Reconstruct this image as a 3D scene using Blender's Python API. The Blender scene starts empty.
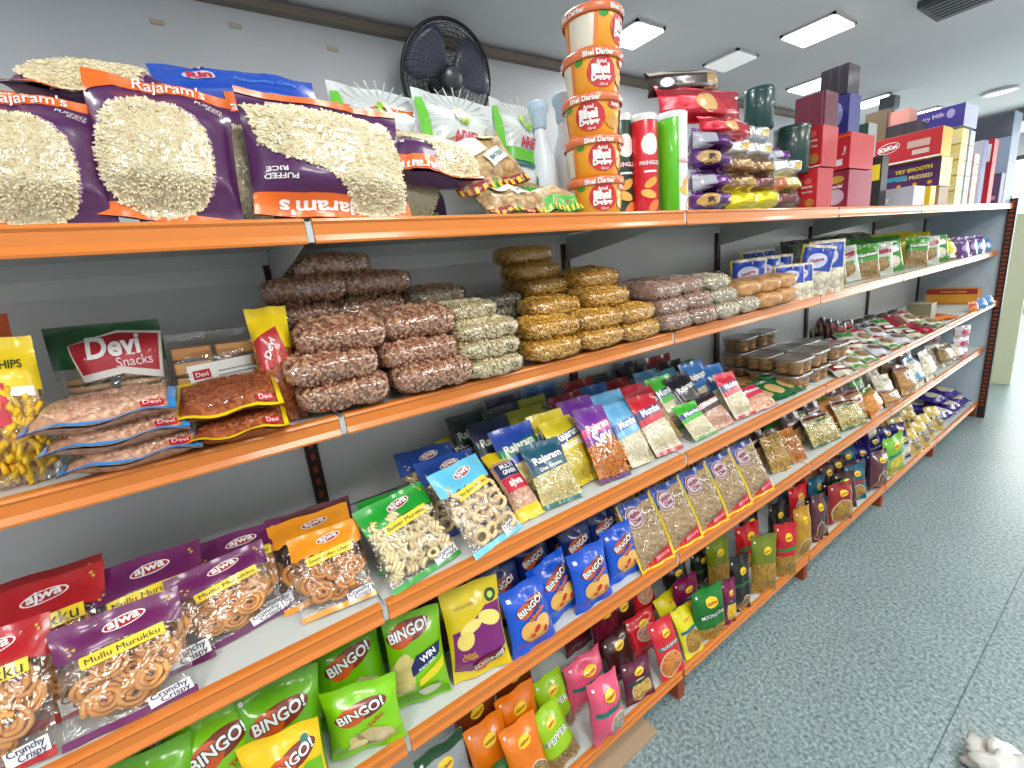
import bpy, bmesh, math, random
from mathutils import Vector, Matrix, Euler, noise

# ------------------------------------------------------------------ camera, world, light, exposure
scene = bpy.context.scene
COL = scene.collection
PI = math.pi
CAM_H = 1.46366
F_PX, YAW, PITCH, ROLL = 451.09, 0.9880, 0.2429, -0.1052
cam_data = bpy.data.cameras.new('camera')
cam_data.sensor_fit = 'HORIZONTAL'
cam_data.sensor_width = 36.0
cam_data.lens = F_PX / 1024 * 36.0
cam_data.clip_start = 0.02
cam = bpy.data.objects.new('camera', cam_data)
COL.objects.link(cam)
fwd = Vector((-math.sin(YAW) * math.cos(PITCH), math.cos(YAW) * math.cos(PITCH), -math.sin(PITCH)))
rgt = fwd.cross(Vector((0, 0, 1))).normalized()
upv = rgt.cross(fwd)
c_, s_ = math.cos(ROLL), math.sin(ROLL)
rgt, upv = c_ * rgt + s_ * upv, -s_ * rgt + c_ * upv
cam.matrix_world = Matrix(((rgt.x, upv.x, -fwd.x, 0.745), (rgt.y, upv.y, -fwd.y, 0.0), (rgt.z, upv.z, -fwd.z, CAM_H), (0, 0, 0, 1)))
scene.camera = cam
scene.view_settings.view_transform = 'Standard'
scene.view_settings.look = 'None'
scene.view_settings.exposure = 0.0
scene.view_settings.gamma = 1.0
scene.view_settings.use_curve_mapping = False
scene.cycles.transparent_max_bounces = 24
scene.cycles.max_bounces = 7
scene.cycles.use_denoising = True

world = bpy.data.worlds.new('daylight')
scene.world = world
world.use_nodes = True
world.node_tree.nodes['Background'].inputs[0].default_value = (0.86, 0.92, 1.0, 1)
world.node_tree.nodes['Background'].inputs[1].default_value = 3.0

CEIL = 2.5
def area_light(name, loc, sx, sy, power, color=(1, 1, 1), rot=(0, 0, 0), spread=PI):
    d = bpy.data.lights.new(name, 'AREA')
    d.shape = 'RECTANGLE'; d.size = sx; d.size_y = sy; d.energy = power; d.color = color; d.spread = spread
    o = bpy.data.objects.new(name, d); COL.objects.link(o)
    o.location = loc; o.rotation_euler = rot
    return o
# ceiling panels of the shop: one row along the wall, one further out (also behind the camera), plus an added fill row
PANELS = [(-0.93, 2.08), (-0.90, 3.86), (-0.88, 4.90), (-0.84, 6.00), (-0.49, 2.95)]
AISLE = [(1.65, -1.3), (1.65, 0.35), (1.65, 1.9), (1.65, 3.6), (1.65, 5.4)]
LIGHT_W = 18.5
for i, y in enumerate((-1.0, .6, 2.2, 3.8)):  # added fill row without fixtures, lifts the shelf decks and lips
    area_light('panel_or_fill_light', (.75, y, CEIL - 0.03), 0.3, 0.3, 8.0, (1.0, 0.985, 0.95))
for i, (x, y) in enumerate(AISLE):
    area_light('panel_or_fill_light', (x, y, CEIL - 0.03), 0.55, 0.55, LIGHT_W * (1.5, 1.2, .95, .75, .6)[i], (1.0, 0.985, 0.95))
for i, (x, y) in enumerate(PANELS):
    if i != 1:
        area_light('panel_or_fill_light', (x, y, CEIL - 0.03), 0.20, 0.20, 5.0, (1.0, 0.985, 0.96))
for x, y in ((-.49, .9), (-.49, -.8)):
    area_light('panel_or_fill_light', (x, y, CEIL - 0.03), 0.25, 0.25, 9.0, (1.0, 0.985, 0.96))
# daylight coming in through the shop front beyond the end of the shelving
area_light('shopfront_daylight', (0.6, 8.9, 1.4), 3.6, 2.2, 160.0, (0.97, 1.0, 0.93), (math.radians(90), 0, math.radians(180)))

# ------------------------------------------------------------------ materials
def lin(c):
    r = []
    for v in c:
        v = v / 255.0
        r.append(v / 12.92 if v <= 0.04045 else ((v + 0.055) / 1.055) ** 2.4)
    return (r[0], r[1], r[2], 1.0)
MATS = {}
def pm(name, rgb, rough=0.5, metal=0.0, coat=0.0, bump=None, var=None, emis=0.0, spec=0.5):
    """plain procedural material; bump = (scale, strength); var = (scale, rgb2, lo, hi)"""
    if name in MATS: return MATS[name]
    m = bpy.data.materials.new(name); m.use_nodes = True
    nt = m.node_tree; b = nt.nodes['Principled BSDF']
    b.inputs['Base Color'].default_value = lin(rgb)
    b.inputs['Roughness'].default_value = rough
    b.inputs['Metallic'].default_value = metal
    b.inputs['Coat Weight'].default_value = coat
    b.inputs['Coat Roughness'].default_value = 0.12
    b.inputs['Specular IOR Level'].default_value = spec
    if emis:
        b.inputs['Emission Color'].default_value = lin(rgb); b.inputs['Emission Strength'].default_value = emis
    if var or bump:
        tc = nt.nodes.new('ShaderNodeTexCoord')
    if var:
        n = nt.nodes.new('ShaderNodeTexNoise'); n.inputs['Scale'].default_value = var[0]; n.inputs['Detail'].default_value = 5
        nt.links.new(tc.outputs['Object'], n.inputs['Vector'])
        r = nt.nodes.new('ShaderNodeValToRGB')
        r.color_ramp.elements[0].position = var[2]; r.color_ramp.elements[0].color = lin(rgb)
        r.color_ramp.elements[1].position = var[3]; r.color_ramp.elements[1].color = lin(var[1])
        nt.links.new(n.outputs['Fac'], r.inputs['Fac']); nt.links.new(r.outputs['Color'], b.inputs['Base Color'])
    if bump:
        n2 = nt.nodes.new('ShaderNodeTexNoise'); n2.inputs['Scale'].default_value = bump[0]; n2.inputs['Detail'].default_value = 4
        nt.links.new(tc.outputs['Object'], n2.inputs['Vector'])
        bp = nt.nodes.new('ShaderNodeBump'); bp.inputs['Strength'].default_value = bump[1]; bp.inputs['Distance'].default_value = 0.004
        nt.links.new(n2.outputs['Fac'], bp.inputs['Height']); nt.links.new(bp.outputs['Normal'], b.inputs['Normal'])
    MATS[name] = m
    return m
def foil(name, rgb, rough=0.3):
    return pm(name, rgb, rough, 0.0, 0.45, bump=(38, 0.35))
def grainy(name, c1, c2, scale, stretch=(1, 1, 1), dark=(60, 40, 25), coat=0.5, bumpd=0.003):
    """packed small food seen through a tight clear film: cells, each with its own tone"""
    if name in MATS: return MATS[name]
    m = bpy.data.materials.new(name); m.use_nodes = True
    nt = m.node_tree; b = nt.nodes['Principled BSDF']
    tc = nt.nodes.new('ShaderNodeTexCoord')
    mp = nt.nodes.new('ShaderNodeMapping'); mp.inputs['Scale'].default_value = stretch
    nz = nt.nodes.new('ShaderNodeTexNoise'); nz.inputs['Scale'].default_value = scale * 0.25
    ad = nt.nodes.new('ShaderNodeMixRGB'); ad.blend_type = 'LINEAR_LIGHT'; ad.inputs[0].default_value = 0.02
    nt.links.new(tc.outputs['Object'], ad.inputs[1]); nt.links.new(nz.outputs['Color'], ad.inputs[2])
    nt.links.new(tc.outputs['Object'], nz.inputs['Vector'])
    nt.links.new(ad.outputs['Color'], mp.inputs['Vector'])
    v = nt.nodes.new('ShaderNodeTexVoronoi'); v.inputs['Scale'].default_value = scale
    nt.links.new(mp.outputs['Vector'], v.inputs['Vector'])
    sep = nt.nodes.new('ShaderNodeSeparateColor'); nt.links.new(v.outputs['Color'], sep.inputs['Color'])
    mix = nt.nodes.new('ShaderNodeMixRGB'); mix.inputs[1].default_value = lin(c1); mix.inputs[2].default_value = lin(c2)
    nt.links.new(sep.outputs[0], mix.inputs[0])
    rp = nt.nodes.new('ShaderNodeValToRGB')
    rp.color_ramp.elements[0].position = 0.5; rp.color_ramp.elements[0].color = (0, 0, 0, 1)
    rp.color_ramp.elements[1].position = 0.95; rp.color_ramp.elements[1].color = (1, 1, 1, 1)
    nt.links.new(v.outputs['Distance'], rp.inputs['Fac'])
    mx2 = nt.nodes.new('ShaderNodeMixRGB'); mx2.inputs[2].default_value = lin(dark)  # crevice shade between the food pieces, put into the colour
    ml = nt.nodes.new('ShaderNodeMath'); ml.operation = 'MULTIPLY'; ml.inputs[1].default_value = 0.75
    nt.links.new(rp.outputs['Color'], ml.inputs[0]); nt.links.new(ml.outputs[0], mx2.inputs[0])
    nt.links.new(mix.outputs['Color'], mx2.inputs[1]); nt.links.new(mx2.outputs['Color'], b.inputs['Base Color'])
    bp = nt.nodes.new('ShaderNodeBump'); bp.invert = True; bp.inputs['Strength'].default_value = 0.9; bp.inputs['Distance'].default_value = bumpd
    nt.links.new(v.outputs['Distance'], bp.inputs['Height']); nt.links.new(bp.outputs['Normal'], b.inputs['Normal'])
    b.inputs['Roughness'].default_value = 0.5
    b.inputs['Coat Weight'].default_value = coat; b.inputs['Coat Roughness'].default_value = 0.15
    MATS[name] = m
    return m
def film_mat(name='clear_film', gloss=0.10, tint=(0.97, 0.97, 0.97), rough=0.12):
    if name in MATS: return MATS[name]
    m = bpy.data.materials.new(name); m.use_nodes = True
    nt = m.node_tree; nt.nodes.clear()
    out = nt.nodes.new('ShaderNodeOutputMaterial')
    tr = nt.nodes.new('ShaderNodeBsdfTransparent'); tr.inputs[0].default_value = (*tint, 1)
    gl = nt.nodes.new('ShaderNodeBsdfGlossy'); gl.inputs['Roughness'].default_value = rough
    lw = nt.nodes.new('ShaderNodeLayerWeight'); lw.inputs[0].default_value = 0.35
    mt = nt.nodes.new('ShaderNodeMath'); mt.operation = 'MULTIPLY_ADD'; mt.inputs[1].default_value = 0.35; mt.inputs[2].default_value = gloss
    tc = nt.nodes.new('ShaderNodeTexCoord'); n2 = nt.nodes.new('ShaderNodeTexNoise'); n2.inputs['Scale'].default_value = 30; n2.inputs['Distortion'].default_value = 1.2
    bp = nt.nodes.new('ShaderNodeBump'); bp.inputs['Strength'].default_value = 0.9; bp.inputs['Distance'].default_value = 0.008
    nt.links.new(tc.outputs['Object'], n2.inputs['Vector']); nt.links.new(n2.outputs['Fac'], bp.inputs['Height'])
    nt.links.new(bp.outputs['Normal'], gl.inputs['Normal'])
    nt.links.new(lw.outputs['Fresnel'], mt.inputs[0])
    mx = nt.nodes.new('ShaderNodeMixShader')
    nt.links.new(mt.outputs[0], mx.inputs[0]); nt.links.new(tr.outputs[0], mx.inputs[1]); nt.links.new(gl.outputs[0], mx.inputs[2])
    nt.links.new(mx.outputs[0], out.inputs['Surface'])
    MATS[name] = m
    return m
FILM = film_mat()
TRAYFILM = film_mat('clear_tub_plastic', 0.16, (0.93, 0.95, 0.97), 0.2)
def C(r, g, b, rough=0.38):
    """printed packaging colour"""
    return foil('print_%02x%02x%02x' % (r, g, b), (r, g, b), rough)

# ------------------------------------------------------------------ mesh helpers
class MB:
    def __init__(s): s.v = []; s.f = []; s.m = []; s.mats = []
    def mi(s, mat):
        if mat not in s.mats: s.mats.append(mat)
        return s.mats.index(mat)
    def add(s, vs, fs, mat):
        o = len(s.v); k = s.mi(mat)
        s.v += [tuple(p) for p in vs]
        for f in fs: s.f.append(tuple(o + i for i in f)); s.m.append(k)
    def box(s, x0, y0, z0, x1, y1, z1, mat, bev=0.0, M=None):
        bm = bmesh.new()
        bmesh.ops.create_cube(bm, size=1)
        for v in bm.verts:
            v.co = Vector(((x0 + x1) / 2 + v.co.x * (x1 - x0), (y0 + y1) / 2 + v.co.y * (y1 - y0), (z0 + z1) / 2 + v.co.z * (z1 - z0)))
        if bev: bmesh.ops.bevel(bm, geom=bm.edges[:], offset=bev, segments=2, affect='EDGES', profile=0.6)
        bm.verts.index_update()
        s.add([(M @ v.co if M else v.co) for v in bm.verts], [[v.index for v in f.verts] for f in bm.faces], mat)
        bm.free()
    def lathe(s, prof, mat, n=32, cx=0, cy=0, cz=0, M=None, matf=None):
        vs = []; fs = []
        for r, z in prof:
            for i in range(n):
                a = 2 * PI * i / n; p = Vector((cx + r * math.cos(a), cy + r * math.sin(a), cz + z)); vs.append(M @ p if M else p)
        for j in range(len(prof) - 1):
            for i in range(n):
                fs.append((j * n + i, j * n + (i + 1) % n, (j + 1) * n + (i + 1) % n, (j + 1) * n + i))
        s.add(vs, fs, mat)
    def disc(s, r, z, mat, n=32, cx=0, cy=0):
        s.add([(cx + r * math.cos(2 * PI * i / n), cy + r * math.sin(2 * PI * i / n), z) for i in range(n)], [tuple(range(n))], mat)
    def tube(s, pts, r, mat, n=6, closed=False, rf=None):
        vs = []; fs = []; N = len(pts); pts = [Vector(p) for p in pts]
        ref = Vector((0.13, 0.21, 0.97))
        for i, p in enumerate(pts):
            a = pts[(i - 1) % N] if (closed or i > 0) else p
            b = pts[(i + 1) % N] if (closed or i < N - 1) else p
            t = (b - a).normalized(); u = t.cross(ref)
            if u.length < 1e-3: u = t.cross(Vector((1, 0, 0)))
            u.normalize(); w = t.cross(u); rr = r if rf is None else r * rf(i)
            for k in range(n):
                an = 2 * PI * k / n; vs.append(p + (u * math.cos(an) + w * math.sin(an)) * rr)
        for i in range(N if closed else N - 1):
            j = (i + 1) % N
            for k in range(n): fs.append((i * n + k, i * n + (k + 1) % n, j * n + (k + 1) % n, j * n + k))
        if not closed:
            fs.append(tuple(range(n))[::-1]); fs.append(tuple((N - 1) * n + k for k in range(n)))
        s.add(vs, fs, mat)
    def mesh(s, name, smooth=False):
        me = bpy.data.meshes.new(name); me.from_pydata(s.v, [], s.f)
        for m in s.mats: me.materials.append(m)
        me.polygons.foreach_set('material_index', s.m)
        if smooth: me.polygons.foreach_set('use_smooth', [True] * len(s.f))
        me.update(); return me
    def build(s, name, parent=None, smooth=False, loc=None):
        o = bpy.data.objects.new(name, s.mesh(name, smooth)); COL.objects.link(o)
        if parent is not None: o.parent = parent
        if loc is not None: o.location = loc
        return o
def tag(o, label=None, cat=None, group=None, kind=None):
    if label: o['label'] = label
    if cat: o['category'] = cat
    if group: o['group'] = group
    if kind: o['kind'] = kind
    return o
def empty(name, loc=(0, 0, 0), rot=(0, 0, 0)):
    o = bpy.data.objects.new(name, None); o.empty_display_size = 0.03; COL.objects.link(o); o.location = loc; o.rotation_euler = rot; return o
def copy_tree(o, parent=None):
    c = o.copy(); COL.objects.link(c)
    if parent is not None: c.parent = parent
    for ch in o.children: copy_tree(ch, c)
    return c

# lettering and printed shapes --------------------------------------------------
_txt = {}
def text_shape(txt, bold):
    k = (txt, bold)
    if k in _txt: return _txt[k]
    cu = bpy.data.curves.new('lettering', 'FONT'); cu.body = txt; cu.align_x = 'CENTER'; cu.align_y = 'CENTER'
    cu.size = 1.0; cu.resolution_u = 3; cu.offset = bold; cu.fill_mode = 'FRONT'
    ob = bpy.data.objects.new('lettering', cu); COL.objects.link(ob)
    dg = bpy.context.evaluated_depsgraph_get(); me = bpy.data.meshes.new_from_object(ob.evaluated_get(dg))
    vs = [(v.co.x, v.co.y) for v in me.vertices]; fs = [tuple(p.vertices) for p in me.polygons]
    bpy.data.objects.remove(ob); bpy.data.curves.remove(cu); bpy.data.meshes.remove(me)
    xs = [v[0] for v in vs]; ys = [v[1] for v in vs]
    cx = (min(xs) + max(xs)) / 2; cy = (min(ys) + max(ys)) / 2; W = max(xs) - min(xs); Hh = max(ys) - min(ys)
    vs = [((x - cx), (y - cy)) for x, y in vs]
    _txt[k] = (vs, fs, W, Hh); return _txt[k]
def shape2d(d):
    """print element -> (verts in metres-of-width units, faces, mat, need_cut)"""
    k = d[0]
    if k == 'r':
        _, x0, z0, x1, z1, mat = d[:6]; ang = d[6] if len(d) > 6 else 0
        cx, cz = (x0 + x1) / 2, (z0 + z1) / 2; P = [(x0, z0), (x1, z0), (x1, z1), (x0, z1)]
        if ang:
            a = math.radians(ang); P = [(cx + (x - cx) * math.cos(a) - (z - cz) * math.sin(a), cz + (x - cx) * math.sin(a) + (z - cz) * math.cos(a)) for x, z in P]
        return P, [tuple(range(4))], mat, True
    if k == 'e':
        _, cx, cz, rx, rz, mat = d[:6]; a = math.radians(d[6] if len(d) > 6 else 0); n = 24
        P = [(rx * math.cos(2 * PI * i / n), rz * math.sin(2 * PI * i / n)) for i in range(n)]
        P = [(cx + x * math.cos(a) - z * math.sin(a), cz + x * math.sin(a) + z * math.cos(a)) for x, z in P]
        return P, [tuple(range(n))], mat, True
    if k == 'p':
        return list(d[1]), [tuple(range(len(d[1])))], d[2], True
    if k == 's':   # star / burst
        _, cx, cz, r, mat = d[:5]; n = d[5] if len(d) > 5 else 5
        P = [(cx + (r if i % 2 == 0 else r * 0.45) * math.sin(PI * i / n), cz + (r if i % 2 == 0 else r * 0.45) * math.cos(PI * i / n)) for i in range(2 * n)]
        return P, [tuple(range(2 * n))], mat, False
    if k == 't':
        _, txt, cx, cz, wid, mat = d[:6]; ang = d[6] if len(d) > 6 else 0; bold = d[7] if len(d) > 7 else 0.02; hs = d[8] if len(d) > 8 else 1.0
        vs, fs, W, Hh = text_shape(txt, bold); sc = wid / W; a = math.radians(ang)
        P = [(x * sc, y * sc * hs) for x, y in vs]
        P = [(cx + x * math.cos(a) - z * math.sin(a), cz + x * math.sin(a) + z * math.cos(a)) for x, z in P]
        return P, fs, mat, wid > 0.45
def print_on(mb, decs, w, surf, off0=0.0008, step=0.0004, cell=0.0625):
    """decs in units of the pack width (x from -.5 to .5, z from 0 up); surf(x, z, off) in metres gives a point"""
    for i, d in enumerate(decs):
        off = off0 + step * min(i, 16) + (0.001 if d[0] == 't' else 0)
        if d[0] == '@': off, d = d[1], d[2]
        P, F, mat, cut = shape2d(d)
        bm = bmesh.new()
        vv = [bm.verts.new((x, 0, z)) for x, z in P]
        for f in F:
            try: bm.faces.new([vv[j] for j in f])
            except ValueError: pass
        if cut:
            if d[0] == 't': bmesh.ops.triangulate(bm, faces=bm.faces[:])
            xs = [p[0] for p in P]; zs = [p[1] for p in P]
            for ax, lo, hi in ((0, min(xs), max(xs)), (2, min(zs), max(zs))):
                c = math.floor(lo / cell) + 1
                while c * cell < hi - 1e-6:
                    co = [0, 0, 0]; no = [0, 0, 0]; co[ax] = c * cell; no[ax] = 1
                    bmesh.ops.bisect_plane(bm, geom=bm.verts[:] + bm.edges[:] + bm.faces[:], plane_co=co, plane_no=no); c += 1
        bm.verts.index_update(); bm.normal_update()
        fs = []
        for f in bm.faces:
            idx = [v.index for v in f.verts]
            if f.normal.y > 0: idx = idx[::-1]
            fs.append(idx)
        mb.add([surf(v.co.x * w, v.co.z * w, off) for v in bm.verts], fs, mat)
        bm.free()

def sstep(x):
    x = min(1, max(0, x)); return x * x * (3 - 2 * x)
def bag_surf(w, h, t, seed=0, pinch=0.05, seal=0.05, wr=0.0022, sag=0.25, side=1):
    """front (side=1) or back surface of a pillow pack, base at z=0; offset goes outwards"""
    def S(x, z, off=0.0, side=side):
        X = max(-1, min(1, 2 * x / w)); v = max(0, min(1, z / h))
        e = (max(0, 1 - abs(X) ** 2.6)) ** 0.6
        s = sstep((v - seal) / 0.24) * sstep((1 - v - seal) / 0.24)
        g = 1 + sag * (0.5 - v) * 2 * 0.6
        n = noise.noise(Vector((x * 34 + seed * 7.1, z * 22, seed * 3.3)))
        n2 = noise.noise(Vector((x * 90 + seed, z * 14 + 5, seed)))
        y = t / 2 * e * s * g + 0.0006 + wr * (n * 0.9 + n2 * 0.7 * (1 - s)) * (0.3 + e)
        y = max(y, 0.0004)
        ws = 0.0035 * math.sin(x / w * 11 + seed) * (1 - s)
        px = x * (1 - pinch * math.sin(PI * v) * (0.4 + 0.6 * abs(X)))
        return (px, -side * (y + off) + ws, z)
    return S
def bag_body(mb, w, h, t, S, mat, nx=18, nz=24, back=True, bands=None):
    """bands: [(z0frac, z1frac, mat)] printed straight across"""
    cuts = sorted(set([j / nz for j in range(nz + 1)] + [b[0] for b in (bands or [])] + [b[1] for b in (bands or [])]))
    for side in ((1, -1) if back else (1,)):
        vs = []
        for v in cuts:
            for i in range(nx + 1): vs.append(S((i / nx - 0.5) * w, v * h, 0.0, side))
        n = nx + 1; groups = {}
        for j in range(len(cuts) - 1):
            vm = (cuts[j] + cuts[j + 1]) / 2; mt = mat
            for b0, b1, bmt in (bands or []):
                if b0 <= vm <= b1: mt = bmt
            for i in range(nx):
                q = (j * n + i, j * n + i + 1, (j + 1) * n + i + 1, (j + 1) * n + i)
                groups.setdefault(mt, []).append(q if side == 1 else q[::-1])
        first = True; base = len(mb.v)
        for mt, fs in groups.items():
            if first: mb.add(vs, fs, mt); first = False
            else:
                k = mb.mi(mt)
                for f in fs: mb.f.append(tuple(base + q for q in f)); mb.m.append(k)

# small food pieces ---------------------------------------------------------------
def piece(mb, kind, c, R, s, mat, rnd):
    c = Vector(c)
    if kind in ('ball', 'grain', 'nut', 'kernel'):
        el = {'ball': (1, 1, 1), 'grain': (2.6, .8, .8), 'nut': (1.35, .9, .9), 'kernel': (1.1, .8, .9)}[kind]
        nr, ns = (3, 5) if kind == 'grain' else (3, 6)
        vs = [c + R @ Vector((s * el[0], 0, 0)), c - R @ Vector((s * el[0], 0, 0))]
        for j in range(1, nr + 1):
            a = PI * j / (nr + 1)
            for i in range(ns):
                b = 2 * PI * i / ns; vs.append(c + R @ Vector((s * el[0] * math.cos(a), s * el[1] * math.sin(a) * math.cos(b), s * el[2] * math.sin(a) * math.sin(b))))
        fs = [(0, 2 + i, 2 + (i + 1) % ns) for i in range(ns)]
        for j in range(nr - 1):
            for i in range(ns): fs.append((2 + j * ns + i, 2 + (j + 1) * ns + i, 2 + (j + 1) * ns + (i + 1) % ns, 2 + j * ns + (i + 1) % ns))
        o = 2 + (nr - 1) * ns
        fs += [(1, o + (i + 1) % ns, o + i) for i in range(ns)]
        mb.add(vs, fs, mat)
    elif kind == 'ring':
        pts = [c + R @ Vector((s * math.cos(a), s * math.sin(a), 0)) for a in [2 * PI * i / 14 for i in range(14)]]
        mb.tube(pts, s * 0.33, mat, 6, True)
    elif kind == 'coil':      # short ribbed tube
        pts = [c + R @ Vector((s * .8 * math.cos(a), s * .8 * math.sin(a), s * 0.11 * a - s * 1.0)) for a in [2 * PI * i / 10 for i in range(32)]]
        mb.tube(pts, s * 0.36, mat, 6)
    elif kind == 'strand':
        ph = rnd.uniform(0, 6)
        pts = [c + R @ Vector((s * (i - 3), s * 0.8 * math.sin(i * 0.8 + ph), s * 0.5 * math.cos(i * 0.6 + ph))) for i in range(7)]
        mb.tube(pts, s * 0.30, mat, 4)
    elif kind == 'tube':
        pts = [c + R @ Vector((s * 1.1 * (i - 1.5), s * 0.25 * i * i - s, 0)) for i in range(4)]
        mb.tube(pts, s * 0.55, mat, 6)
    elif kind == 'chip':
        n = 9; vs = [c + R @ Vector((0, 0, s * .22))]
        for i in range(n):
            a = 2 * PI * i / n; vs.append(c + R @ Vector((s * math.cos(a), s * 0.8 * math.sin(a), s * .35 * math.cos(2 * a))))
        mb.add(vs, [(0, 1 + i, 1 + (i + 1) % n) for i in range(n)], mat)
def sup_pt(d, w, h, t, e=4.0):
    k = (abs(2 * d.x / w) ** e + abs(2 * d.y / t) ** e + abs(2 * d.z / h) ** e) ** (-1 / e)
    return d * k
def sup_body(mb, w, h, t, mat, seed, f=1.0, sub=9):
    bm = bmesh.new(); bmesh.ops.create_cube(bm, size=1); bmesh.ops.subdivide_edges(bm, edges=bm.edges[:], cuts=sub, use_grid_fill=True)
    for v in bm.verts:
        q = Vector((v.co.x * w, v.co.y * t, v.co.z * h)); p = sup_pt(q, w, h, t)
        n = noise.noise(Vector((p.x * 38 + seed * 3, p.y * 38, p.z * 38)))
        p = p * (f * (1 + .03 * n)); p.y += n * t * .10; v.co = p + Vector((0, 0, h / 2))
    bm.verts.index_update()
    mb.add([v.co for v in bm.verts], [[v.index for v in q.verts] for q in bm.faces], mat); bm.free()
def sup_scatter(mb, w, h, t, kind, s, n, mats, seed, f=.97):
    rnd = random.Random(seed)
    for i in range(n):
        d = Vector((rnd.gauss(0, w), rnd.gauss(0, t * 1.4), rnd.gauss(0, h)))
        if d.length < 1e-5: continue
        p = sup_pt(d, w, h, t); nn = noise.noise(Vector((p.x * 38 + seed * 3, p.y * 38, p.z * 38)))
        p = p * (f * (1 + .03 * nn)); p.y += nn * t * .10
        piece(mb, kind, p + Vector((0, 0, h / 2)), rrot(rnd), s * rnd.uniform(.85, 1.15), rnd.choice(mats), rnd)
def rrot(rnd): return Euler((rnd.uniform(0, 6.28), rnd.uniform(0, 6.28), rnd.uniform(0, 6.28))).to_matrix()
def scatter(mb, S, inside, w, h, kind, s, n, mats, seed=1, depth=0.0, jig=0.0, flat=False, x0=-.5, x1=.5, z0=0, z1=1, side=1):
    rnd = random.Random(seed); cnt = 0; tries = 0
    while cnt < n and tries < n * 6:
        tries += 1
        x = rnd.uniform(x0, x1) * w; z = rnd.uniform(z0, z1) * h
        if not inside(x / w, z / h): continue
        p = S(x, z, -depth - rnd.random() * jig, side)
        if flat: R = (Euler((rnd.uniform(-.5, .5), rnd.uniform(-.5, .5), rnd.uniform(0, 6.3))).to_matrix()); R = Matrix.Rotation(PI / 2, 3, 'X') @ R
        else: R = rrot(rnd)
        piece(mb, kind, p, R, s * rnd.uniform(.85, 1.15), rnd.choice(mats), rnd); cnt += 1
def murukku(seed, R0=0.029, tr=0.0044, turns=3.0, mat=None, flatten=0.9):
    mb = MB(); rnd = random.Random(seed); pts = []; N = int(turns * 20)
    for i in range(N):
        f = i / (N - 1); a = f * turns * 2 * PI; r = R0 * (0.16 + 0.84 * f)
        pts.append((r * math.cos(a) * flatten + rnd.uniform(-.0006, .0006), rnd.uniform(-.0022, .0022) + 0.003 * math.sin(a * .5), r * math.sin(a) + rnd.uniform(-.0006, .0006)))
    mb.tube(pts, tr, mat, 7, False, lambda i: 1 + 0.16 * math.sin(i * 2.4))
    return mb

# ------------------------------------------------------------------ packaging kinds (one prototype each)
WHITE = (238, 238, 236); BLACK = (22, 20, 22); RED = (188, 22, 40); YEL = (240, 208, 20)
m_white = C(*WHITE); m_black = C(*BLACK); m_red = C(*RED); m_yel = C(*YEL)
m_navy = C(24, 32, 92); m_plum = C(78, 28, 84); m_orange = C(238, 108, 22); m_gold = C(214, 160, 40, .3)
m_teal = C(10, 110, 105); m_pale = C(228, 214, 190); m_purple = C(122, 26, 110)
m_grey = C(150, 152, 156); m_brownlogo = C(130, 40, 22); m_lgreen = C(120, 190, 20)
food = {
 'rice': ((236, 222, 182), (250, 240, 208)), 'peanut': ((226, 184, 156), (192, 142, 116)), 'peanut2': ((220, 176, 136), (176, 120, 92)),
 'cashew': ((238, 226, 190), (214, 198, 156)), 'gram': ((186, 182, 164), (150, 142, 124)), 'corn': ((246, 202, 92), (220, 166, 64)),
 'rusk': ((190, 152, 134), (220, 188, 170)), 'white': ((240, 232, 210), (220, 210, 184)), 'murukku': ((228, 164, 92), (206, 138, 70)),
 'ring': ((234, 206, 158), (218, 184, 132)), 'coil': ((232, 214, 168), (214, 190, 140)), 'chana': ((176, 96, 44), (140, 66, 30)),
 'sev': ((228, 150, 66), (206, 120, 44)), 'boondi': ((232, 212, 60), (210, 180, 30)), 'fryum': ((232, 220, 160), (212, 192, 120)),
 'makhana': ((242, 234, 206), (222, 206, 166)), 'pinkmix': ((226, 178, 150), (200, 140, 110)), 'mix': ((206, 178, 130), (170, 134, 86)),
 'banana': ((244, 204, 54), (232, 180, 30)), 'pasta': ((224, 186, 96), (196, 150, 60)), 'biscuit': ((200, 150, 90), (176, 122, 66)), 'choc': ((120, 66, 44), (90, 46, 30)),
 'orangebread': ((226, 150, 66), (204, 122, 44)), 'bhujia': ((190, 148, 50), (160, 116, 34)), 'spice': ((170, 142, 90), (134, 104, 62))}
FM = {k: [pm('food_%s_a' % k, v[0], .55), pm('food_%s_b' % k, v[1], .55), pm('food_%s_c' % k, tuple((a + b) // 2 for a, b in zip(*v)), .55)] for k, v in food.items()}
def GR(k, scale=130, stretch=(1, 1, 1), coat=.5):
    a, b = food[k]
    return grainy('packed_%s_%d' % (k, scale), a, b, scale, stretch, tuple(int(x * .6) for x in b), coat)
KINDS = {}
def finish(name, mb, smooth=True):
    return mb.build(name, None, smooth)
def pouch(key, name, w, h, t, base, bands=None, decs=(), seed=1, pinch=.05, seal=.05, sag=.25, wr=.0022, nx=18, nz=24, parts=(), cell=.0625):
    """one bag: the printed pouch is the thing, what shows inside it and stuck-on labels are its parts"""
    S = bag_surf(w, h, t, seed, pinch, seal, wr, sag)
    mb = MB(); bag_body(mb, w, h, t, S, base, nx, nz, True, bands)
    print_on(mb, decs, w, S, cell=cell)
    o = finish(name, mb)
    for p in parts:
        pmb = MB(); p[1](pmb, S, w, h)
        c = pmb.build(p[0], o, True)
        if len(p) > 2 and p[2]: c['kind'] = 'stuff'
        if len(p) > 3: c['label'] = p[3]
    KINDS[key] = (o, w, h, t)
    return o
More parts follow.
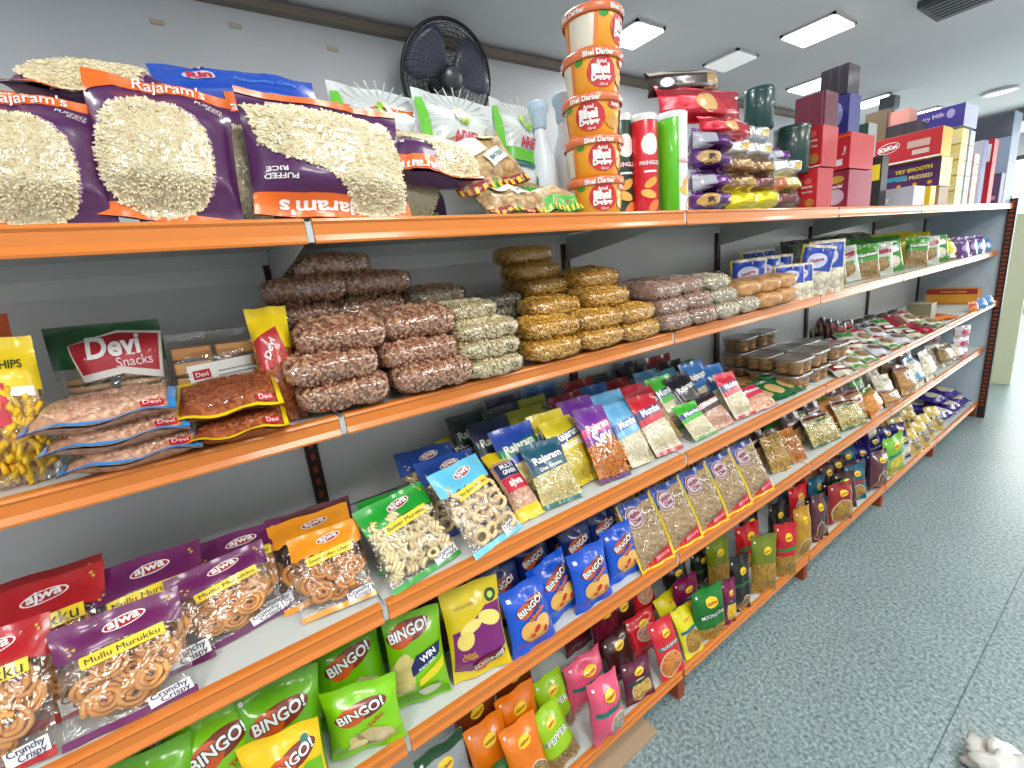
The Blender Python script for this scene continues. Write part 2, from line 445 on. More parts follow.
def inside_fn(P):
    def f(x, z):
        c = False; n = len(P); j = n - 1
        for i in range(n):
            xi, zi = P[i]; xj, zj = P[j]
            if (zi > z) != (zj > z) and x < (xj - xi) * (z - zi) / (zj - zi) + xi: c = not c
            j = i
        return c
    return f
def ell(cx, cz, rx, rz, n=26, e=1.0, scal=0.0):
    P = []
    for i in range(n * (4 if scal else 1)):
        a = 2 * PI * i / (n * (4 if scal else 1)); k = 1 + scal * math.cos(a * n)
        ca, sa = math.cos(a), math.sin(a)
        P.append((cx + rx * k * math.copysign(abs(ca) ** e, ca), cz + rz * k * math.copysign(abs(sa) ** e, sa)))
    return P

# puffed rice bags, upright and upside down
def rice_bag(key, flip, seed, blob):
    w, h, t = .185, .225, .075; r = h / w
    ins = inside_fn(blob)
    d = []
    if not flip:
        d += [('r', -.5, r - .09, .5, r, m_orange), ('p', [(-.5, r - .09), (-.5, r - .20), (-.30, r - .10), (-.1, r - .09)], m_orange), ('t', "Rajaram's", .06, r - .048, .5, m_white, 0, .01),
              ('p', [(-.5, 0), (.5, 0), (.5, .06), (.1, .05), (-.2, .13), (-.5, .1)], m_orange),
              ('t', 'PUFFED', .33, r - .17, .2, m_white, -12, 0), ('t', 'RICE', .37, r - .23, .12, m_white, -12, 0)]
    else:
        d += [('r', -.5, 0, .5, .20, m_orange), ('t', "Rajaram's", -.05, .10, .62, m_white, 180, .03), ('t', 'PUFFED', -.34, .31, .19, m_white, 180), ('t', 'RICE', -.36, .375, .12, m_white, 180),
              ('r', -.5, r - .06, .5, r, m_orange), ('r', -.34, r - .18, -.12, r - .09, C(206, 200, 196))]
    core = pm('puffed_rice_core', (222, 205, 160), .7)
    ring = ell(sum(p[0] for p in blob) / len(blob), sum(p[1] for p in blob) / len(blob), .01, .01)
    d.append(('@', .0004, ('p', blob, core)))
    cx = sum(p[0] for p in blob) / len(blob); cz = sum(p[1] for p in blob) / len(blob)
    orn = C(190, 150, 180)
    for i in range(0, len(blob), 1):
        x, z = blob[i]; x = cx + (x - cx) * 1.045; z = cz + (z - cz) * 1.045
        if abs(x) < .48 and .2 < z < r - .1: d.append(('@', .0012, ('e', x, z, .012, .012, orn)))
    def grains(mb, S, w, h):
        scatter(mb, S, lambda x, z: ins(x, z * h / w), w, h, 'grain', .0025, 3200, FM['rice'], seed, -.0018, .001, True)
    def wfilm(mb, S, w, h):
        print_on(mb, [('p', [(cx + (x - cx) * .98, cz + (z - cz) * .98) for x, z in blob], FILM)], w, S, .0052)
    pouch(key, 'puffed_rice_bag', w, h, t, m_plum, None, d, seed, .04, .05, .35, .003, 24, 30, [('puffed_rice', grains, True), ('clear_window', wfilm)], .03)
rice_bag('rice', False, 3, ell(-.07, .48, .38, .45, 22, .8, .012))
rice_bag('rice_flip', True, 5, [(-.47, 1.02), (-.2, 1.1), (.1, 1.08), (.4, 1.0), (.47, .6), (.46, .1), (.3, .03), (.12, .06), (.05, .26), (-.08, .42), (-.28, .48), (-.42, .62)])

# clear murukku bags with a printed header
def hand_bag(key, col, inner, text, seed, logo=True, w=.165, h=.215, t=.036, scallop=False, textcol=None):
    m = C(*col); r = h / w; d = []
    hz = r * .70
    head = [(-.5, r), (-.5, hz - .02)]
    N = 14
    for i in range(N + 1):
        x = -.5 + i / N; head.append((x, hz + (.02 * (-1) ** i if scallop else .03 * math.sin(x * 5 + 1))))
    head += [(.5, r)]
    bands = None
    d = [('p', head[::-1], m), ('r', -.5, 0, .5, .085, m)]
    d += [('e', .05, r * .865, .17, .07, m_white, 10), ('e', .05, r * .865, .155, .058, C(172, 30, 44), 10), ('t', 'ajwa', .05, r * .867, .25, m_white, 10, .03)] if logo else []
    for x, z in ((-.38, .80), (-.33, .77), (-.36, .74), (.40, .93), (.42, .90)): d.append(('s', x, r * z, .022, C(220, 180, 60)))
    d += [('r', .12, .05, .47, .19, m_white, 6), ('t', 'Crunchy', .29, .15, .3, m_navy, 6, .01), ('t', 'Crispy', .33, .085, .24, m_navy, 6, .01)]
    def lab(mb, S, w, h):
        print_on(mb, [('r', -.30, r * .60, .36, r * .60 + .135, m_yel, 5), ('t', text, .03, r * .60 + .068, .58, m_black, 5, .0)], w, S, .003)
    def flm(mb, S, w, h): pass
    o = pouch(key, 'murukku_bag', w, h, t, FILM, bands, d, seed, .05, .05, .35, .003, 14, 18, [('name_label', lab)])
    rnd = random.Random(seed)
    if inner in ('murukku', 'disc'):
        base = (murukku(seed, .030, .0044, 3.1, FM['murukku'][0]) if inner == 'murukku' else murukku(seed, .027, .0056, 2.1, FM['murukku'][2])).mesh('murukku', True)
        spots = [(-.19, .26, .006), (.17, .33, -.012), (-.13, .62, -.004), (.2, .68, .002), (-.27, .45, .012), (.03, .5, .012), (.27, .5, .012), (.0, .2, .012)]
        for i, (x, z, y) in enumerate(spots):
            q = bpy.data.objects.new('murukku', base); COL.objects.link(q); q.parent = o
            q.location = (x * w, y * .8, z * w + .012); q.rotation_euler = (rnd.uniform(-.45, .45), rnd.uniform(0, 6), rnd.uniform(-.5, .5)); s = rnd.uniform(.85, 1.1); q.scale = (s, s, s)
    elif inner == 'ring':
        mb = MB(); R = .0155 if inner == 'ring' else .026
        pts = [(R * math.cos(a), .0012 * math.sin(3 * a), R * math.sin(a)) for a in [2 * PI * i / 22 for i in range(22)]]
        mb.tube(pts, R * .36 if inner == 'ring' else R * .42, FM['ring' if inner == 'ring' else 'murukku'][0], 7, True)
        base = mb.mesh('murukku_ring', True)
        k = 24 if inner == 'ring' else 12; zz = 0
        for i in range(k):
            q = bpy.data.objects.new('murukku_ring', base); COL.objects.link(q); q.parent = o
            row = i // (4 if inner == 'ring' else 3); c = i % (4 if inner == 'ring' else 3); n = 4 if inner == 'ring' else 3
            q.location = ((-.30 + .6 * c / (n - 1) + rnd.uniform(-.05, .05)) * w, rnd.uniform(-.009, .009), (.14 + row * (.135 if inner == 'ring' else .19)) * w + .012)
            q.rotation_euler = (rnd.uniform(-.7, .7), 0, rnd.uniform(-.7, .7))
    else:
        mb = MB(); rn = random.Random(1); piece(mb, 'coil', (0, 0, 0), Matrix.Identity(3), .0125, FM['coil'][0], rn)
        base = mb.mesh('murukku_curl', True)
        for i in range(34):
            q = bpy.data.objects.new('murukku_curl', base); COL.objects.link(q); q.parent = o
            row = i // 5; c = i % 5
            q.location = ((-.33 + .66 * c / 4 + rnd.uniform(-.04, .04)) * w, rnd.uniform(-.009, .009), (.14 + row * .125) * w + .012 - (0.0 if row < 6 else .0))
            q.rotation_euler = (rnd.uniform(0, 3), rnd.uniform(0, 3), rnd.uniform(0, 3))
    return o
hand_bag('murukku_purple', (104, 24, 88), 'murukku', 'Mullu Murukku', 11)
hand_bag('murukku_red', (178, 16, 28), 'murukku', 'Murukku', 12)
hand_bag('murukku_orange', (236, 148, 20), 'disc', 'South Indian Chakli', 13, scallop=True)
hand_bag('murukku_green', (20, 150, 40), 'coil', 'Butter Murukku', 14, scallop=False)
hand_bag('murukku_cyan', (96, 190, 226), 'ring', 'Mini Butter Murukku', 15, scallop=True)
hand_bag('murukku_blue', (20, 66, 150), 'ring', 'Murukku', 16)

# foil chips bags
def chips(key, col, name='chips_bag', logo=(0, .95, .62, 12), extra=(), seed=1, w=.145, h=.19, t=.055, bands=None, fl=0):
    x, z, s, a = logo; d = list(extra) if fl else []
    d += [('e', x, z, s * .56, s * .22, m_brownlogo, a), ('e', x - s * .2, z - s * .08, s * .30, s * .24, C(206, 84, 24), a),
          ('t', 'BINGO!', x, z + .01, s, m_black, a, .075), ('t', 'BINGO!', x, z + .012, s * .97, m_white, a, .03)]
    if not fl: d += list(extra)
    pouch(key, name, w, h, t, C(*col, .28), bands, d, seed, .08, .045, .15, .003, 18, 24)
chp = C(214, 196, 120); chp2 = C(232, 214, 140)
chips('chips_lime', (132, 204, 8), logo=(.0, .92, .66, 14), seed=21, extra=[('t', 'Tedhe', .18, .72, .26, C(196, 90, 20), 35, .04), ('p', [(-.2, .5), (.1, .62), (.35, .5), (.42, .3), (.1, .18), (-.2, .25)], C(196, 178, 128)),
      ('r', -.05, .28, .02, .56, C(150, 130, 84), 30), ('e', .22, .4, .1, .07, C(206, 186, 150), 40), ('e', -.1, .36, .14, .07, C(214, 200, 140), 20), ('e', .05, .25, .12, .04, C(230, 228, 215), 10)])
chips('chips_lime_plain', (104, 178, 8), logo=(.0, .9, .66, 14), seed=22, extra=[('p', [(-.2, .5), (.1, .62), (.35, .5), (.42, .3), (.1, .18), (-.2, .25)], C(196, 178, 128)), ('e', -.42, 1.15, .03, .03, m_white)])
chips('chips_wim', (126, 196, 10), logo=(-.08, 1.28, .72, 12), seed=23, h=.235, w=.15, t=.05, extra=[('p', [(-.48, .72), (-.2, .98), (-.02, .8), (-.1, .3), (-.4, .22)], chp), ('e', -.25, .82, .17, .1, chp2, 40), ('e', -.3, .6, .15, .1, chp, 10),
      ('e', -.28, .4, .15, .09, chp2, -10), ('p', [(-.1, .55), (.42, .8), (.45, 1.0), (.0, .88), (-.12, .7)], m_navy), ('t', 'WIN', .2, .84, .3, m_white, 22, .04), ('t', 'every pack', .17, .7, .34, m_white, 22), ('p', [(-.02, .35), (.46, .55), (.47, .72), (0, .48)], C(224, 206, 30)),
      ('r', -.48, .06, .48, .16, C(90, 150, 8)), ('e', .15, .22, .2, .09, C(190, 196, 170))])
chips('chips_yellow', (238, 196, 10), logo=(.12, .95, .6, 20), seed=24, extra=[('p', [(-.1, .05), (.48, .05), (.48, .8), (.3, .85), (.0, .6)], C(110, 180, 20)), ('e', .3, 1.12, .05, .05, m_teal), ('e', .2, .35, .16, .2, chp, 20)])
chips('chips_twotone', (226, 200, 18), logo=(.12, .28, .56, 192), seed=25, w=.15, h=.24, t=.05, fl=1, extra=[('p', [(-.47, .22), (-.2, .14), (.2, .3), (.47, .42), (.47, 1.2), (.2, 1.22), (-.1, 1.0), (-.42, .9)], m_purple),
      ('e', .25, 1.0, .22, .12, C(240, 220, 120), -30), ('e', -.1, .95, .2, .1, C(246, 226, 130), 20), ('e', -.22, .75, .17, .14, C(236, 214, 110), 50), ('e', .33, 1.33, .1, .1, C(20, 70, 30)), ('e', .33, 1.33, .05, .05, C(200, 220, 80)),
      ('t', 'Original Style', -.15, 1.3, .34, C(180, 160, 70), 5), ('t', 'Salted', -.2, .52, .2, m_gold, 5), ('t', 'Crisps', -.2, .46, .26, m_gold, 5)])
chips('chips_blue', (14, 84, 204), logo=(.0, .98, .64, 18), seed=26, w=.115, h=.165, t=.04, extra=[('t', 'Masala', .1, .78, .4, C(214, 110, 30), 28, .05), ('e', -.12, .5, .2, .2, C(222, 170, 84), 20), ('e', .18, .52, .2, .17, C(226, 180, 96), 60), ('e', .02, .36, .24, .16, C(216, 160, 70), 0),
      ('e', .03, .48, .09, .05, C(176, 40, 30), 30), ('e', .2, .4, .07, .04, C(176, 40, 30), 60), ('e', -.1, .4, .06, .04, C(190, 60, 30), 0), ('r', -.42, 1.2, -.34, 1.28, m_white)])
chips('chips_navy', (14, 38, 104), logo=(.0, .98, .64, 18), seed=27, w=.115, h=.165, t=.04, extra=[('e', -.12, .5, .2, .2, C(222, 170, 84), 20), ('e', .18, .52, .2, .17, C(226, 180, 96), 60)])
chips('chips_plum', (70, 14, 56), logo=(.0, .98, .64, 18), seed=28, w=.13, h=.19, t=.04)

# printed-header bags whose lower half is tight clear film over small snacks
def topbag(key, name, top, top2, fd, w=.13, h=.2, t=.032, seed=1, word='Rajaram', word2=None, bottom=None, piece_kind=None, ps=.0024, n=500, scale=130, split=.5, diag=.12, textcol=None):
    r = h / w; s = r * split
    a, b, tcx = C(*top), C(*top2), textcol or m_white
    d = [('p', [(-.5, s - diag * .3), (.5, s + diag * .7), (.5, r), (-.5, r)], a),
         ('p', [(-.5, s + .16 - diag * .3), (.5, s + .16 + diag), (.5, s + .36 + diag), (-.5, s + .36 - diag * .3)], b),
         ('t', word, .0, s + .28 + diag * .3, .74, tcx, 7, .035)]
    if word2: d += [('t', word2, .0, s + .1, .6, m_white, 7, .03)]
    if bottom: d.append(('r', -.5, 0, .5, .09, C(*bottom)))
    parts = []
    if piece_kind:
        def g(mb, S, w, h):
            scatter(mb, S, lambda x, z: z * r < s - diag * .3 and z * r > (.15 if bottom else .1) and abs(x) < .41, w, h, piece_kind, ps, n, FM[fd], seed, .001, .002, piece_kind in ('grain', 'strand', 'chip'), z1=split)
        parts.append(('snack_pieces', g, True))
        def f(mb, S, w, h): print_on(mb, [('p', [(-.44, .11), (.44, .11), (.44, s), (-.44, s - .04)], FILM)], w, S, .0034)
        parts.append(('clear_window', f))
    pouch(key, name, w, h, t, GR(fd, scale), None, d, seed, .05, .05, .3, .0026, 14, 20, parts)
topbag('raj_teal', 'snack_bag', (10, 78, 100), (16, 50, 96), 'fryum', seed=31, piece_kind='tube', ps=.0042, n=150, word2='Diet Fryums', bottom=(8, 100, 96), w=.14, h=.215)
topbag('raj_green', 'snack_bag', (30, 70, 170), (20, 130, 60), 'fryum', seed=32, scale=90)
topbag('raj_yellow', 'snack_bag', (220, 200, 30), (30, 60, 120), 'boondi', seed=33, piece_kind='ball', ps=.0018, n=900, word2='Moong', w=.13, h=.2)
topbag('raj_purple', 'snack_bag', (110, 36, 150), (206, 30, 130), 'sev', seed=34, piece_kind='strand', ps=.0062, n=190, word2='Sev', bottom=(90, 30, 110), w=.135, h=.215)
topbag('raj_lblue', 'snack_bag', (100, 170, 214), (60, 110, 180), 'makhana', seed=35, piece_kind='nut', ps=.0030, n=380, word='Mumbai', w=.135, h=.215, split=.45)
topbag('raj_red', 'snack_bag', (196, 24, 48), (30, 50, 110), 'makhana', seed=36, piece_kind='nut', ps=.0034, n=300, word='Mumbai', bottom=(180, 20, 36))
topbag('raj_lime', 'snack_bag', (60, 176, 40), (26, 60, 130), 'makhana', seed=37, piece_kind='nut', ps=.0030, n=340, word='Mumbai', bottom=(70, 150, 40))
topbag('raj_pink', 'snack_bag', (36, 26, 34), (226, 170, 170), 'pinkmix', seed=38, piece_kind='nut', ps=.0022, n=420, word='Mumbai')
topbag('raj_olive', 'snack_bag', (150, 150, 20), (120, 120, 16), 'spice', seed=39, scale=100)
topbag('raj_navy', 'snack_bag', (10, 22, 70), (20, 60, 60), 'spice', seed=40, scale=100)
topbag('raj_dkgreen', 'snack_bag', (10, 40, 36), (12, 70, 40), 'spice', seed=41, scale=100)
topbag('raj_crimson', 'snack_bag', (150, 12, 30), (40, 14, 50), 'spice', seed=42, scale=100)
topbag('raj_blue', 'snack_bag', (40, 110, 180), (26, 44, 100), 'white', seed=43, scale=100)
topbag('raj_black', 'snack_bag', (20, 20, 26), (30, 30, 60), 'spice', seed=44, scale=100)
topbag('raj_rose', 'snack_bag', (206, 30, 80), (220, 60, 100), 'pinkmix', seed=45, scale=100, word='Mixture', w=.12, h=.16)
topbag('green_mix', 'snack_bag', (70, 150, 40), (30, 100, 40), 'spice', seed=46, scale=90, word='Namkeen')
topbag('dark_mix', 'snack_bag', (50, 26, 30), (90, 20, 30), 'spice', seed=47, scale=90, word='Namkeen')
# long bag with blue and red label, brown crisps
def labbag(mb, S, w, h):
    print_on(mb, [('r', -.42, 1.15, .42, 1.55, m_navy), ('t', 'MULTI', 0, 1.45, .5, m_white, 0, .03), ('t', 'GRAIN', 0, 1.28, .5, m_white, 0, .03), ('r', -.42, .75, .42, 1.13, C(206, 30, 60)), ('t', 'ajwa', 0, .93, .5, m_white, 0, .04)], w, S, .0012)
pouch('multigrain', 'crisps_bag', .1, .2, .04, GR('peanut', 110), [(.82, 1, m_yel), (0, .16, C(226, 196, 20))], [], 51, .1, .04, .3, .004, 12, 20, [('name_label', labbag)])

# oval-label mixture bags
r_ = .185 / .13
pouch('oval_mix', 'mixture_bag', .13, .185, .032, GR('mix', 120), None,
      [('p', [(-.5, r_), (-.5, r_ * .62), (-.2, r_ * .8), (.1, r_ * .9), (.5, r_ * .93), (.5, r_)], C(20, 60, 160)), ('r', -.5, 0, -.46, r_, m_yel), ('r', .46, 0, .5, r_, m_yel), ('r', -.5, 0, .5, .05, m_yel),
       ('p', [(-.46, .05), (.46, .05), (.46, .34), (.1, .26), (-.2, .13)], C(200, 20, 30)), ('t', 'Mixture', .18, .17, .42, C(240, 150, 160), 8, .03),
       ('e', -.17, r_ * .76, .25, .21, m_white, 20), ('e', -.17, r_ * .76, .235, .195, C(150, 20, 60), 20), ('e', -.17, r_ * .76, .21, .165, C(226, 214, 220), 20), ('t', 'Mitha', -.17, r_ * .80, .32, C(150, 20, 60), 14, .03), ('t', 'Diet', -.16, r_ * .72, .24, C(150, 20, 60), 14, .03)],
      55, .02, .04, .2, .003, 14, 18, [('snack_pieces', lambda mb, S, w, h: scatter(mb, S, lambda x, z: (z < .6 - x * -.3 or x > .1) and abs(x) < .43 and (z > .3 or x < -.1), w, h, 'chip', .0062, 130, FM['mix'], 5, .0, .001, True, z0=.06, z1=.8), True),
       ('clear_window', lambda mb, S, w, h: print_on(mb, [('p', [(-.44, .1), (.44, .3), (.44, 1.2), (.1, 1.2), (-.44, .75)], FILM)], w, S, .005))])
def clearbag(key, name, fd, w, h, t, pk, ps, n, seed, hdr=None, decs=(), scale=110, seal=.05, wr=.0035, film=True):
    d = list(decs); r = h / w
    bands = [(.84, 1.0, C(*hdr))] if hdr else None
    parts = []
    if pk:
        parts.append(('snack_pieces', lambda mb, S, w, h: scatter(mb, S, lambda x, z: abs(x) < .45, w, h, pk, ps, n, FM[fd], seed, .0004, .0015, pk in ('chip', 'strand', 'grain'), z0=.05, z1=.82 if hdr else .93), True))
        if film: parts.append(('clear_window', lambda mb, S, w, h: print_on(mb, [('p', [(-.46, .06 * r), (.46, .06 * r), (.46, .82 * r), (-.46, .82 * r)], FILM)], w, S, .0045)))
    pouch(key, name, w, h, t, GR(fd, scale), bands, d, seed, .08, seal, .4, wr, 14, 18, parts)
clearbag('pasta_clear', 'pasta_bag', 'pasta', .12, .16, .04, 'strand', .006, 130, 60, (70, 40, 36))
clearbag('pasta_orange', 'pasta_bag', 'orangebread', .11, .15, .04, 'strand', .006, 110, 61)
clearbag('chips_window', 'pasta_bag', 'fryum', .15, .18, .05, 'tube', .005, 170, 62, (96, 24, 26), [('r', -.5, .82, .5, .96, m_white), ('t', 'Jabson', 0, .89, .5, C(30, 120, 40), 4, .03), ('r', -.5, 0, .5, .06, C(40, 110, 30))])
clearbag('bread_bag', 'rusk_bag', 'orangebread', .13, .16, .06, None, 0, 0, 63, (110, 130, 40), scale=60, wr=.004)
clearbag('rusk_bag', 'rusk_bag', 'biscuit', .13, .15, .06, None, 0, 0, 64, (90, 20, 36), [('r', -.3, .6, .3, .85, m_white, 8), ('t', 'Rusk', 0, .72, .4, C(160, 20, 60), 8, .03)], scale=50, wr=.005)
clearbag('blue_clear', 'snack_bag', 'white', .12, .16, .05, None, 0, 0, 65, (60, 130, 190), [('e', 0, .5, .36, .2, C(80, 150, 200)), ('e', 0, .3, .3, .12, C(40, 90, 120))], scale=60, wr=.005)
clearbag('white_clear', 'snack_bag', 'white', .12, .15, .05, None, 0, 0, 66, None, [('r', -.2, .5, .3, .8, m_white, 20)], scale=60, wr=.006)
clearbag('nest_clear', 'snack_bag', 'spice', .15, .15, .06, None, 0, 0, 67, None, (), scale=70, wr=.006)

# lying packs of nuts and grains
def pillow(key, name, fd, w, h, t, pk, ps, n, seed, part, coat=.6, scale=100, fd2=None):
    mb = MB(); sup_body(mb, w, h, t, FILM if pk else GR(fd, scale), seed)
    o = finish(name, mb)
    if pk:
        g = MB(); sup_body(g, w, h, t, pm('core_%s' % fd, tuple(int(a * .92) for a in food[fd][1]), .8), seed, .85, 6)
        sup_scatter(g, w, h, t, pk, ps, n, FM[fd] + (FM[fd2] if fd2 else []), seed, .90)
        c = g.build(part, o, True); c['kind'] = 'stuff'
    KINDS[key] = (o, w, h, t)
pillow('peanuts', 'peanut_pack', 'peanut', .165, .125, .052, 'nut', .0036, 1100, 71, 'peanuts', fd2='peanut2')
pillow('puffs', 'nut_pack', 'cashew', .165, .13, .040, 'nut', .0032, 1100, 72, 'nuts')
pillow('gram', 'grain_pack', 'gram', .14, .12, .04, 'ball', .0028, 1000, 73, 'gram')
pillow('corn', 'corn_pack', 'corn', .16, .13, .048, 'kernel', .0031, 1100, 74, 'corn_kernels')
pillow('brownpack', 'lentil_pack', 'rusk', .13, .13, .048, 'grain', .0022, 1000, 75, 'lentils')
pillow('whitepack', 'grain_pack', 'white', .13, .13, .048, 'grain', .0022, 1000, 76, 'grains')
pillow('buns', 'biscuit_pack', 'biscuit', .13, .14, .05, None, 0, 0, 77, 'x', scale=34)

# long pouches with yellow round mark (lower shelf)
def namkeen(key, col, w=.125, h=.19, t=.045, fd='bhujia', body=None, win=(0, .35, .33, .26), seed=1, band=(10, 110, 100), word=None, hdr2=None, split=None, name='namkeen_bag', top_text=None):
    r = h / w; d = []
    if split is not None: d.append(('r', -.5, 0, .5, r * split, GR(fd, 130)))
    if hdr2: d.append(('r', -.5, r * .86, .5, r, C(*hdr2)))
    if win: d += [('e', win[0], win[1], win[2] + .02, win[3] + .02, m_pale), ('e', *win, GR(fd, 130))]
    if band: d += [('r', -.45, r * .55 - .05, .45, r * .55 + .05, C(*band), 4)] + ([('t', top_text, 0, r * .55, .7, m_white, 4, .01)] if top_text else [])
    d += [('e', 0, r * .76, .17, .105, m_yel, 10), ('t', 'Haldiram', 0, r * .76, .27, C(180, 20, 30), 10, .03), ('r', -.42, r * .88, -.36, r * .88 + .06, m_white)]
    pouch(key, name, w, h, t, C(*col, .3), None, d, seed, .06, .045, .35, .0045, 16, 22)
namkeen('n_orange', (230, 120, 14), seed=81, band=None, win=(.15, .35, .3, .3), fd='spice')
namkeen('n_dkorange', (120, 50, 10), seed=82, band=None, win=None)
namkeen('n_lime', (150, 196, 10), seed=83, win=None, band=(120, 150, 120), split=.3, fd='spice', w=.11, h=.17, top_text='PEPPER')
namkeen('n_pink', (226, 84, 120), seed=84, w=.13, h=.19, t=.06, win=(.15, .4, .28, .28), fd='gram')
namkeen('n_dkpink', (110, 20, 44), seed=85, win=None, band=None)
namkeen('n_brown', (58, 22, 20), seed=86, win=None, band=None, h=.17)
namkeen('n_maroon', (92, 14, 50), seed=87, win=(0, .5, .33, .42), fd='pasta', band=(20, 60, 60))
namkeen('n_redwhite', (206, 30, 44), seed=88, win=(0, .8, .3, .3), fd='pinkmix', band=None)
namkeen('n_red_sev', (206, 24, 44), seed=89, win=(-.08, .38, .4, .36), fd='sev', band=(10, 120, 110), w=.14, h=.23, top_text='ALOO BHUJIA')
namkeen('n_yellow', (222, 214, 20), seed=90, win=(0, .45, .4, .4), fd='bhujia', band=(10, 110, 130), w=.13, h=.2)
namkeen('n_green', (16, 110, 30), seed=91, win=None, split=.33, fd='bhujia', band=(12, 90, 30), w=.13, h=.165, hdr2=(16, 120, 36), top_text='MOONG DAL')
namkeen('n_mango', (120, 14, 70), seed=92, win=(0, .7, .3, .4), fd='banana', band=(10, 50, 80), w=.1, h=.19)
namkeen('n_black', (24, 24, 22), seed=93, win=(.1, .3, .3, .3), fd='spice', band=(40, 90, 40), w=.11, h=.2)
namkeen('n_olive', (108, 124, 20), seed=94, win=None, split=.55, fd='bhujia', band=None, w=.12, h=.22)
namkeen('n_redgold', (196, 18, 30), seed=95, win=None, split=.42, fd='bhujia', band=(40, 130, 60), w=.13, h=.2)
namkeen('n_gold', (190, 140, 20), seed=96, win=(0, .35, .38, .34), fd='bhujia', band=None, w=.12, h=.21)
namkeen('n_redround', (150, 14, 24), seed=97, win=(0, .42, .44, .42), fd='bhujia', band=None, w=.14, h=.2)
namkeen('n_brownpink', (90, 40, 50), seed=98, win=(0, .4, .3, .3), fd='choc', band=None)
namkeen('n_bluegreen', (16, 90, 110), seed=99, win=(0, .4, .3, .3), fd='bhujia', band=(180, 20, 30))
namkeen('n_lime2', (120, 190, 30), seed=100, win=(0, .35, .36, .32), fd='boondi', band=(20, 130, 110), w=.14, h=.18)
namkeen('n_violet', (40, 26, 110), seed=101, win=(.05, .45, .3, .3), fd='white', band=(70, 70, 190), w=.13, h=.17, top_text='Kelloggs')
namkeen('n_cream', (206, 176, 80), seed=102, win=(.05, .5, .3, .3), fd='spice', band=(30, 30, 60), w=.13, h=.17, top_text='MUESLI')
namkeen('n_violet_flat', (50, 26, 130), seed=103, win=(.05, .4, .34, .2), fd='white', band=None, w=.15, h=.14)
namkeen('n_silvergreen', (150, 156, 160), seed=104, win=(0, .6, .36, .4), fd='gram', band=None, hdr2=(16, 70, 30))
namkeen('n_leafgreen', (14, 90, 30), seed=105, win=(.1, .8, .2, .12), fd='pasta', band=None)

# second shelf, left end
r_ = .2 / .17
pouch('banana', 'banana_chips_bag', .17, .235, .05, FILM, [(.62, 1, m_yel)], [('t', 'CHIPS', .2, 1.12, .3, C(60, 70, 20), 0, .02), ('r', -.46, .55, .14, .95, C(196, 20, 50)), ('t', 'Devi', -.2, .75, .4, m_white, 0, .03), ('p', [(.18, .82), (.42, .8), (.42, .9), (.18, .9)], m_white)], 111, .03, .05, .3, .003, 16, 20,
      [('banana_chips', lambda mb, S, w, h: [scatter(mb, S, lambda x, z: abs(x) < .43, w, h, 'tube', .0105, 150, FM['banana'], 9, .004, .012, False, z0=.06, z1=.6), None][1], True)])
pouch('orange_plain', 'snack_bag', .16, .2, .04, C(206, 84, 20), None, [('t', 'BITE', .2, 1.12, .3, C(120, 30, 10), 0, .02)], 112)
def twists(mb, S, w, h):
    for cx in (-.23, .23):
        for j in range(9):
            R = .036; pts = []
            for i in range(40):
                a = 2 * PI * i / 40; pts.append((cx * w + R * math.cos(a), .0 + R * .42 * math.sin(a), .014 + j * .0135 + .002 * math.sin(a + j)))
            mb.tube(pts, .0062, FM['ring'][j % 3], 6, True, lambda i: 1 + .22 * math.sin(i * 2.1))
def flag(mb, S, w, h):
    print_on(mb, [('p', [(-.32, .88), (-.24, .56), (.1, .60), (.44, .52), (.5, .94), (.1, .98)], C(226, 220, 214)), ('p', [(-.31, .88), (-.235, .62), (.1, .66), (.42, .59), (.47, .92), (.1, .96)], C(176, 20, 40)),
                  ('t', 'Devi', .06, .845, .46, m_white, 2, .03), ('t', 'Snacks', .22, .70, .32, C(236, 200, 200), 2, .01)], w, S, .002)
pouch('devi', 'twist_biscuit_bag', .21, .22, .07, FILM, [(.66, 1, C(16, 84, 40))], [], 113, .02, .04, .0, .0025, 16, 20, [('twisted_biscuits', twists), ('name_label', flag)])
def bisc(mb, S, w, h):
    for i in range(5):
        for j in range(2):
            mb.box((-.42 + j * .44) * w, -.022, .012 + i * .028, (-.02 + j * .44) * w, .022, .035 + i * .028, FM['biscuit'][(i + j) % 3], .004)
pouch('bisc_clear', 'biscuit_bag', .17, .175, .055, FILM, None, [], 114, .02, .04, .0, .003, 14, 16, [('biscuits', bisc), ('white_label', lambda mb, S, w, h: print_on(mb, [('r', -.3, .33, .46, .68, m_white, 4), ('r', -.26, .5, -.08, .6, C(196, 20, 40), 4), ('t', 'Devi', -.17, .55, .13, m_white, 4), ('r', .0, .57, .4, .585, m_grey, 4), ('r', .0, .52, .4, .535, m_grey, 4), ('r', .0, .47, .4, .485, m_grey, 4), ('r', -.2, .41, .4, .425, m_grey, 4)], w, S, .002))])
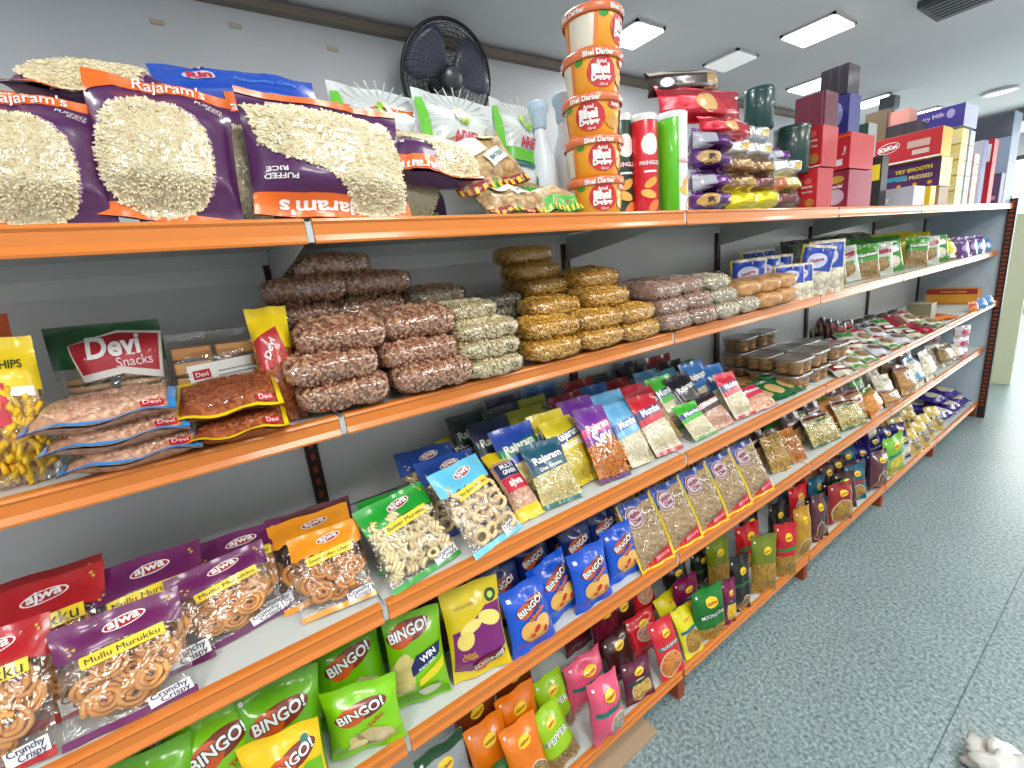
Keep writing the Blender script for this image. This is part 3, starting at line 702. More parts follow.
def nuttray(key, name, fd, col, fr, seed, pk='nut', ps=.0036):
    w, h, t = .15, .13, .036; r = h / w; m = C(*col)
    ins = inside_fn(ell(0, r * .47, .42, .3, 26, .7))
    d = [('r', -.5, r - .11, .5, r, m), ('r', -.5, 0, .5, .055, m), ('r', -.5, 0, -.45, r, m), ('r', .45, 0, .5, r, m), ('r', .26, .07, .42, .14, C(196, 20, 50), 8), ('t', 'Devi', .34, .105, .12, m_white, 8, .0), ('p', [(-.35, r - .13), (.2, r - .13), (.18, r - .16), (-.33, r - .16)], C(170, 30, 40))]
    pouch(key, name, w, h, t, GR(fd, 95), None, d, seed, .02, .03, 0, .0025, 14, 16, [('nuts', lambda mb, S, w, h: scatter(mb, S, lambda x, z: ins(x, z * r), w, h, pk, ps, 330, FM[fd], seed, .001, .002), True),
          ('clear_window', lambda mb, S, w, h: print_on(mb, [('p', ell(0, r * .47, .42, .3, 26, .7), FILM)], w, S, .0045))])
nuttray('nut_blue', 'nut_bag', 'peanut', (50, 140, 214), None, 115)
nuttray('nut_yellow', 'nut_bag', 'chana', (232, 206, 10), None, 116, 'ball', .0042)
pouch('nut_hang', 'nut_bag', .095, .2, .045, GR('chana', 95), [(.62, 1, m_yel)], [('r', -.4, 1.0, .3, 1.6, C(186, 40, 50), 20), ('t', 'Devi', -.05, 1.3, .4, m_white, 60, .02)], 117, .12, .04, .3, .004, 12, 20,
      [('nuts', lambda mb, S, w, h: scatter(mb, S, lambda x, z: True, w, h, 'ball', .0042, 140, FM['chana'], 7, .001, .002, z0=.05, z1=.6), True)])
# blister-like standing packs
def simple(key, name, col, w, h, t, decs=(), seed=1, seal=.05, pinch=.05, wr=.003, bands=None, rough=.3):
    pouch(key, name, w, h, t, C(*col, rough) if isinstance(col, tuple) else col, bands, list(decs), seed, pinch, seal, .2, wr, 12, 14)
simple('blue_card', 'snack_bag', GR('white', 70), .1, .17, .03, [('r', -.46, .8, .46, 1.6, C(24, 66, 170)), ('r', -.5, 0, -.44, 1.7, m_yel), ('e', 0, 1.15, .3, .26, C(200, 205, 230), 20), ('t', 'Jeera', 0, 1.15, .4, C(180, 20, 40), 20, .02)], 121)
simple('green_fryum', 'snack_bag', (70, 170, 40), .12, .15, .04, [('e', 0, .5, .4, .4, GR('spice', 90)), ('r', -.45, .9, .45, 1.05, C(160, 200, 60), 5), ('e', -.2, .8, .2, .08, C(220, 230, 190), 30)], 122)
simple('green_lay', 'snack_bag', (60, 140, 50), .12, .15, .04, [('e', 0, .4, .3, .25, GR('white', 80)), ('r', -.3, .75, .3, 1.0, m_white, 10)], 123)
simple('white_lay', 'snack_bag', (196, 200, 190), .12, .14, .035, [('e', 0, .4, .3, .25, GR('spice', 80)), ('r', -.4, .75, .4, .9, C(150, 30, 50), 10), ('e', .2, .6, .1, .06, C(80, 160, 60))], 124)
simple('yellow_small', 'snack_bag', (226, 206, 20), .1, .14, .04, [('e', 0, .6, .25, .2, C(200, 170, 30))], 125)
simple('yellow_dark', 'noodle_pack', (120, 110, 10), .12, .1, .035, [('r', -.3, .3, .3, .5, C(160, 30, 30))], 126)
simple('violet_small', 'snack_bag', (90, 40, 120), .1, .12, .035, [('e', 0, .5, .3, .2, C(170, 150, 200))], 127)
simple('cyan_small', 'snack_bag', (60, 130, 200), .1, .11, .035, [('e', 0, .5, .3, .2, C(190, 210, 230))], 128)
simple('black_pack', 'snack_bag', (26, 26, 24), .13, .14, .04, [('e', 0, .6, .25, .2, C(70, 90, 50)), ('r', -.3, .8, .3, .86, C(120, 120, 110))], 129)
simple('sachet_white', 'sachet', (206, 204, 196), .085, .15, .012, [('r', -.45, 1.3, .45, 1.7, C(190, 30, 60)), ('e', 0, .8, .34, .36, GR('spice', 90)), ('r', -.45, .1, .45, .3, C(90, 150, 50))], 130, wr=.0015)
simple('sachet_navy', 'sachet', (200, 200, 206), .085, .15, .012, [('r', -.45, 1.25, .45, 1.7, C(30, 30, 60)), ('e', 0, .8, .34, .3, C(120, 80, 60)), ('t', 'Masala', 0, 1.45, .6, m_white, 0, .02)], 131, wr=.0015)
simple('sachet_green', 'sachet', (196, 196, 176), .085, .15, .012, [('r', -.45, 1.2, .45, 1.7, C(60, 150, 60)), ('r', -.45, .4, .45, .9, C(120, 20, 30)), ('e', 0, .65, .3, .15, m_white)], 132, wr=.0015)
simple('sachet_red', 'sachet', (170, 20, 50), .085, .15, .012, [('e', 0, .8, .34, .36, GR('choc', 90)), ('t', 'Masala', 0, 1.45, .6, m_white, 0, .02)], 133, wr=.0015)
simple('sachet_dark', 'sachet', (60, 24, 24), .085, .12, .014, [('r', -.45, .9, .45, 1.1, C(160, 30, 30)), ('e', 0, .5, .3, .25, C(140, 110, 60))], 134, wr=.0015)
simple('flat_green', 'sachet', (12, 100, 50), .1, .15, .014, [('e', 0, .6, .36, .36, C(206, 170, 110)), ('t', 'Rusk', 0, 1.2, .6, m_white, 0, .02)], 135, wr=.0015)
simple('flat_gold', 'sachet', (176, 130, 76), .1, .12, .014, [('r', -.45, .9, .45, 1.1, C(60, 20, 20))], 136, wr=.0015)
simple('flat_orange', 'sachet', (222, 120, 30), .1, .13, .016, [('r', -.45, .7, .45, 1.0, C(186, 40, 30))], 137, wr=.0015)
simple('pinkwhite', 'snack_bag', (214, 200, 206), .14, .075, .05, [('e', 0, .26, .3, .14, C(196, 40, 80))], 138)
# top shelf
simple('blue_det', 'detergent_pack', (16, 76, 190), .30, .17, .05, [('e', -.23, .3, .10, .06, C(210, 225, 245), 5), ('t', 'Rin', -.23, .3, .15, C(206, 20, 60), 5, .05), ('s', -.22, .44, .06, m_white, 6), ('t', 'Advanced Care', .16, .27, .4, C(80, 150, 230), 5)], 141, wr=.004)
arl = []
for i in range(28):
    a = 2 * PI * i / 28; arl.append(('p', [(.11 * math.cos(a), .78 + .1 * math.sin(a)), (.46 * math.cos(a + .02), .78 + .26 * math.sin(a + .02)), (.46 * math.cos(a + .055), .78 + .26 * math.sin(a + .055))], C(176, 180, 172)))
for i in range(8):
    a = 2 * PI * i / 8; arl.append(('e', .05 * math.cos(a), .79 + .06 * math.sin(a), .045, .02, C(150, 190, 30), math.degrees(a) + 50))
arl += [('t', 'ARIEL', 0, .6, .32, C(190, 40, 70), -2, .035), ('r', -.47, .44, .47, .54, C(90, 180, 50), -2), ('r', -.47, .40, .47, .43, m_teal, -2), ('e', .33, .66, .07, .08, C(196, 200, 200)), ('e', .12, .3, .06, .05, m_teal), ('e', .3, .2, .1, .05, C(190, 210, 205)), ('r', -.47, .04, -.38, .9, C(110, 200, 60), 3)]
simple('white_det', 'detergent_pack', (214, 222, 222), .24, .235, .08, arl, 142, wr=.004, rough=.35)
mixd = [('r', -.5, 0, .5, .1, C(150, 24, 50)), ('r', -.06, .0, .06, .1, C(50, 140, 50))] + [('r', -.48 + i * .1, .0, -.43 + i * .1, .07, C(240, 200, 50)) for i in range(10)]
simple('mixpack', 'mixture_bag', GR('mix', 70), .15, .11, .05, mixd + [('r', -.3, .35, .0, .62, C(226, 220, 214), 10), ('r', -.05, .22, .25, .38, m_white, 20), ('t', 'BATEESI', .1, .3, .24, m_teal, 20), ('e', .2, .6, .14, .06, m_yel, 10)], 143, wr=.006)
simple('mixpack_green', 'mixture_bag', GR('mix', 70), .14, .07, .05, [('r', -.4, 0, .5, .14, C(60, 170, 50))] + [('r', -.48 + i * .1, .0, -.43 + i * .1, .07, C(240, 200, 50)) for i in range(10)], 144, wr=.006)
def FO(r, g, b): return pm('foil_%02x%02x%02x' % (r, g, b), (min(255, r + 20), min(255, g + 20), min(255, b + 20)), .26, .55, .3, bump=(60, .6))
simple('red_foil', 'biscuit_pack', FO(180, 14, 34), .15, .085, .06, [('e', -.05, .28, .12, .15, C(220, 170, 90), 20)], 145, wr=.011)
simple('choc_pack', 'coffee_pack', (48, 30, 26), .2, .075, .05, [('e', -.33, .17, .08, .07, m_white, 10), ('p', [(.2, .05), (.45, .05), (.48, .3), (.25, .3)], C(190, 150, 90)), ('r', -.48, .3, .48, .36, C(190, 180, 170))], 146, wr=.004)
simple('purple_foil', 'chocolate_pack', FO(76, 20, 96), .09, .055, .06, [('r', -.5, .06, -.18, .52, C(170, 172, 184))], 147, wr=.011)
simple('purple_coin', 'chocolate_pack', FO(70, 18, 88), .1, .07, .06, [('e', -.28, .34, .2, .22, C(190, 150, 80)), ('t', 'R', -.28, .34, .14, C(60, 30, 30), 0, .05)], 148, wr=.011)
simple('silver_foil', 'biscuit_pack', FO(186, 188, 190), .11, .07, .06, [('e', .1, .3, .14, .1, C(214, 176, 90), 20)], 149, wr=.011)
simple('bronze_foil', 'biscuit_pack', FO(128, 96, 60), .1, .07, .06, [('e', .1, .3, .14, .1, C(180, 140, 80))], 150, wr=.011)
simple('lemon_foil', 'biscuit_pack', FO(220, 206, 20), .1, .055, .06, [('r', .0, .1, .4, .45, C(236, 226, 120))], 151, wr=.011)
simple('brown_foil', 'biscuit_pack', FO(96, 56, 56), .1, .055, .06, [('e', .1, .28, .07, .1, C(220, 200, 200))], 152, wr=.011)
simple('cream_foil', 'biscuit_pack', FO(216, 200, 120), .1, .07, .06, [('r', -.5, .1, -.3, .5, C(196, 110, 60))], 153, wr=.011)

# ------------------------------------------------------------------ the room
SX = [0.0079, -0.0335, 0.0040, -0.0275, -0.0153]           # front edge of each shelf
SZ = [1.5693, 1.2589, 0.9039, 0.5578, 0.1250]              # top of each front lip
YJ = [-0.7399, 0.1601, 1.0601, 1.9601, 2.8601, 3.7601, 4.79]
XB = -0.46
FAR = 9.2
def struct(name, mb, smooth=False):
    o = mb.build(name, None, smooth); o['kind'] = 'structure'; return o
# speckled stone floor with thin joints
m_floor = bpy.data.materials.new('speckled_floor'); m_floor.use_nodes = True
nt = m_floor.node_tree; b = nt.nodes['Principled BSDF']; tc = nt.nodes.new('ShaderNodeTexCoord')
mpn = nt.nodes.new('ShaderNodeMapping'); mpn.inputs['Scale'].default_value = (1, 0.8, 1); mpn.inputs['Rotation'].default_value = (0, 0, .5)
n1 = nt.nodes.new('ShaderNodeTexNoise'); n1.inputs['Scale'].default_value = 95; n1.inputs['Detail'].default_value = 4; n1.inputs['Roughness'].default_value = .7
n2 = nt.nodes.new('ShaderNodeTexNoise'); n2.inputs['Scale'].default_value = 2.2; n2.inputs['Detail'].default_value = 3
r1 = nt.nodes.new('ShaderNodeValToRGB')
r1.color_ramp.elements[0].position = .34; r1.color_ramp.elements[0].color = lin((84, 106, 110))
r1.color_ramp.elements[1].position = .66; r1.color_ramp.elements[1].color = lin((184, 204, 206))
mx = nt.nodes.new('ShaderNodeMixRGB'); mx.blend_type = 'MULTIPLY'; mx.inputs[0].default_value = .35
sx_ = nt.nodes.new('ShaderNodeSeparateXYZ'); nt.links.new(tc.outputs['Object'], sx_.inputs[0])
wv = nt.nodes.new('ShaderNodeMath'); wv.operation = 'PINGPONG'; wv.inputs[1].default_value = 0.6
ad_ = nt.nodes.new('ShaderNodeMath'); ad_.operation = 'ADD'; ad_.inputs[1].default_value = -0.535 + 6.0
nt.links.new(sx_.outputs[0], ad_.inputs[0]); nt.links.new(ad_.outputs[0], wv.inputs[0])
gt = nt.nodes.new('ShaderNodeMath'); gt.operation = 'GREATER_THAN'; gt.inputs[1].default_value = 0.0022; nt.links.new(wv.outputs[0], gt.inputs[0])
jn = nt.nodes.new('ShaderNodeMath'); jn.operation = 'MULTIPLY_ADD'; jn.inputs[1].default_value = .55; jn.inputs[2].default_value = .45; nt.links.new(gt.outputs[0], jn.inputs[0])
mx2 = nt.nodes.new('ShaderNodeMixRGB'); mx2.blend_type = 'MULTIPLY'; mx2.inputs[0].default_value = 1
nt.links.new(tc.outputs['Object'], mpn.inputs[0]); nt.links.new(mpn.outputs[0], n1.inputs[0]); nt.links.new(tc.outputs['Object'], n2.inputs[0])
nt.links.new(n1.outputs[0], r1.inputs[0]); nt.links.new(r1.outputs[0], mx.inputs[1]); nt.links.new(n2.outputs[0], mx.inputs[2])
nt.links.new(mx.outputs[0], mx2.inputs[1]); nt.links.new(jn.outputs[0], mx2.inputs[2]); nt.links.new(mx2.outputs[0], b.inputs['Base Color'])
b.inputs['Roughness'].default_value = .33
m_wall = pm('wall_paint', (196, 199, 203), .8, var=(1.3, (182, 186, 191), .35, .7), bump=(6, .15))
m_ceil = pm('ceiling_paint', (214, 216, 218), .85, var=(.8, (200, 204, 208), .3, .7))
m = MB(); m.box(-1.35, -2.6, -.06, 2.7, FAR + 3, 0, m_floor); struct('floor', m)
m = MB(); m.box(-1.35, -2.6, CEIL, 2.7, FAR + .1, CEIL + .08, m_ceil); struct('ceiling', m)
m = MB(); m.box(-1.36, -2.6, 0, -1.28, FAR + .1, CEIL, m_wall); struct('wall_left', m)
m = MB(); m.box(2.6, -2.6, 0, 2.7, FAR + .1, CEIL, m_wall); struct('wall_right', m)
m = MB(); m.box(-1.35, -2.7, 0, 2.7, -2.6, CEIL, m_wall); struct('wall_back', m)
m = MB(); m.box(-1.35, FAR, 0, -.95, FAR + .1, CEIL, m_wall); m.box(2.2, FAR, 0, 2.7, FAR + .1, CEIL, m_wall); m.box(-.95, FAR, 2.25, 2.2, FAR + .1, CEIL, m_wall); struct('wall_far', m)
m_frame = pm('shop_front_frame', (70, 66, 62), .5)
m = MB()
for x in (-.95, .1, 1.15, 2.15): m.box(x, FAR, 0, x + .05, FAR + .06, 2.25, m_frame)
m.box(-.95, FAR, 2.2, 2.2, FAR + .06, 2.25, m_frame)
m.box(-.9, FAR + .02, .02, 2.15, FAR + .03, 2.2, film_mat('shop_glass', .04, (.97, .98, .97), .02)); struct('window_1', m)
m_trim = pm('trim_brown', (120, 108, 98), .7)
m = MB(); m.box(-1.28, -2.6, 2.455, -1.24, FAR, 2.485, m_trim); struct('trim_1', m)
m = MB(); m.box(-1.28, 7.0, 2.38, 2.6, 7.1, CEIL, m_trim); struct('trim_2', m)
m = MB(); m.box(-1.28, -2.6, 0, -1.27, FAR, .1, m_trim); struct('baseboard_left', m)

# ceiling panels
m_glow = pm('lamp_diffuser', (255, 252, 244), .5, emis=5.0); m_glowdim = pm('lamp_diffuser_dim', (226, 228, 226), .5, emis=.5)
m_lampf = pm('lamp_frame', (196, 198, 200), .4)
def ceiling_light(x, y, s, label, mat=m_glow, rnd_=False):
    t = empty('ceiling_light', (x, y, CEIL)); tag(t, label, 'ceiling light', 'flush ceiling lights')
    f = MB()
    if rnd_:
        f.lathe([(s * .5, -.002), (s * .5, -.02), (s * .42, -.024)], m_lampf, 28); f.build('frame', t)
        g = MB(); g.disc(s * .42, -.0235, mat, 28); g.build('diffuser', t)
    else:
        h = s / 2
        for a in ((-h, -h, h, -h + .015), (-h, h - .015, h, h), (-h, -h, -h + .015, h), (h - .015, -h, h, h)): f.box(a[0], a[1], -.012, a[2], a[3], -.001, m_lampf)
        f.build('frame', t)
        g = MB(); g.box(-h + .006, -h + .006, -.020, h - .006, h - .006, -.010, mat, .004); g.build('diffuser', t)
    return t
LL = ['square ceiling light just right of the tub tower', 'square ceiling light, unlit, above the foil packs', 'bright square ceiling light, largest in the picture', 'square ceiling light behind the dark grey carton',
      'ceiling light just above the brown box', 'furthest ceiling light, above the blue violet carton']
ceiling_light(-.90, 1.99, .2, LL[0]); ceiling_light(-.885, 2.78, .21, LL[1], m_glowdim); ceiling_light(-.49, 2.90, .25, LL[2]); ceiling_light(-.885, 3.815, .25, LL[3])
ceiling_light(-.86, 4.83, .25, LL[4]); ceiling_light(-.82, 5.9, .25, LL[5]); ceiling_light(-.33, 5.81, .22, 'small round ceiling light, unlit, at the far right', m_glowdim, True)
for i, (x, y) in enumerate(AISLE): ceiling_light(x, y, .6, 'large square ceiling light over the aisle, %s from the camera end' % ['first', 'second', 'third', 'fourth', 'fifth'][i])
t = empty('ceiling_vent', (-.02, 3.25, CEIL)); tag(t, 'dark grey ceiling vent at the top right corner of the picture', 'vent')
f = MB(); f.box(-.13, -.15, -.03, .13, .15, -.001, pm('vent_dark', (64, 68, 74), .6)); f.build('vent_frame', t)
for i in range(6):
    f = MB(); f.box(-.11, -.12 + i * .042, -.036, .11, -.10 + i * .042, -.03, pm('vent_slat', (90, 94, 100), .6)); f.build('slat', t)
t = empty('ceiling_speaker', (-.74, 4.75, CEIL)); tag(t, 'grey wedge speaker hanging under the ceiling beside a light', 'speaker')
f = MB(); f.box(-.05, -.06, -.12, .05, .06, -.03, pm('speaker_grey', (96, 100, 106), .6), .01); f.build('speaker_body', t)
f = MB(); f.box(-.012, -.012, -.03, .012, .012, -.0, pm('speaker_grey', (96, 100, 106), .6)); f.build('bracket', t)
for (y, z, lb) in ((.10, 2.37, 'small grey patch on the wall, left'), (.33, 2.40, 'small beige patch on the wall, middle'), (.66, 2.38, 'small beige patch on the wall, right')):
    f = MB(); f.box(-.004, -.02, -.008, 0, .02, .008, pm('patch_beige', (176, 170, 150), .8), .001); o = f.build('wall_patch', None, False, (-1.2755, y, z)); tag(o, lb, 'patch')

# ------------------------------------------------------------------ the long shelving rack
m_lip = pm('orange_enamel', (212, 122, 46), .34, coat=.3, bump=(30, .08)); m_deck = pm('pale_grey_enamel', (206, 212, 210), .42, bump=(20, .05))
m_back = pm('grey_steel_panel', (224, 224, 224), .38, bump=(8, .12), var=(3, (210, 212, 214), .35, .7)); m_steel = pm('bracket_zinc', (186, 190, 190), .45, .15)
m_post = pm('post_dark', (40, 28, 26), .5); m_slot = pm('post_slot_orange', (150, 64, 30), .5); m_foot = pm('foot_brown_orange', (150, 66, 30), .45)
rack = empty('shelving_rack', (XB, 0, 0)); tag(rack, 'long five-tier steel shelving with orange front lips along the wall', 'shelf')
def part(mb, name, parent=rack, smooth=False, label=None):
    o = mb.build(name, parent, smooth, (-XB, 0, 0) if parent is rack else None)
    if label: o['label'] = label
    return o
for k in range(5):
    for j in range(6):
        y0, y1 = YJ[j] + .003, YJ[j + 1] - .003
        xf, z = SX[k], SZ[k] - .004
        m = MB(); m.box(XB + .012, y0, z - .0015, xf - .002, y1, z, m_deck)
        if k < 4: m.box(XB + .012, y0, z - .03, XB + .02, y1, z, m_deck)
        sh = part(m, 'shelf')
        # rolled front lip profile swept along the bay
        g0, g1 = YJ[j] + (.0055 if j else 0), YJ[j + 1] - .0055
        pr = [(-.012, .0), (0, .0), (.0035, -.0015), (.005, -.005), (.0022, -.009), (.0015, -.024), (.0055, -.0325), (.0045, -.036), (-.010, -.036), (-.010, -.033), (-.001, -.0325), (-.0025, -.003), (-.012, -.003)]
        if k == 4: pr = [(p[0], p[1] * .8) for p in pr]
        m = MB(); n = len(pr)
        vs = [(xf + a, y, SZ[k] + c) for y in (g0, g1) for a, c in pr]
        fs = [(i, (i + 1) % n, n + (i + 1) % n, n + i) for i in range(n)] + [tuple(range(n))[::-1], tuple(range(n, 2 * n))]
        m.add(vs, fs, m_lip); m.build('front_lip', sh)
        if k < 4:
            m = MB()   # tapered arm under the shelf at the near end of each bay
            ya, yb = YJ[j] - .002, YJ[j] + .002
            P = [(XB + .01, z - .085), (xf - .03, z - .022), (xf - .004, z - .03), (xf - .004, z - .002), (XB + .01, z - .002)]
            n = len(P); vs = [(x, y, zz) for y in (ya, yb) for x, zz in P]
            m.add(vs, [(i, (i + 1) % n, n + (i + 1) % n, n + i) for i in range(n)] + [tuple(range(n))[::-1], tuple(range(n, 2 * n))], m_steel)
            m.box(xf - .006, YJ[j] - .0045, z - .03, xf + .001, YJ[j] + .0045, z - .001, m_steel)
            m.build('shelf_bracket', sh)
for j in range(6):
    m = MB(); ya, yb = YJ[j] + .016, YJ[j + 1] - .016
    m.box(XB - .004, ya, .06, XB + .002, yb, 1.62, m_back)
    for zz in (.42, .80, 1.16, 1.5): m.box(XB + .0005, ya, zz, XB + .004, yb, zz + .004, m_back)
    part(m, 'back_panel')
for j in range(7):
    m = MB(); y = YJ[j]; m.box(XB - .03, y - .015, 0, XB + .012, y + .015, 1.63, m_post)
    zz = .2
    while zz < 1.6: m.box(XB + .0115, y - .006, zz, XB + .0135, y + .004, zz + .018, m_slot); zz += .034
    part(m, 'upright')
    m = MB(); m.box(XB, y - .018, 0, SX[4] - .006, y + .018, .088, m_foot, .003); part(m, 'base_foot')
m = MB(); m.box(XB, 4.792, 0, -.002, 4.80, 1.62, pm('end_panel_blue_grey', (186, 200, 212), .5)); part(m, 'end_panel')
m = MB(); m.box(-.012, 4.775, 0, .03, 4.815, 1.60, m_post)
zz = .1
while zz < 1.58: m.box(-.004, 4.7735, zz, .02, 4.776, zz + .014, m_slot); zz += .03
part(m, 'end_post')

# ------------------------------------------------------------------ round and boxed goods
def cyl_surf(rf, h, a0=0.0):
    def S(x, z, off=0.0):
        r = rf(z) + off; a = -PI / 2 + a0 + x / rf(z); return (r * math.cos(a), r * math.sin(a), z)
    return S
# dessert tub
t = empty('tub'); rf = lambda z: .0535 + .009 * min(1, z / .07)
m = MB(); m.lathe([(.0, .001), (.050, .001), (.0535, .004), (.0625, .070), (.0625, .0705)], C(242, 166, 40), 40)
S = cyl_surf(rf, .08); m_tubtxt = m_white; lidc = C(222, 116, 72)
decs = [('r', -1.1, .06, -.40, .62, C(232, 130, 50)), ('r', -1.02, .08, -.48, .58, C(226, 222, 206)), ('e', -.30, .56, .09, .06, C(50, 150, 40)),
        ('e', .16, .36, .30, .27, C(200, 40, 40)), ('t', 'Amul', .14, .52, .2, m_white, 0, .03), ('t', 'Bhel', .13, .40, .36, m_white, 0, .08), ('t', 'Darbar', .14, .26, .4, m_white, 0, .08), ('t', '125 ml', .17, .14, .15, m_white, 0, .02),
        ('e', .66, .24, .20, .12, C(206, 150, 60)), ('e', .70, .54, .17, .07, C(200, 40, 40)), ('t', 'Amul', .7, .54, .22, m_white, 0, .03), ('r', -1.02, .62, -.5, .64, C(150, 30, 30)), ('e', 1.25, .34, .3, .22, C(246, 196, 60))]
print_on(m, [d for d in decs], .11, S, .0005, .0002, .1)
tubbody = m.build('container', t, True)
m = MB(); m.lathe([(.0655, .066), (.0675, .067), (.0675, .080), (.066, .083), (.060, .083), (.058, .081), (0, .081)], lidc, 40)
S = cyl_surf(lambda z: .0676, .02); print_on(m, [('t', 'Bhel Darbar', .1, .66, .62, m_white, 0, .03), ('t', 'Bhel Darbar', -1.0, .66, .6, m_white, 0, .03), ('t', 'Bhel Darbar', 1.15, .66, .6, m_white, 0, .03)], .11, S, .0004, .0002, .1)
m.build('lid', t, True)
TW = ['bottom', 'second from bottom', 'middle', 'second from top', 'top']
tub0 = t
for i, (x, y, a) in enumerate([(-.07, .828, .05), (-.07, .829, .1), (-.071, .832, -.35), (-.07, .838, .1), (-.068, .845, .95)]):
    c = tub0 if i == 0 else copy_tree(tub0)
    c.location = (x, y, 1.5655 + .0835 * i); c.rotation_euler = (0, 0, PI / 2 - .82 + a)
    tag(c, 'orange dessert tub with white lettering on red circle, %s of the tower' % TW[i], 'tub', 'dessert tubs in the tower')
# crisps canisters
def canister(name, cols, x, y, r, h, ang, label, stripe=None, z=1.5655, lid=(214, 222, 224), letters='PRINGLES', chips_=True, cat='can'):
    t = empty(name, (x, y, z)); t.rotation_euler = (0, 0, ang); tag(t, label, cat)
    m = MB(); m.lathe([(0, .001), (r - .002, .001), (r, .003), (r, h - .012), (r - .001, h - .010)], C(*cols), 36)
    S = cyl_surf(lambda z: r, h); w = 2 * r; d = []
    if stripe: d.append(('r', .15, .05, 1.4, h / w - .16, C(*stripe)))
    if letters:
        o = .55 if stripe else .1
        d += [('e', o, h / w * .70, .33, .36, m_white), ('t', letters, o, h / w * .52, .82, C(200, 30, 60), 0, .07), ('t', letters, o, h / w * .52 + .01, .8, m_white, 0, .02), ('r', o - .25, h / w * .43, o + .25, h / w * .45, m_white)]
        if chips_: d += [('e', o, h / w * .33, .28, .14, C(232, 160, 60), 30), ('e', o - .1, h / w * .22, .3, .14, C(240, 180, 80), -20), ('e', o + .1, h / w * .10, .26, .16, C(226, 120, 50), 40)]
    print_on(m, d, w, S, .0004, .0002, .1)
    m.build('can_body', t, True)
    m = MB(); m.lathe([(r + .0008, h - .016), (r + .0008, h - .002), (r - .002, h), (r - .006, h - .003), (0, h - .003)], C(*lid), 36); m.build('lid', t, True)
    return t
canister('crisps_canister', (14, 60, 44), -.12, .968, .037, .245, 1.1, 'dark green crisps canister beside the tub tower')
canister('crisps_canister', (216, 22, 50), -.075, 1.012, .034, .238, .98, 'red crisps canister between the dark green and bright green ones')
canister('crisps_canister', (92, 196, 20), -.045, 1.085, .037, .24, .78, 'bright green crisps canister with white side at the shelf front', (226, 230, 226))
canister('tin_canister', (10, 56, 50), -.085, 1.80, .055, .155, 1.1, 'dark green tin, right one of two, standing on two brown foil packs', None, 1.687, (10, 56, 50), None, cat='tin')
canister('tin_canister', (8, 60, 56), -.13, 1.665, .045, .125, 1.1, 'dark green tin standing on the foil pack heap', None, 1.833, (16, 70, 66), None, cat='tin')
# spray bottles, translucent white
def bottle(x, y, h, label):
    t = empty('spray_bottle', (x, y, 1.5655)); tag(t, label, 'bottle', 'white bottles left of the tub tower')
    m = MB(); m.lathe([(0, .002), (.030, .002), (.034, .008), (.035, h * .45), (.030, h * .58), (.016, h * .72), (.013, h * .80), (.013, h * .82)], pm('milky_plastic', (214, 224, 230), .35), 28); m.build('bottle_body', t, True)
    m = MB(); m.lathe([(.015, h * .80), (.018, h * .82), (.018, h * .90), (.024, h * .94), (.026, h), (.020, h * 1.01), (0, h * 1.01)], pm('bottle_cap_blue', (176, 202, 222), .4), 24); m.build('cap', t, True)
bottle(-.18, .765, .275, 'milky white bottle left of the tub tower, shorter one'); bottle(-.20, .86, .31, 'milky white bottle touching the tub tower, taller one')

# wall fan
t = empty('wall_fan', (-1.12, 1.07, 2.27)); tag(t, 'black wall fan with round wire cage near the ceiling', 'fan'); t.rotation_euler = (0, .30, -.05)
m_fan = pm('fan_black', (22, 23, 27), .35); m_blade = pm('fan_blade', (74, 80, 98), .3)
FR = .200
def ringpts(r, x, n=48): return [(x, r * math.cos(2 * PI * i / n), r * math.sin(2 * PI * i / n)) for i in range(n)]
m = MB(); m.tube(ringpts(FR, 0, 64), .007, m_fan, 8, True); m.build('cage_rim', t, True)
for nm, sx in (('front_grille', 1), ('rear_grille', -1)):
    m = MB()
    for r in [FR * f for f in (.28, .36, .44, .52, .60, .68, .76, .84, .92)]: m.tube(ringpts(r, sx * .06 * (1 - (r / FR) ** 4), 48), .0011, m_fan, 4, True)
    for i in range(48 if sx > 0 else 24):
        a = 2 * PI * i / (48 if sx > 0 else 24)
        m.tube([(sx * .06 * (1 - f ** 4), FR * f * math.cos(a + f * .3 * sx), FR * f * math.sin(a + f * .3 * sx)) for f in (.2, .4, .6, .75, .88, 1.0)], .0010, m_fan, 4)
    m.build(nm, t, True)
m = MB(); m.lathe([(.0, .062), (.040, .060), (.044, .052), (.044, .046)], pm('fan_badge', (58, 60, 66), .3), 28, M=Matrix.Rotation(PI / 2, 4, 'Y')); m.build('centre_badge', t, True)
m = MB(); m.lathe([(.0, .03), (.035, .028), (.04, .0), (.035, -.02)], m_fan, 24, M=Matrix.Rotation(PI / 2, 4, 'Y')); m.build('hub', t, True)
for i in range(3):
    a0 = i * 2 * PI / 3 + .4; vs = []; fs = []
    for j in range(7):
        rr = .035 + .155 * j / 6
        for k2 in range(7):
            aa = a0 + (k2 / 6 - .5) * (1.15 + .35 * math.sin(PI * j / 6)); vs.append((.018 - .036 * k2 / 6, rr * math.cos(aa), rr * math.sin(aa)))
    for j in range(6):
        for k2 in range(6): fs.append((j * 7 + k2, j * 7 + k2 + 1, (j + 1) * 7 + k2 + 1, (j + 1) * 7 + k2))
    m = MB(); m.add(vs, fs, m_blade); b_ = m.build('blade', t, True)
    so = b_.modifiers.new('thickness', 'SOLIDIFY'); so.thickness = .002
m = MB(); m.lathe([(.0, -.10), (.045, -.098), (.055, -.06), (.055, -.02), (.04, -.015)], m_fan, 24, M=Matrix.Rotation(PI / 2, 4, 'Y')); m.build('motor_housing', t, True)
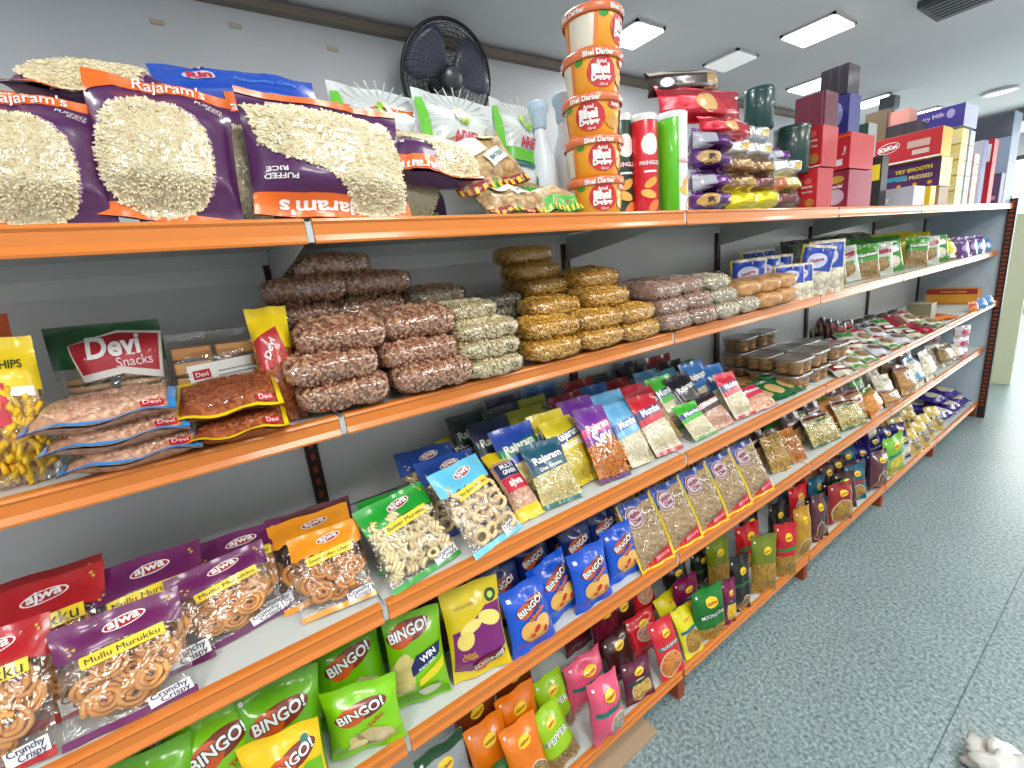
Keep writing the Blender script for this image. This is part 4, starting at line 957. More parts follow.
m = MB(); m.box(-.145, -.03, -.16, -.13, .03, -.0, m_fan, .004); m.tube([(-.138, 0, -.1), (-.10, 0, -.12), (-.06, 0, -.05)], .012, m_fan, 10); m.build('wall_bracket', t, True)

# clear tubs of biscuits
t = empty('biscuit_tub'); TW_, TD_, TH_ = .145, .105, .062
def rr_prof(w, d, r, n=6):
    P = []
    for cx, cy, a0 in ((w / 2 - r, d / 2 - r, 0), (-w / 2 + r, d / 2 - r, 90), (-w / 2 + r, -d / 2 + r, 180), (w / 2 - r, -d / 2 + r, 270)):
        for i in range(n + 1):
            a = math.radians(a0 + 90 * i / n); P.append((cx + r * math.cos(a), cy + r * math.sin(a)))
    return P
def loft(mb, rings, mat, cap0=True, cap1=False):
    n = len(rings[0][0]); vs = []; fs = []
    for P, z in rings: vs += [(x, y, z) for x, y in P]
    for j in range(len(rings) - 1):
        for i in range(n): fs.append((j * n + i, j * n + (i + 1) % n, (j + 1) * n + (i + 1) % n, (j + 1) * n + i))
    if cap0: fs.append(tuple(range(n))[::-1])
    if cap1: fs.append(tuple((len(rings) - 1) * n + i for i in range(n)))
    mb.add(vs, fs, mat)
m = MB(); loft(m, [(rr_prof(TW_ - .022, TD_ - .022, .02), .001), (rr_prof(TW_ - .004, TD_ - .004, .026), TH_ - .008)], TRAYFILM); m.build('container', t, True)
m = MB(); loft(m, [(rr_prof(TW_, TD_, .028), TH_ - .010), (rr_prof(TW_ + .004, TD_ + .004, .03), TH_ - .006), (rr_prof(TW_, TD_, .028), TH_ - .001), (rr_prof(TW_ - .02, TD_ - .02, .02), TH_), (rr_prof(TW_ - .03, TD_ - .03, .018), TH_ - .003)], film_mat('clear_lid', .42, (.9, .93, .96), .3), False, True); m.build('lid', t, True)
for sx in (-1, 1):
    for sy in (-1, 1):
        m = MB()
        for q in range(6): m.lathe([(0, .004 + q * .0078), (.0225, .004 + q * .0078), (.0245, .007 + q * .0078), (.0225, .0105 + q * .0078), (0, .0105 + q * .0078)], FM['biscuit'][(q + sx) % 3], 16, sx * .031, sy * .0235)
        m.build('biscuit_stack', t, True)
pos = []
for lv in range(2):
    for (x, y) in ((-.085, 1.885), (-.085, 2.045), (-.20, 2.06), (-.20, 1.90), (-.085, 2.21), (-.315, 1.92), (-.315, 2.07)): pos.append((x, y, lv))
pos += [(-.315, 1.92, 2), (-.315, 2.07, 2), (-.20, 2.22, 0), (-.20, 2.22, 1), (-.085, 2.045, 2) if False else (-.31, 2.23, 0)]
names = {}
tub0 = t
for i, (x, y, lv) in enumerate(pos):
    c = tub0 if i == 0 else copy_tree(tub0)
    c.location = (x + .004 * math.sin(i * 3), y, .9005 + lv * (TH_ + .0015)); c.rotation_euler = (0, 0, PI / 2 + .04 * math.sin(i * 5))
    row = 'front row' if x > -.1 else ('middle row' if x > -.25 else 'rear row')
    col_ = 'left' if y < 2 else ('centre' if y < 2.15 else 'right')
    tag(c, 'clear lidded tub of round biscuits, %s, %s column, %s' % (row, col_, ['bottom', 'second layer', 'top of three'][lv]), 'tub', 'clear tubs of biscuits')

# cartons
def fsurf(w, h, d): return lambda x, z, off=0.0: (x, -off, z)
BOXART = {
 'carton_red': ((206, 30, 40), [('r', -.5, 0, -.36, 3, m_white), ('t', 'Britannia', .06, 1.1, .5, m_white, 0, .03), ('e', .1, 1.35, .16, .14, C(226, 90, 90)), ('t', 'Good Day', .08, .85, .5, m_white, 0, .03), ('e', .2, .35, .2, .2, C(196, 130, 60)), ('r', -.5, -.0, .5, .06, m_white)], (178, 30, 40)),
 'carton_red2': ((140, 22, 60), [('e', .05, .5, .32, .3, C(200, 170, 186)), ('e', .05, 1.15, .3, .14, C(196, 150, 50)), ('r', -.5, 0, -.35, 3, m_white), ('t', 'Special', .05, .88, .5, m_white, 0, .03)], (150, 36, 66)),
 'carton_red3': ((200, 28, 44), [('r', -.1, .1, .05, 1.2, C(150, 16, 40)), ('r', -.05, .15, .25, .4, m_white), ('t', 'Treat', -.25, .9, .34, m_white, 90, .03), ('t', 'Treat', .3, .7, .34, m_white, 90, .03), ('r', -.5, 1.22, .5, 1.3, m_orange)], (186, 40, 50)),
 'carton_maroon': ((110, 26, 54), [('r', -.02, 0, .0, 1.2, C(140, 50, 70)), ('r', .4, 0, .42, 1.2, C(160, 100, 120))], (90, 20, 44)),
 'carton_violet': ((44, 44, 130), [('e', .1, .7, .2, .4, C(150, 160, 220)), ('r', -.4, .1, -.2, 1.0, C(30, 26, 70))], (60, 60, 130)),
 'carton_black': ((52, 46, 58), [('r', -.17, 0, -.14, 2, C(30, 26, 32)), ('r', .17, 0, .2, 2, C(30, 26, 32))], (44, 40, 50)),
 'carton_base': ((150, 116, 84), [], (150, 116, 84)),
 'carton_green': ((14, 64, 48), [('t', 'TEA', 0, 2.4, .5, m_gold, 0, .02), ('r', -.5, 3.2, .5, 3.3, m_orange)], (170, 176, 180)),
 'carton_brown': ((110, 92, 70), [('e', 0, 3.2, .3, .5, C(70, 56, 44))], (120, 104, 84)),
 'carton_yellowblack': ((30, 26, 26), [('r', -.3, 2.2, .4, 3.3, m_yel)], (30, 26, 26)),
 'carton_choc': ((182, 26, 36), [('e', -.26, .30, .17, .09, m_white, 8), ('e', -.26, .30, .16, .08, C(182, 26, 36), 8), ('t', 'KitKat', -.26, .30, .28, m_white, 8, .045), ('r', .02, .22, .34, .34, C(196, 160, 150)), ('r', .1, .10, .34, .18, C(206, 180, 170)), ('r', -.5, .0, .5, .03, m_white)], (226, 190, 80)),
 'carton_purple': ((70, 18, 84), [('t', 'TRY SMOOTH', .1, .36, .56, C(216, 190, 30), 2, .05), ('t', 'THE PRESSED', .12, .22, .54, C(214, 190, 140), 0, .03), ('s', -.1, .09, .05, C(226, 160, 30), 6), ('s', .14, .09, .05, C(226, 160, 30), 6), ('s', .36, .09, .05, C(226, 160, 30), 6), ('r', -.45, .2, .0, .28, C(40, 140, 170))], (240, 226, 150)),
 'carton_grey': ((176, 176, 186), [('r', -.5, .0, -.15, .4, C(76, 60, 120)), ('t', 'Milky', .05, .18, .22, m_white, 0, .04), ('e', -.3, .12, .1, .07, C(200, 150, 60))], (190, 186, 196)),
 'carton_lemon': ((222, 220, 60), [('r', .2, 0, .5, 1.7, C(226, 180, 30))], (240, 220, 110)),
 'carton_pink': ((222, 150, 140), [], (226, 160, 150)),
 'carton_blueviolet': ((58, 50, 150), [('t', 'Dairy Milk', .0, .25, .44, C(190, 180, 230), 4, .04), ('e', .3, .26, .06, .08, C(170, 160, 220))], (190, 196, 220)),
 'carton_cream': ((240, 226, 150), [('r', -.4, .1, .4, .5, C(248, 240, 196)), ('r', -.5, .0, .5, .06, C(226, 180, 60))], (240, 226, 160)),
 'carton_paleblue': ((196, 208, 226), [('r', -.4, .2, .4, .6, C(224, 230, 240))], (190, 200, 220)),
 'carton_blush': ((230, 196, 184), [('r', -.3, .2, .3, .45, C(240, 220, 210))], (226, 190, 180)),
 'carton_white': ((220, 222, 232), [('r', -.3, 1, .3, 3, C(180, 186, 220))], (50, 56, 140)),
 'carton_slim_red': ((190, 30, 50), [('r', -.3, 4.6, .3, 6.4, m_white)], (190, 30, 50)),
 'carton_clear': ((150, 152, 144), [('r', -.3, .2, .3, 2.0, C(166, 170, 160))], (170, 172, 166)),
 'carton_dusk': ((92, 74, 112), [('e', .0, .6, .3, .2, C(214, 150, 160))], (100, 84, 120)),
 'carton_wrapped': ((150, 168, 194), [('r', -.5, .98, .5, 1.34, C(52, 62, 80)), ('e', -.1, .55, .12, .09, C(70, 84, 100), 20), ('e', .15, .62, .16, .06, C(196, 208, 226), 30), ('e', -.25, .3, .12, .16, C(120, 150, 150)), ('e', .25, .25, .12, .2, C(180, 196, 210), 60)], (120, 140, 170)),
 'carton_redgold': ((216, 150, 40), [('r', -.5, .26, .5, .41, C(160, 26, 30)), ('t', 'Premium Snacks', .05, .33, .5, C(226, 170, 60), 0, .03), ('r', -.5, .0, .5, .05, C(196, 120, 30))], (200, 130, 40)),
 'carton_sage': ((136, 140, 106), [('r', -.4, .2, .4, .4, C(160, 162, 130))], (150, 150, 120))}
CARTN = {}
def carton(key, x0, x1, z0, z1, y, dep, label):
    col, art, side = BOXART[key]; w, h = x1 - x0, z1 - z0
    board = lambda c: pm('board_%02x%02x%02x' % tuple(c), c, .6, coat=.08, bump=(40, .1))
    m = MB(); m.box(-w / 2, 0, 0, w / 2, dep, h, board(side), .0015); m.box(-w / 2 + .001, -.0006, .001, w / 2 - .001, .002, h - .001, board(col))
    art2 = []
    for d in art:
        if d[0] == 'r':
            zt = min(d[4], h / w - .005)
            if zt <= d[2]: continue
            d = ('r', max(-.49, d[1]), max(.005, d[2]), min(.49, d[3]), zt) + tuple(d[5:])
        elif d[2] > h / w - .05: continue
        art2.append(d)
    print_on(m, art2, w, fsurf(w, h, dep), .0012, .0003, .5)
    o = m.build('carton', None, False, ((x0 + x1) / 2, y, z0)); tag(o, label, 'box')
    if key in ('carton_cream', 'carton_paleblue', 'carton_blush'): o['group'] = 'small stacked boxes at the far end of the top shelf'
    return o

# loose things
def crumple(name, r, h, col, loc, label, cat, seed=1):
    bm = bmesh.new(); bmesh.ops.create_icosphere(bm, subdivisions=4, radius=1)
    for v in bm.verts:
        n = noise.noise(v.co * 2.2 + Vector((seed, 0, 0))) * .5 + noise.noise(v.co * 6 + Vector((seed, 3, 0))) * .22
        p = v.co * (1 + n); v.co = Vector((p.x * r, p.y * r * .8, max(0.0, (p.z + .7) * h / 1.9)))
    me = bpy.data.meshes.new(name); bm.to_mesh(me); bm.free(); me.polygons.foreach_set('use_smooth', [True] * len(me.polygons)); me.materials.append(C(*col))
    o = bpy.data.objects.new(name, me); COL.objects.link(o); o.location = loc; tag(o, label, cat); return o
crumple('plastic_bag', .085, .09, (214, 214, 210), (.675, 1.50, .001), 'crumpled white plastic bag on the floor, bottom right corner', 'bag', 4)
m = MB(); m.box(-.30, -.16, 0, .02, .16, .012, pm('cardboard', (176, 150, 120), .8, bump=(40, .2)), .002)
o = m.build('cardboard_sheet', None, False, (-.015, .74, .001)); tag(o, 'flat brown cardboard sheet on the floor under the lowest shelf', 'cardboard')
m = MB(); m.box(0, 0, 0, .22, .05, 1.5, pm('cream_board', (214, 214, 180), .6), .004); o = m.build('board', None, False, (-.23, 5.9, .001)); tag(o, 'cream board standing on the floor past the end of the shelving', 'board')
# display stand at the far end with small boxes on it
t = empty('display_stand', (-.55, 8.5, 0)); tag(t, 'low white display stand beyond the shelving near the shop front', 'stand')
for zz in (.3, .62, .94, 1.26):
    m = MB(); m.box(-.35, -.15, zz, .62, .15, zz + .02, pm('stand_white', (214, 214, 206), .5)); m.build('tier', t)
for sx in (-.35, .6):
    m = MB(); m.box(sx, -.15, 0, sx + .02, .15, 1.4, pm('stand_white', (214, 214, 206), .5)); m.build('side_panel', t)
rn = random.Random(8)
for j, zz in enumerate((.321, .641, .961, 1.281)):
    for i in range(7):
        cc = rn.choice([(200, 190, 170), (150, 130, 120), (176, 60, 60), (90, 110, 130), (206, 196, 150)])
        m = MB(); hh = rn.uniform(.10, .2); m.box(-.05, -.06, 0, .05, .06, hh, C(*cc), .004)
        o = m.build('goods_box', None, False, (-.83 + i * .125, 8.48, zz)); tag(o, 'small box on the far display stand, %s tier, %s from left' % (['lowest', 'second', 'third', 'top'][j], ['first', 'second', 'third', 'fourth', 'fifth', 'sixth', 'seventh'][i]), 'box', 'small boxes on the display stand')

# where every pack stands: kind, place, turn, size, what it looks like
PACKS = [
('murukku_red', [-0.026, -0.347, 0.904], [-0.593, -0.013, 1.438], [0.82, 0.83, 0.85], 'red header bag of brown murukku cut by the left edge of the third shelf'),
('murukku_red', [-0.085, -0.31, 0.902], [-0.733, -0.0, 1.518], [1.0, 1.0, 1.0], 'red header bag of brown murukku behind the front red one, third shelf'),
('murukku_red', [-0.15, -0.32, 0.902], [-0.698, -0.0, 1.518], [1.0, 1.0, 0.93], 'red header bag of brown murukku at the back of the red ones, third shelf'),
('murukku_purple', [-0.012, -0.199, 0.903], [-0.524, -0.0, 1.537], [0.93, 0.83, 0.73], 'purple header bag of brown murukku with bold yellow label, second from left, third shelf'),
('murukku_purple', [-0.075, -0.18, 0.902], [-0.768, -0.0, 1.501], [1.0, 1.0, 0.95], 'purple header bag of brown murukku directly behind the second bag from left, third shelf'),
('murukku_purple', [-0.091, -0.06, 0.904], [-0.559, -0.014, 1.709], [0.93, 0.8, 0.65], 'purple header bag of brown murukku third from left, beside the orange one'),
('murukku_purple', [-0.115, -0.045, 0.902], [-0.768, -0.0, 1.484], [0.97, 1.0, 0.81], 'purple header bag of brown murukku behind the one beside the orange bag'),
('murukku_orange', [-0.034, 0.094, 0.906], [-0.699, -0.051, 1.396], [0.79, 0.8, 0.7], 'orange header bag of brown murukku rings over the shelf joint, front'),
('murukku_orange', [-0.085, 0.085, 0.902], [-0.803, -0.0, 1.501], [0.94, 1.0, 0.81], 'orange header bag of brown murukku rings leaning directly behind the front orange one'),
('n_brownpink', [-0.16, 0.095, 0.902], [-0.698, -0.0, 1.501], [1.36, 1.0, 0.79], 'brown pink bag laid behind the orange murukku bags'),
('murukku_green', [-0.017, 0.262, 0.904], [-0.698, -0.018, 1.754], [0.98, 0.9, 0.82], 'green header bag of pale curled murukku between the orange and light blue ones'),
('murukku_green', [-0.075, 0.25, 0.902], [-0.838, -0.0, 1.501], [0.85, 1.0, 0.77], 'green header bag of pale curled murukku hidden behind the front green one'),
('murukku_cyan', [-0.006, 0.423, 0.904], [-0.698, -0.016, 1.789], [0.89, 0.91, 0.93], 'light blue header bag of small murukku rings beside the tall yellow-ended crisps bag'),
('murukku_blue', [-0.1, 0.4, 0.902], [-0.733, -0.0, 1.466], [0.91, 1.0, 0.88], 'dark blue header bag of small rings directly behind the light blue one'),
('murukku_blue', [-0.18, 0.375, 0.902], [-0.628, -0.0, 1.431], [0.91, 1.0, 0.88], 'dark blue header bag of small rings at the back behind the light blue one'),
('multigrain', [-0.035, 0.535, 0.904], [-0.908, -0.017, 1.544], [0.74, 0.85, 0.97], 'long yellow-ended crisps bag with navy label lying forward beside the light blue bag'),
('multigrain', [-0.22, 0.53, 0.902], [-0.873, -0.0, 1.745], [1.0, 1.0, 1.0], 'long yellow-ended crisps bag with navy label further back behind the front one'),
('raj_teal', [-0.032, 0.628, 0.906], [-0.664, 0.045, 1.513], [0.86, 0.82, 0.77], 'teal header bag of pale tube fryums first of its row, third shelf'),
('raj_green', [-0.1, 0.6, 0.902], [-0.559, -0.0, 1.536], [1.0, 1.0, 1.0], 'green and blue header snack bag directly behind the teal one'),
('raj_navy', [-0.19, 0.58, 0.902], [-0.489, -0.0, 1.536], [1.0, 1.0, 1.0], 'navy header snack bag two behind the teal one'),
('raj_dkgreen', [-0.29, 0.56, 0.902], [-0.384, -0.0, 1.571], [1.0, 1.0, 1.0], 'dark green header snack bag at the back near the wall, left'),
('raj_dkgreen', [-0.26, 0.66, 0.902], [-0.384, -0.0, 1.571], [1.0, 1.0, 1.0], 'dark green header snack bag at the back near the wall, next one'),
('raj_yellow', [-0.066, 0.743, 0.908], [-0.631, 0.081, 1.748], [1.05, 1.0, 0.95], 'yellow header bag of yellow boondi beside the teal one, front'),
('raj_yellow', [-0.115, 0.72, 0.902], [-0.524, -0.0, 1.501], [0.92, 1.0, 1.0], 'yellow header bag of yellow boondi behind the front boondi bag'),
('raj_olive', [-0.19, 0.7, 0.902], [-0.489, -0.0, 1.518], [1.0, 1.0, 1.0], 'olive header snack bag third back in the boondi column'),
('raj_olive', [-0.26, 0.76, 0.902], [-0.419, -0.0, 1.518], [1.0, 1.0, 1.0], 'olive header snack bag fourth back in the boondi column'),
('raj_navy', [-0.34, 0.72, 0.902], [-0.349, -0.0, 1.571], [1.0, 1.0, 1.0], 'navy header snack bag at the back of the boondi column'),
('raj_purple', [-0.03, 0.809, 0.905], [-0.594, 0.044, 1.477], [0.8, 0.89, 0.97], 'purple and magenta header bag of orange sev front of the third shelf'),
('raj_purple', [-0.12, 0.84, 0.902], [-0.524, -0.0, 1.501], [0.96, 1.0, 0.98], 'purple and magenta header bag of orange sev directly behind the front sev bag'),
('raj_crimson', [-0.2, 0.86, 0.902], [-0.454, -0.0, 1.518], [1.0, 1.0, 1.0], 'crimson header snack bag third back in the sev column'),
('raj_navy', [-0.28, 0.85, 0.902], [-0.419, -0.0, 1.518], [1.0, 1.0, 1.0], 'navy header snack bag fourth back in the sev column'),
('raj_blue', [-0.35, 0.86, 0.902], [-0.314, -0.0, 1.518], [1.0, 1.0, 1.0], 'mid blue header snack bag at the back of the sev column'),
('raj_lblue', [-0.035, 0.926, 0.907], [-0.631, 0.081, 1.587], [0.79, 0.84, 0.89], 'light blue header bag of makhana front, beside the sev bag'),
('raj_lblue', [-0.12, 0.97, 0.902], [-0.559, -0.0, 1.501], [0.96, 1.0, 0.93], 'light blue header bag of makhana behind the front light blue makhana bag'),
('raj_blue', [-0.21, 0.98, 0.902], [-0.489, -0.0, 1.501], [1.0, 1.0, 1.0], 'mid blue header snack bag third back in the light blue column'),
('raj_crimson', [-0.3, 1.0, 0.902], [-0.419, -0.0, 1.501], [1.0, 1.0, 1.0], 'crimson header snack bag at the back of the light blue column'),
('raj_red', [-0.029, 1.032, 0.908], [-0.666, 0.079, 1.574], [0.96, 0.96, 0.96], 'red and navy header bag of makhana left of the two, before the joint'),
('raj_red', [-0.14, 1.1, 0.902], [-0.593, -0.0, 1.501], [0.92, 1.0, 0.95], 'red and navy header bag of makhana behind the left red makhana bag'),
('raj_crimson', [-0.23, 1.12, 0.902], [-0.524, -0.0, 1.501], [0.92, 1.0, 0.95], 'crimson header snack bag third back behind the red makhana bag'),
('raj_dkgreen', [-0.32, 1.14, 0.902], [-0.419, -0.0, 1.501], [0.92, 1.0, 0.95], 'dark green header snack bag at the back behind the red makhana bag'),
('raj_lime', [-0.025, 1.208, 0.906], [-0.769, 0.044, 1.589], [0.92, 0.8, 0.62], 'bright green header bag of makhana front, right of the shelf joint'),
('raj_lime', [-0.13, 1.22, 0.902], [-0.524, -0.0, 1.501], [0.92, 1.0, 0.95], 'bright green header bag of makhana behind the front bright green one'),
('raj_lblue', [-0.22, 1.26, 0.902], [-0.489, -0.0, 1.501], [0.89, 1.0, 0.88], 'light blue header bag of makhana third back in the bright green column'),
('raj_black', [-0.3, 1.28, 0.902], [-0.454, -0.0, 1.501], [0.92, 1.0, 0.95], 'black header snack bag fourth back in the bright green column'),
('raj_navy', [-0.37, 1.3, 0.902], [-0.314, -0.0, 1.501], [0.92, 1.0, 0.95], 'navy header snack bag at the back of the bright green column'),
('raj_pink', [-0.032, 1.321, 0.905], [-0.769, 0.035, 1.572], [0.99, 0.82, 0.66], 'black and pink header bag of nut mix front, between green and red bags'),
('raj_blue', [-0.14, 1.4, 0.902], [-0.419, -0.0, 1.501], [0.92, 1.0, 1.0], 'mid blue header snack bag behind the black and pink one'),
('raj_black', [-0.24, 1.42, 0.902], [-0.454, -0.0, 1.501], [0.92, 1.0, 0.95], 'black header snack bag two behind the black and pink one'),
('raj_crimson', [-0.34, 1.44, 0.902], [-0.279, -0.0, 1.501], [1.08, 1.0, 0.95], 'crimson header snack bag at the back behind the black and pink one'),
('raj_red', [-0.029, 1.438, 0.907], [-0.595, 0.074, 1.555], [0.92, 0.88, 0.84], 'red and navy header bag of makhana right of the two, beside the pink bag'),
('green_mix', [-0.3, 1.56, 0.902], [-0.698, -0.0, 1.501], [1.0, 1.0, 0.8], 'green bag of namkeen at the back, behind the right red bag'),
('green_mix', [-0.34, 1.7, 0.902], [-0.803, -0.0, 1.501], [0.92, 1.0, 0.75], 'green bag of namkeen at the back, left of the biscuit tubs'),
('raj_rose', [-0.019, 1.571, 0.907], [-1.049, 0.05, 1.533], [1.21, 0.96, 0.71], 'rose pink bag of mixture with window lying back beside the right red bag'),
('flat_green', [-0.036, 1.674, 0.909], [-1.431, -0.0, 1.466], [1.0, 1.0, 1.0], 'green rusk sachet first from the left before the biscuit tubs'),
('flat_green', [-0.028, 1.741, 0.909], [-1.361, -0.0, 1.466], [1.0, 1.0, 1.0], 'green rusk sachet second from the left before the biscuit tubs'),
('flat_green', [-0.027, 1.824, 0.909], [-1.292, -0.0, 1.466], [1.0, 1.0, 1.0], 'green rusk sachet third from the left before the biscuit tubs'),
('flat_gold', [-0.197, 1.797, 0.909], [-1.431, -0.0, 1.396], [1.0, 1.0, 1.0], 'golden brown sachet first from the left behind the green sachets'),
('flat_gold', [-0.175, 1.848, 0.909], [-1.431, -0.0, 1.396], [1.0, 1.0, 1.0], 'golden brown sachet second from the left behind the green sachets'),
('flat_gold', [-0.152, 1.901, 0.909], [-1.431, -0.0, 1.396], [1.0, 1.0, 1.0], 'golden brown sachet third from the left behind the green sachets'),
('flat_gold', [-0.2, 1.948, 0.909], [-1.431, -0.0, 1.396], [1.0, 1.0, 1.0], 'golden brown sachet fourth from the left behind the green sachets'),
('sachet_green', [0.023, 2.126, 0.911], [-1.326, -0.0, 0.977], [1.0, 1.67, 1.0], 'green and white sachet in the front row, first from the tubs'),
('sachet_white', [0.02, 2.266, 0.911], [-1.326, -0.0, 0.977], [1.0, 1.67, 1.0], 'white sachet with red head in the front row, second from the tubs'),
('sachet_white', [0.012, 2.415, 0.911], [-1.326, -0.0, 0.977], [1.0, 1.67, 1.0], 'white sachet with red head in the front row, third from the tubs'),
('sachet_navy', [0.005, 2.579, 0.911], [-1.326, -0.0, 0.977], [1.0, 1.67, 1.0], 'white sachet with navy head in the front row, fourth from the tubs'),
('sachet_white', [-0.002, 2.759, 0.911], [-1.326, -0.0, 0.977], [1.0, 1.67, 1.0], 'white sachet with red head in the front row, fifth from the tubs'),
('sachet_navy', [0.001, 2.902, 0.911], [-1.326, -0.0, 0.977], [1.0, 1.67, 1.0], 'white sachet with navy head in the front row, sixth from the tubs'),
('sachet_green', [-0.003, 3.084, 0.911], [-1.326, -0.0, 0.977], [1.0, 1.67, 1.0], 'green and white sachet in the front row, seventh from the tubs'),
('sachet_red', [0.001, 3.25, 0.911], [-1.326, -0.0, 0.977], [1.0, 1.67, 1.0], 'crimson sachet in the front row, eighth from the tubs'),
('sachet_white', [0.0, 3.466, 0.911], [-1.326, -0.0, 0.977], [1.0, 1.67, 1.0], 'white sachet with red head in the front row, ninth from the tubs'),
('sachet_navy', [-0.072, 2.284, 0.929], [-1.152, -0.0, 0.977], [1.0, 1.67, 1.0], 'white sachet with navy head in the second row, first from the tubs'),
('sachet_white', [-0.065, 2.381, 0.929], [-1.152, -0.0, 0.977], [1.0, 1.67, 1.0], 'white sachet with red head in the second row, second from the tubs'),
('sachet_green', [-0.088, 2.572, 0.929], [-1.152, -0.0, 0.977], [1.0, 1.67, 1.0], 'green and white sachet in the second row, third from the tubs'),
('sachet_white', [-0.085, 2.711, 0.929], [-1.152, -0.0, 0.977], [1.0, 1.67, 1.0], 'white sachet with red head in the second row, fourth from the tubs'),
('sachet_navy', [-0.09, 2.887, 0.929], [-1.152, -0.0, 0.977], [1.0, 1.67, 1.0], 'white sachet with navy head in the second row, fifth from the tubs'),
('sachet_green', [-0.09, 3.047, 0.929], [-1.152, -0.0, 0.977], [1.0, 1.67, 1.0], 'green and white sachet in the second row, sixth from the tubs'),
('sachet_red', [-0.087, 3.22, 0.929], [-1.152, -0.0, 0.977], [1.0, 1.67, 1.0], 'crimson sachet in the second row, seventh from the tubs'),
('sachet_white', [-0.088, 3.406, 0.929], [-1.152, -0.0, 0.977], [1.0, 1.67, 1.0], 'white sachet with red head in the second row, eighth from the tubs'),
('sachet_dark', [-0.461, 2.915, 0.902], [-0.209, -0.0, 1.222], [0.88, 1.0, 0.92], 'dark red upright sachet at the back, first from the biscuit tubs'),
('sachet_dark', [-0.454, 2.99, 0.902], [-0.209, -0.0, 1.222], [0.88, 1.0, 0.92], 'dark red upright sachet at the back, second from the biscuit tubs'),
('sachet_dark', [-0.434, 3.034, 0.902], [-0.209, -0.0, 1.222], [0.88, 1.0, 0.92], 'dark red upright sachet at the back, third from the biscuit tubs'),
('sachet_dark', [-0.377, 2.981, 0.902], [-0.209, -0.0, 1.222], [0.88, 1.0, 0.92], 'dark red upright sachet at the back, fourth from the biscuit tubs'),
('sachet_dark', [-0.312, 2.902, 0.902], [-0.209, -0.0, 1.222], [0.88, 1.0, 0.92], 'dark red upright sachet at the back, fifth from the biscuit tubs'),
('sachet_dark', [-0.251, 2.829, 0.902], [-0.209, -0.0, 1.222], [0.88, 1.0, 0.92], 'dark red upright sachet at the back, sixth from the biscuit tubs'),
('sachet_dark', [-0.263, 2.954, 0.902], [-0.209, -0.0, 1.222], [0.88, 1.0, 0.92], 'dark red upright sachet at the back, seventh from the biscuit tubs'),
('black_pack', [-0.258, 3.166, 0.902], [-0.524, -0.0, 1.396], [0.92, 1.0, 0.71], 'black snack bag at the back of the sachets, first from left'),
('black_pack', [-0.258, 3.317, 0.902], [-0.524, -0.0, 1.396], [0.92, 1.0, 0.71], 'black snack bag at the back of the sachets, second from left'),
('black_pack', [-0.226, 3.404, 0.902], [-0.524, -0.0, 1.396], [0.92, 1.0, 0.71], 'black snack bag at the back of the sachets, third from left'),
('black_pack', [-0.22, 3.57, 0.902], [-0.524, -0.0, 1.396], [0.92, 1.0, 0.71], 'black snack bag at the back of the sachets, fourth from left'),
('flat_orange', [-0.084, 3.521, 0.91], [-1.466, -0.0, 1.396], [1.0, 1.0, 1.0], 'orange flat packet before the red and gold carton, first from left'),
('flat_orange', [-0.059, 3.607, 0.91], [-1.466, -0.0, 1.396], [1.0, 1.0, 1.0], 'orange flat packet before the red and gold carton, second from left'),
('flat_orange', [-0.043, 3.735, 0.91], [-1.466, -0.0, 1.396], [1.0, 1.0, 1.0], 'orange flat packet before the red and gold carton, third from left'),
('flat_orange', [-0.018, 3.825, 0.91], [-1.466, -0.0, 1.396], [1.0, 1.0, 1.0], 'orange flat packet before the red and gold carton, fourth from left'),
('flat_orange', [0.008, 4.152, 0.902], [-0.349, -0.0, 1.222], [0.8, 1.0, 0.54], 'orange flat packet at the far end of the third shelf, first'),
('cyan_small', [0.018, 4.303, 0.902], [-0.349, -0.0, 1.222], [0.8, 1.0, 0.64], 'light blue snack bag at the far end of the third shelf, second'),
('cyan_small', [0.023, 4.461, 0.902], [-0.349, -0.0, 1.222], [0.8, 1.0, 0.64], 'light blue snack bag at the far end of the third shelf, third'),
('chips_lime', [-0.057, 0.092, 0.557], [-0.105, 0.001, 1.226], [1.02, 0.9, 0.79], 'lime green foil bag of chips front of the fourth shelf, left of the joint'),
('chips_yellow', [-0.02, -0.051, 0.558], [-0.175, -0.016, 1.345], [0.92, 0.9, 0.87], 'yellow and green foil bag of chips at the bottom edge of the picture'),
('chips_lime_plain', [-0.16, -0.03, 0.556], [-0.209, -0.0, 1.536], [1.03, 1.0, 1.05], 'green foil bag of chips behind the yellow one'),
('chips_lime_plain', [-0.15, 0.1, 0.556], [-0.209, -0.0, 1.501], [1.03, 1.0, 1.05], 'green foil bag of chips behind the front lime one'),
('chips_lime_plain', [-0.24, 0.11, 0.576], [-0.14, -0.0, 1.501], [1.03, 1.0, 1.05], 'green foil bag of chips third back behind the front lime one'),
('chips_lime_plain', [-0.33, 0.12, 0.576], [-0.105, -0.0, 1.501], [1.03, 1.0, 1.05], 'green foil bag of chips at the back behind the front lime one'),
('chips_lime', [-0.1, -0.14, 0.556], [-0.279, -0.0, 1.571], [1.03, 1.0, 1.05], 'lime green foil bag of chips at the bottom edge, left of the yellow one'),
('chips_lime_plain', [-0.19, -0.17, 0.556], [-0.209, -0.0, 1.571], [1.03, 1.0, 1.05], 'green foil bag of chips second back at the left end'),
('chips_lime_plain', [-0.28, -0.16, 0.556], [-0.14, -0.0, 1.571], [1.03, 1.0, 1.05], 'green foil bag of chips third back at the left end'),
('chips_lime_plain', [-0.36, -0.15, 0.556], [-0.07, -0.0, 1.571], [1.03, 1.0, 1.05], 'green foil bag of chips against the back panel at the left end'),
('chips_lime_plain', [-0.27, -0.03, 0.556], [-0.14, -0.0, 1.571], [1.03, 1.0, 1.05], 'green foil bag of chips third back behind the yellow one'),
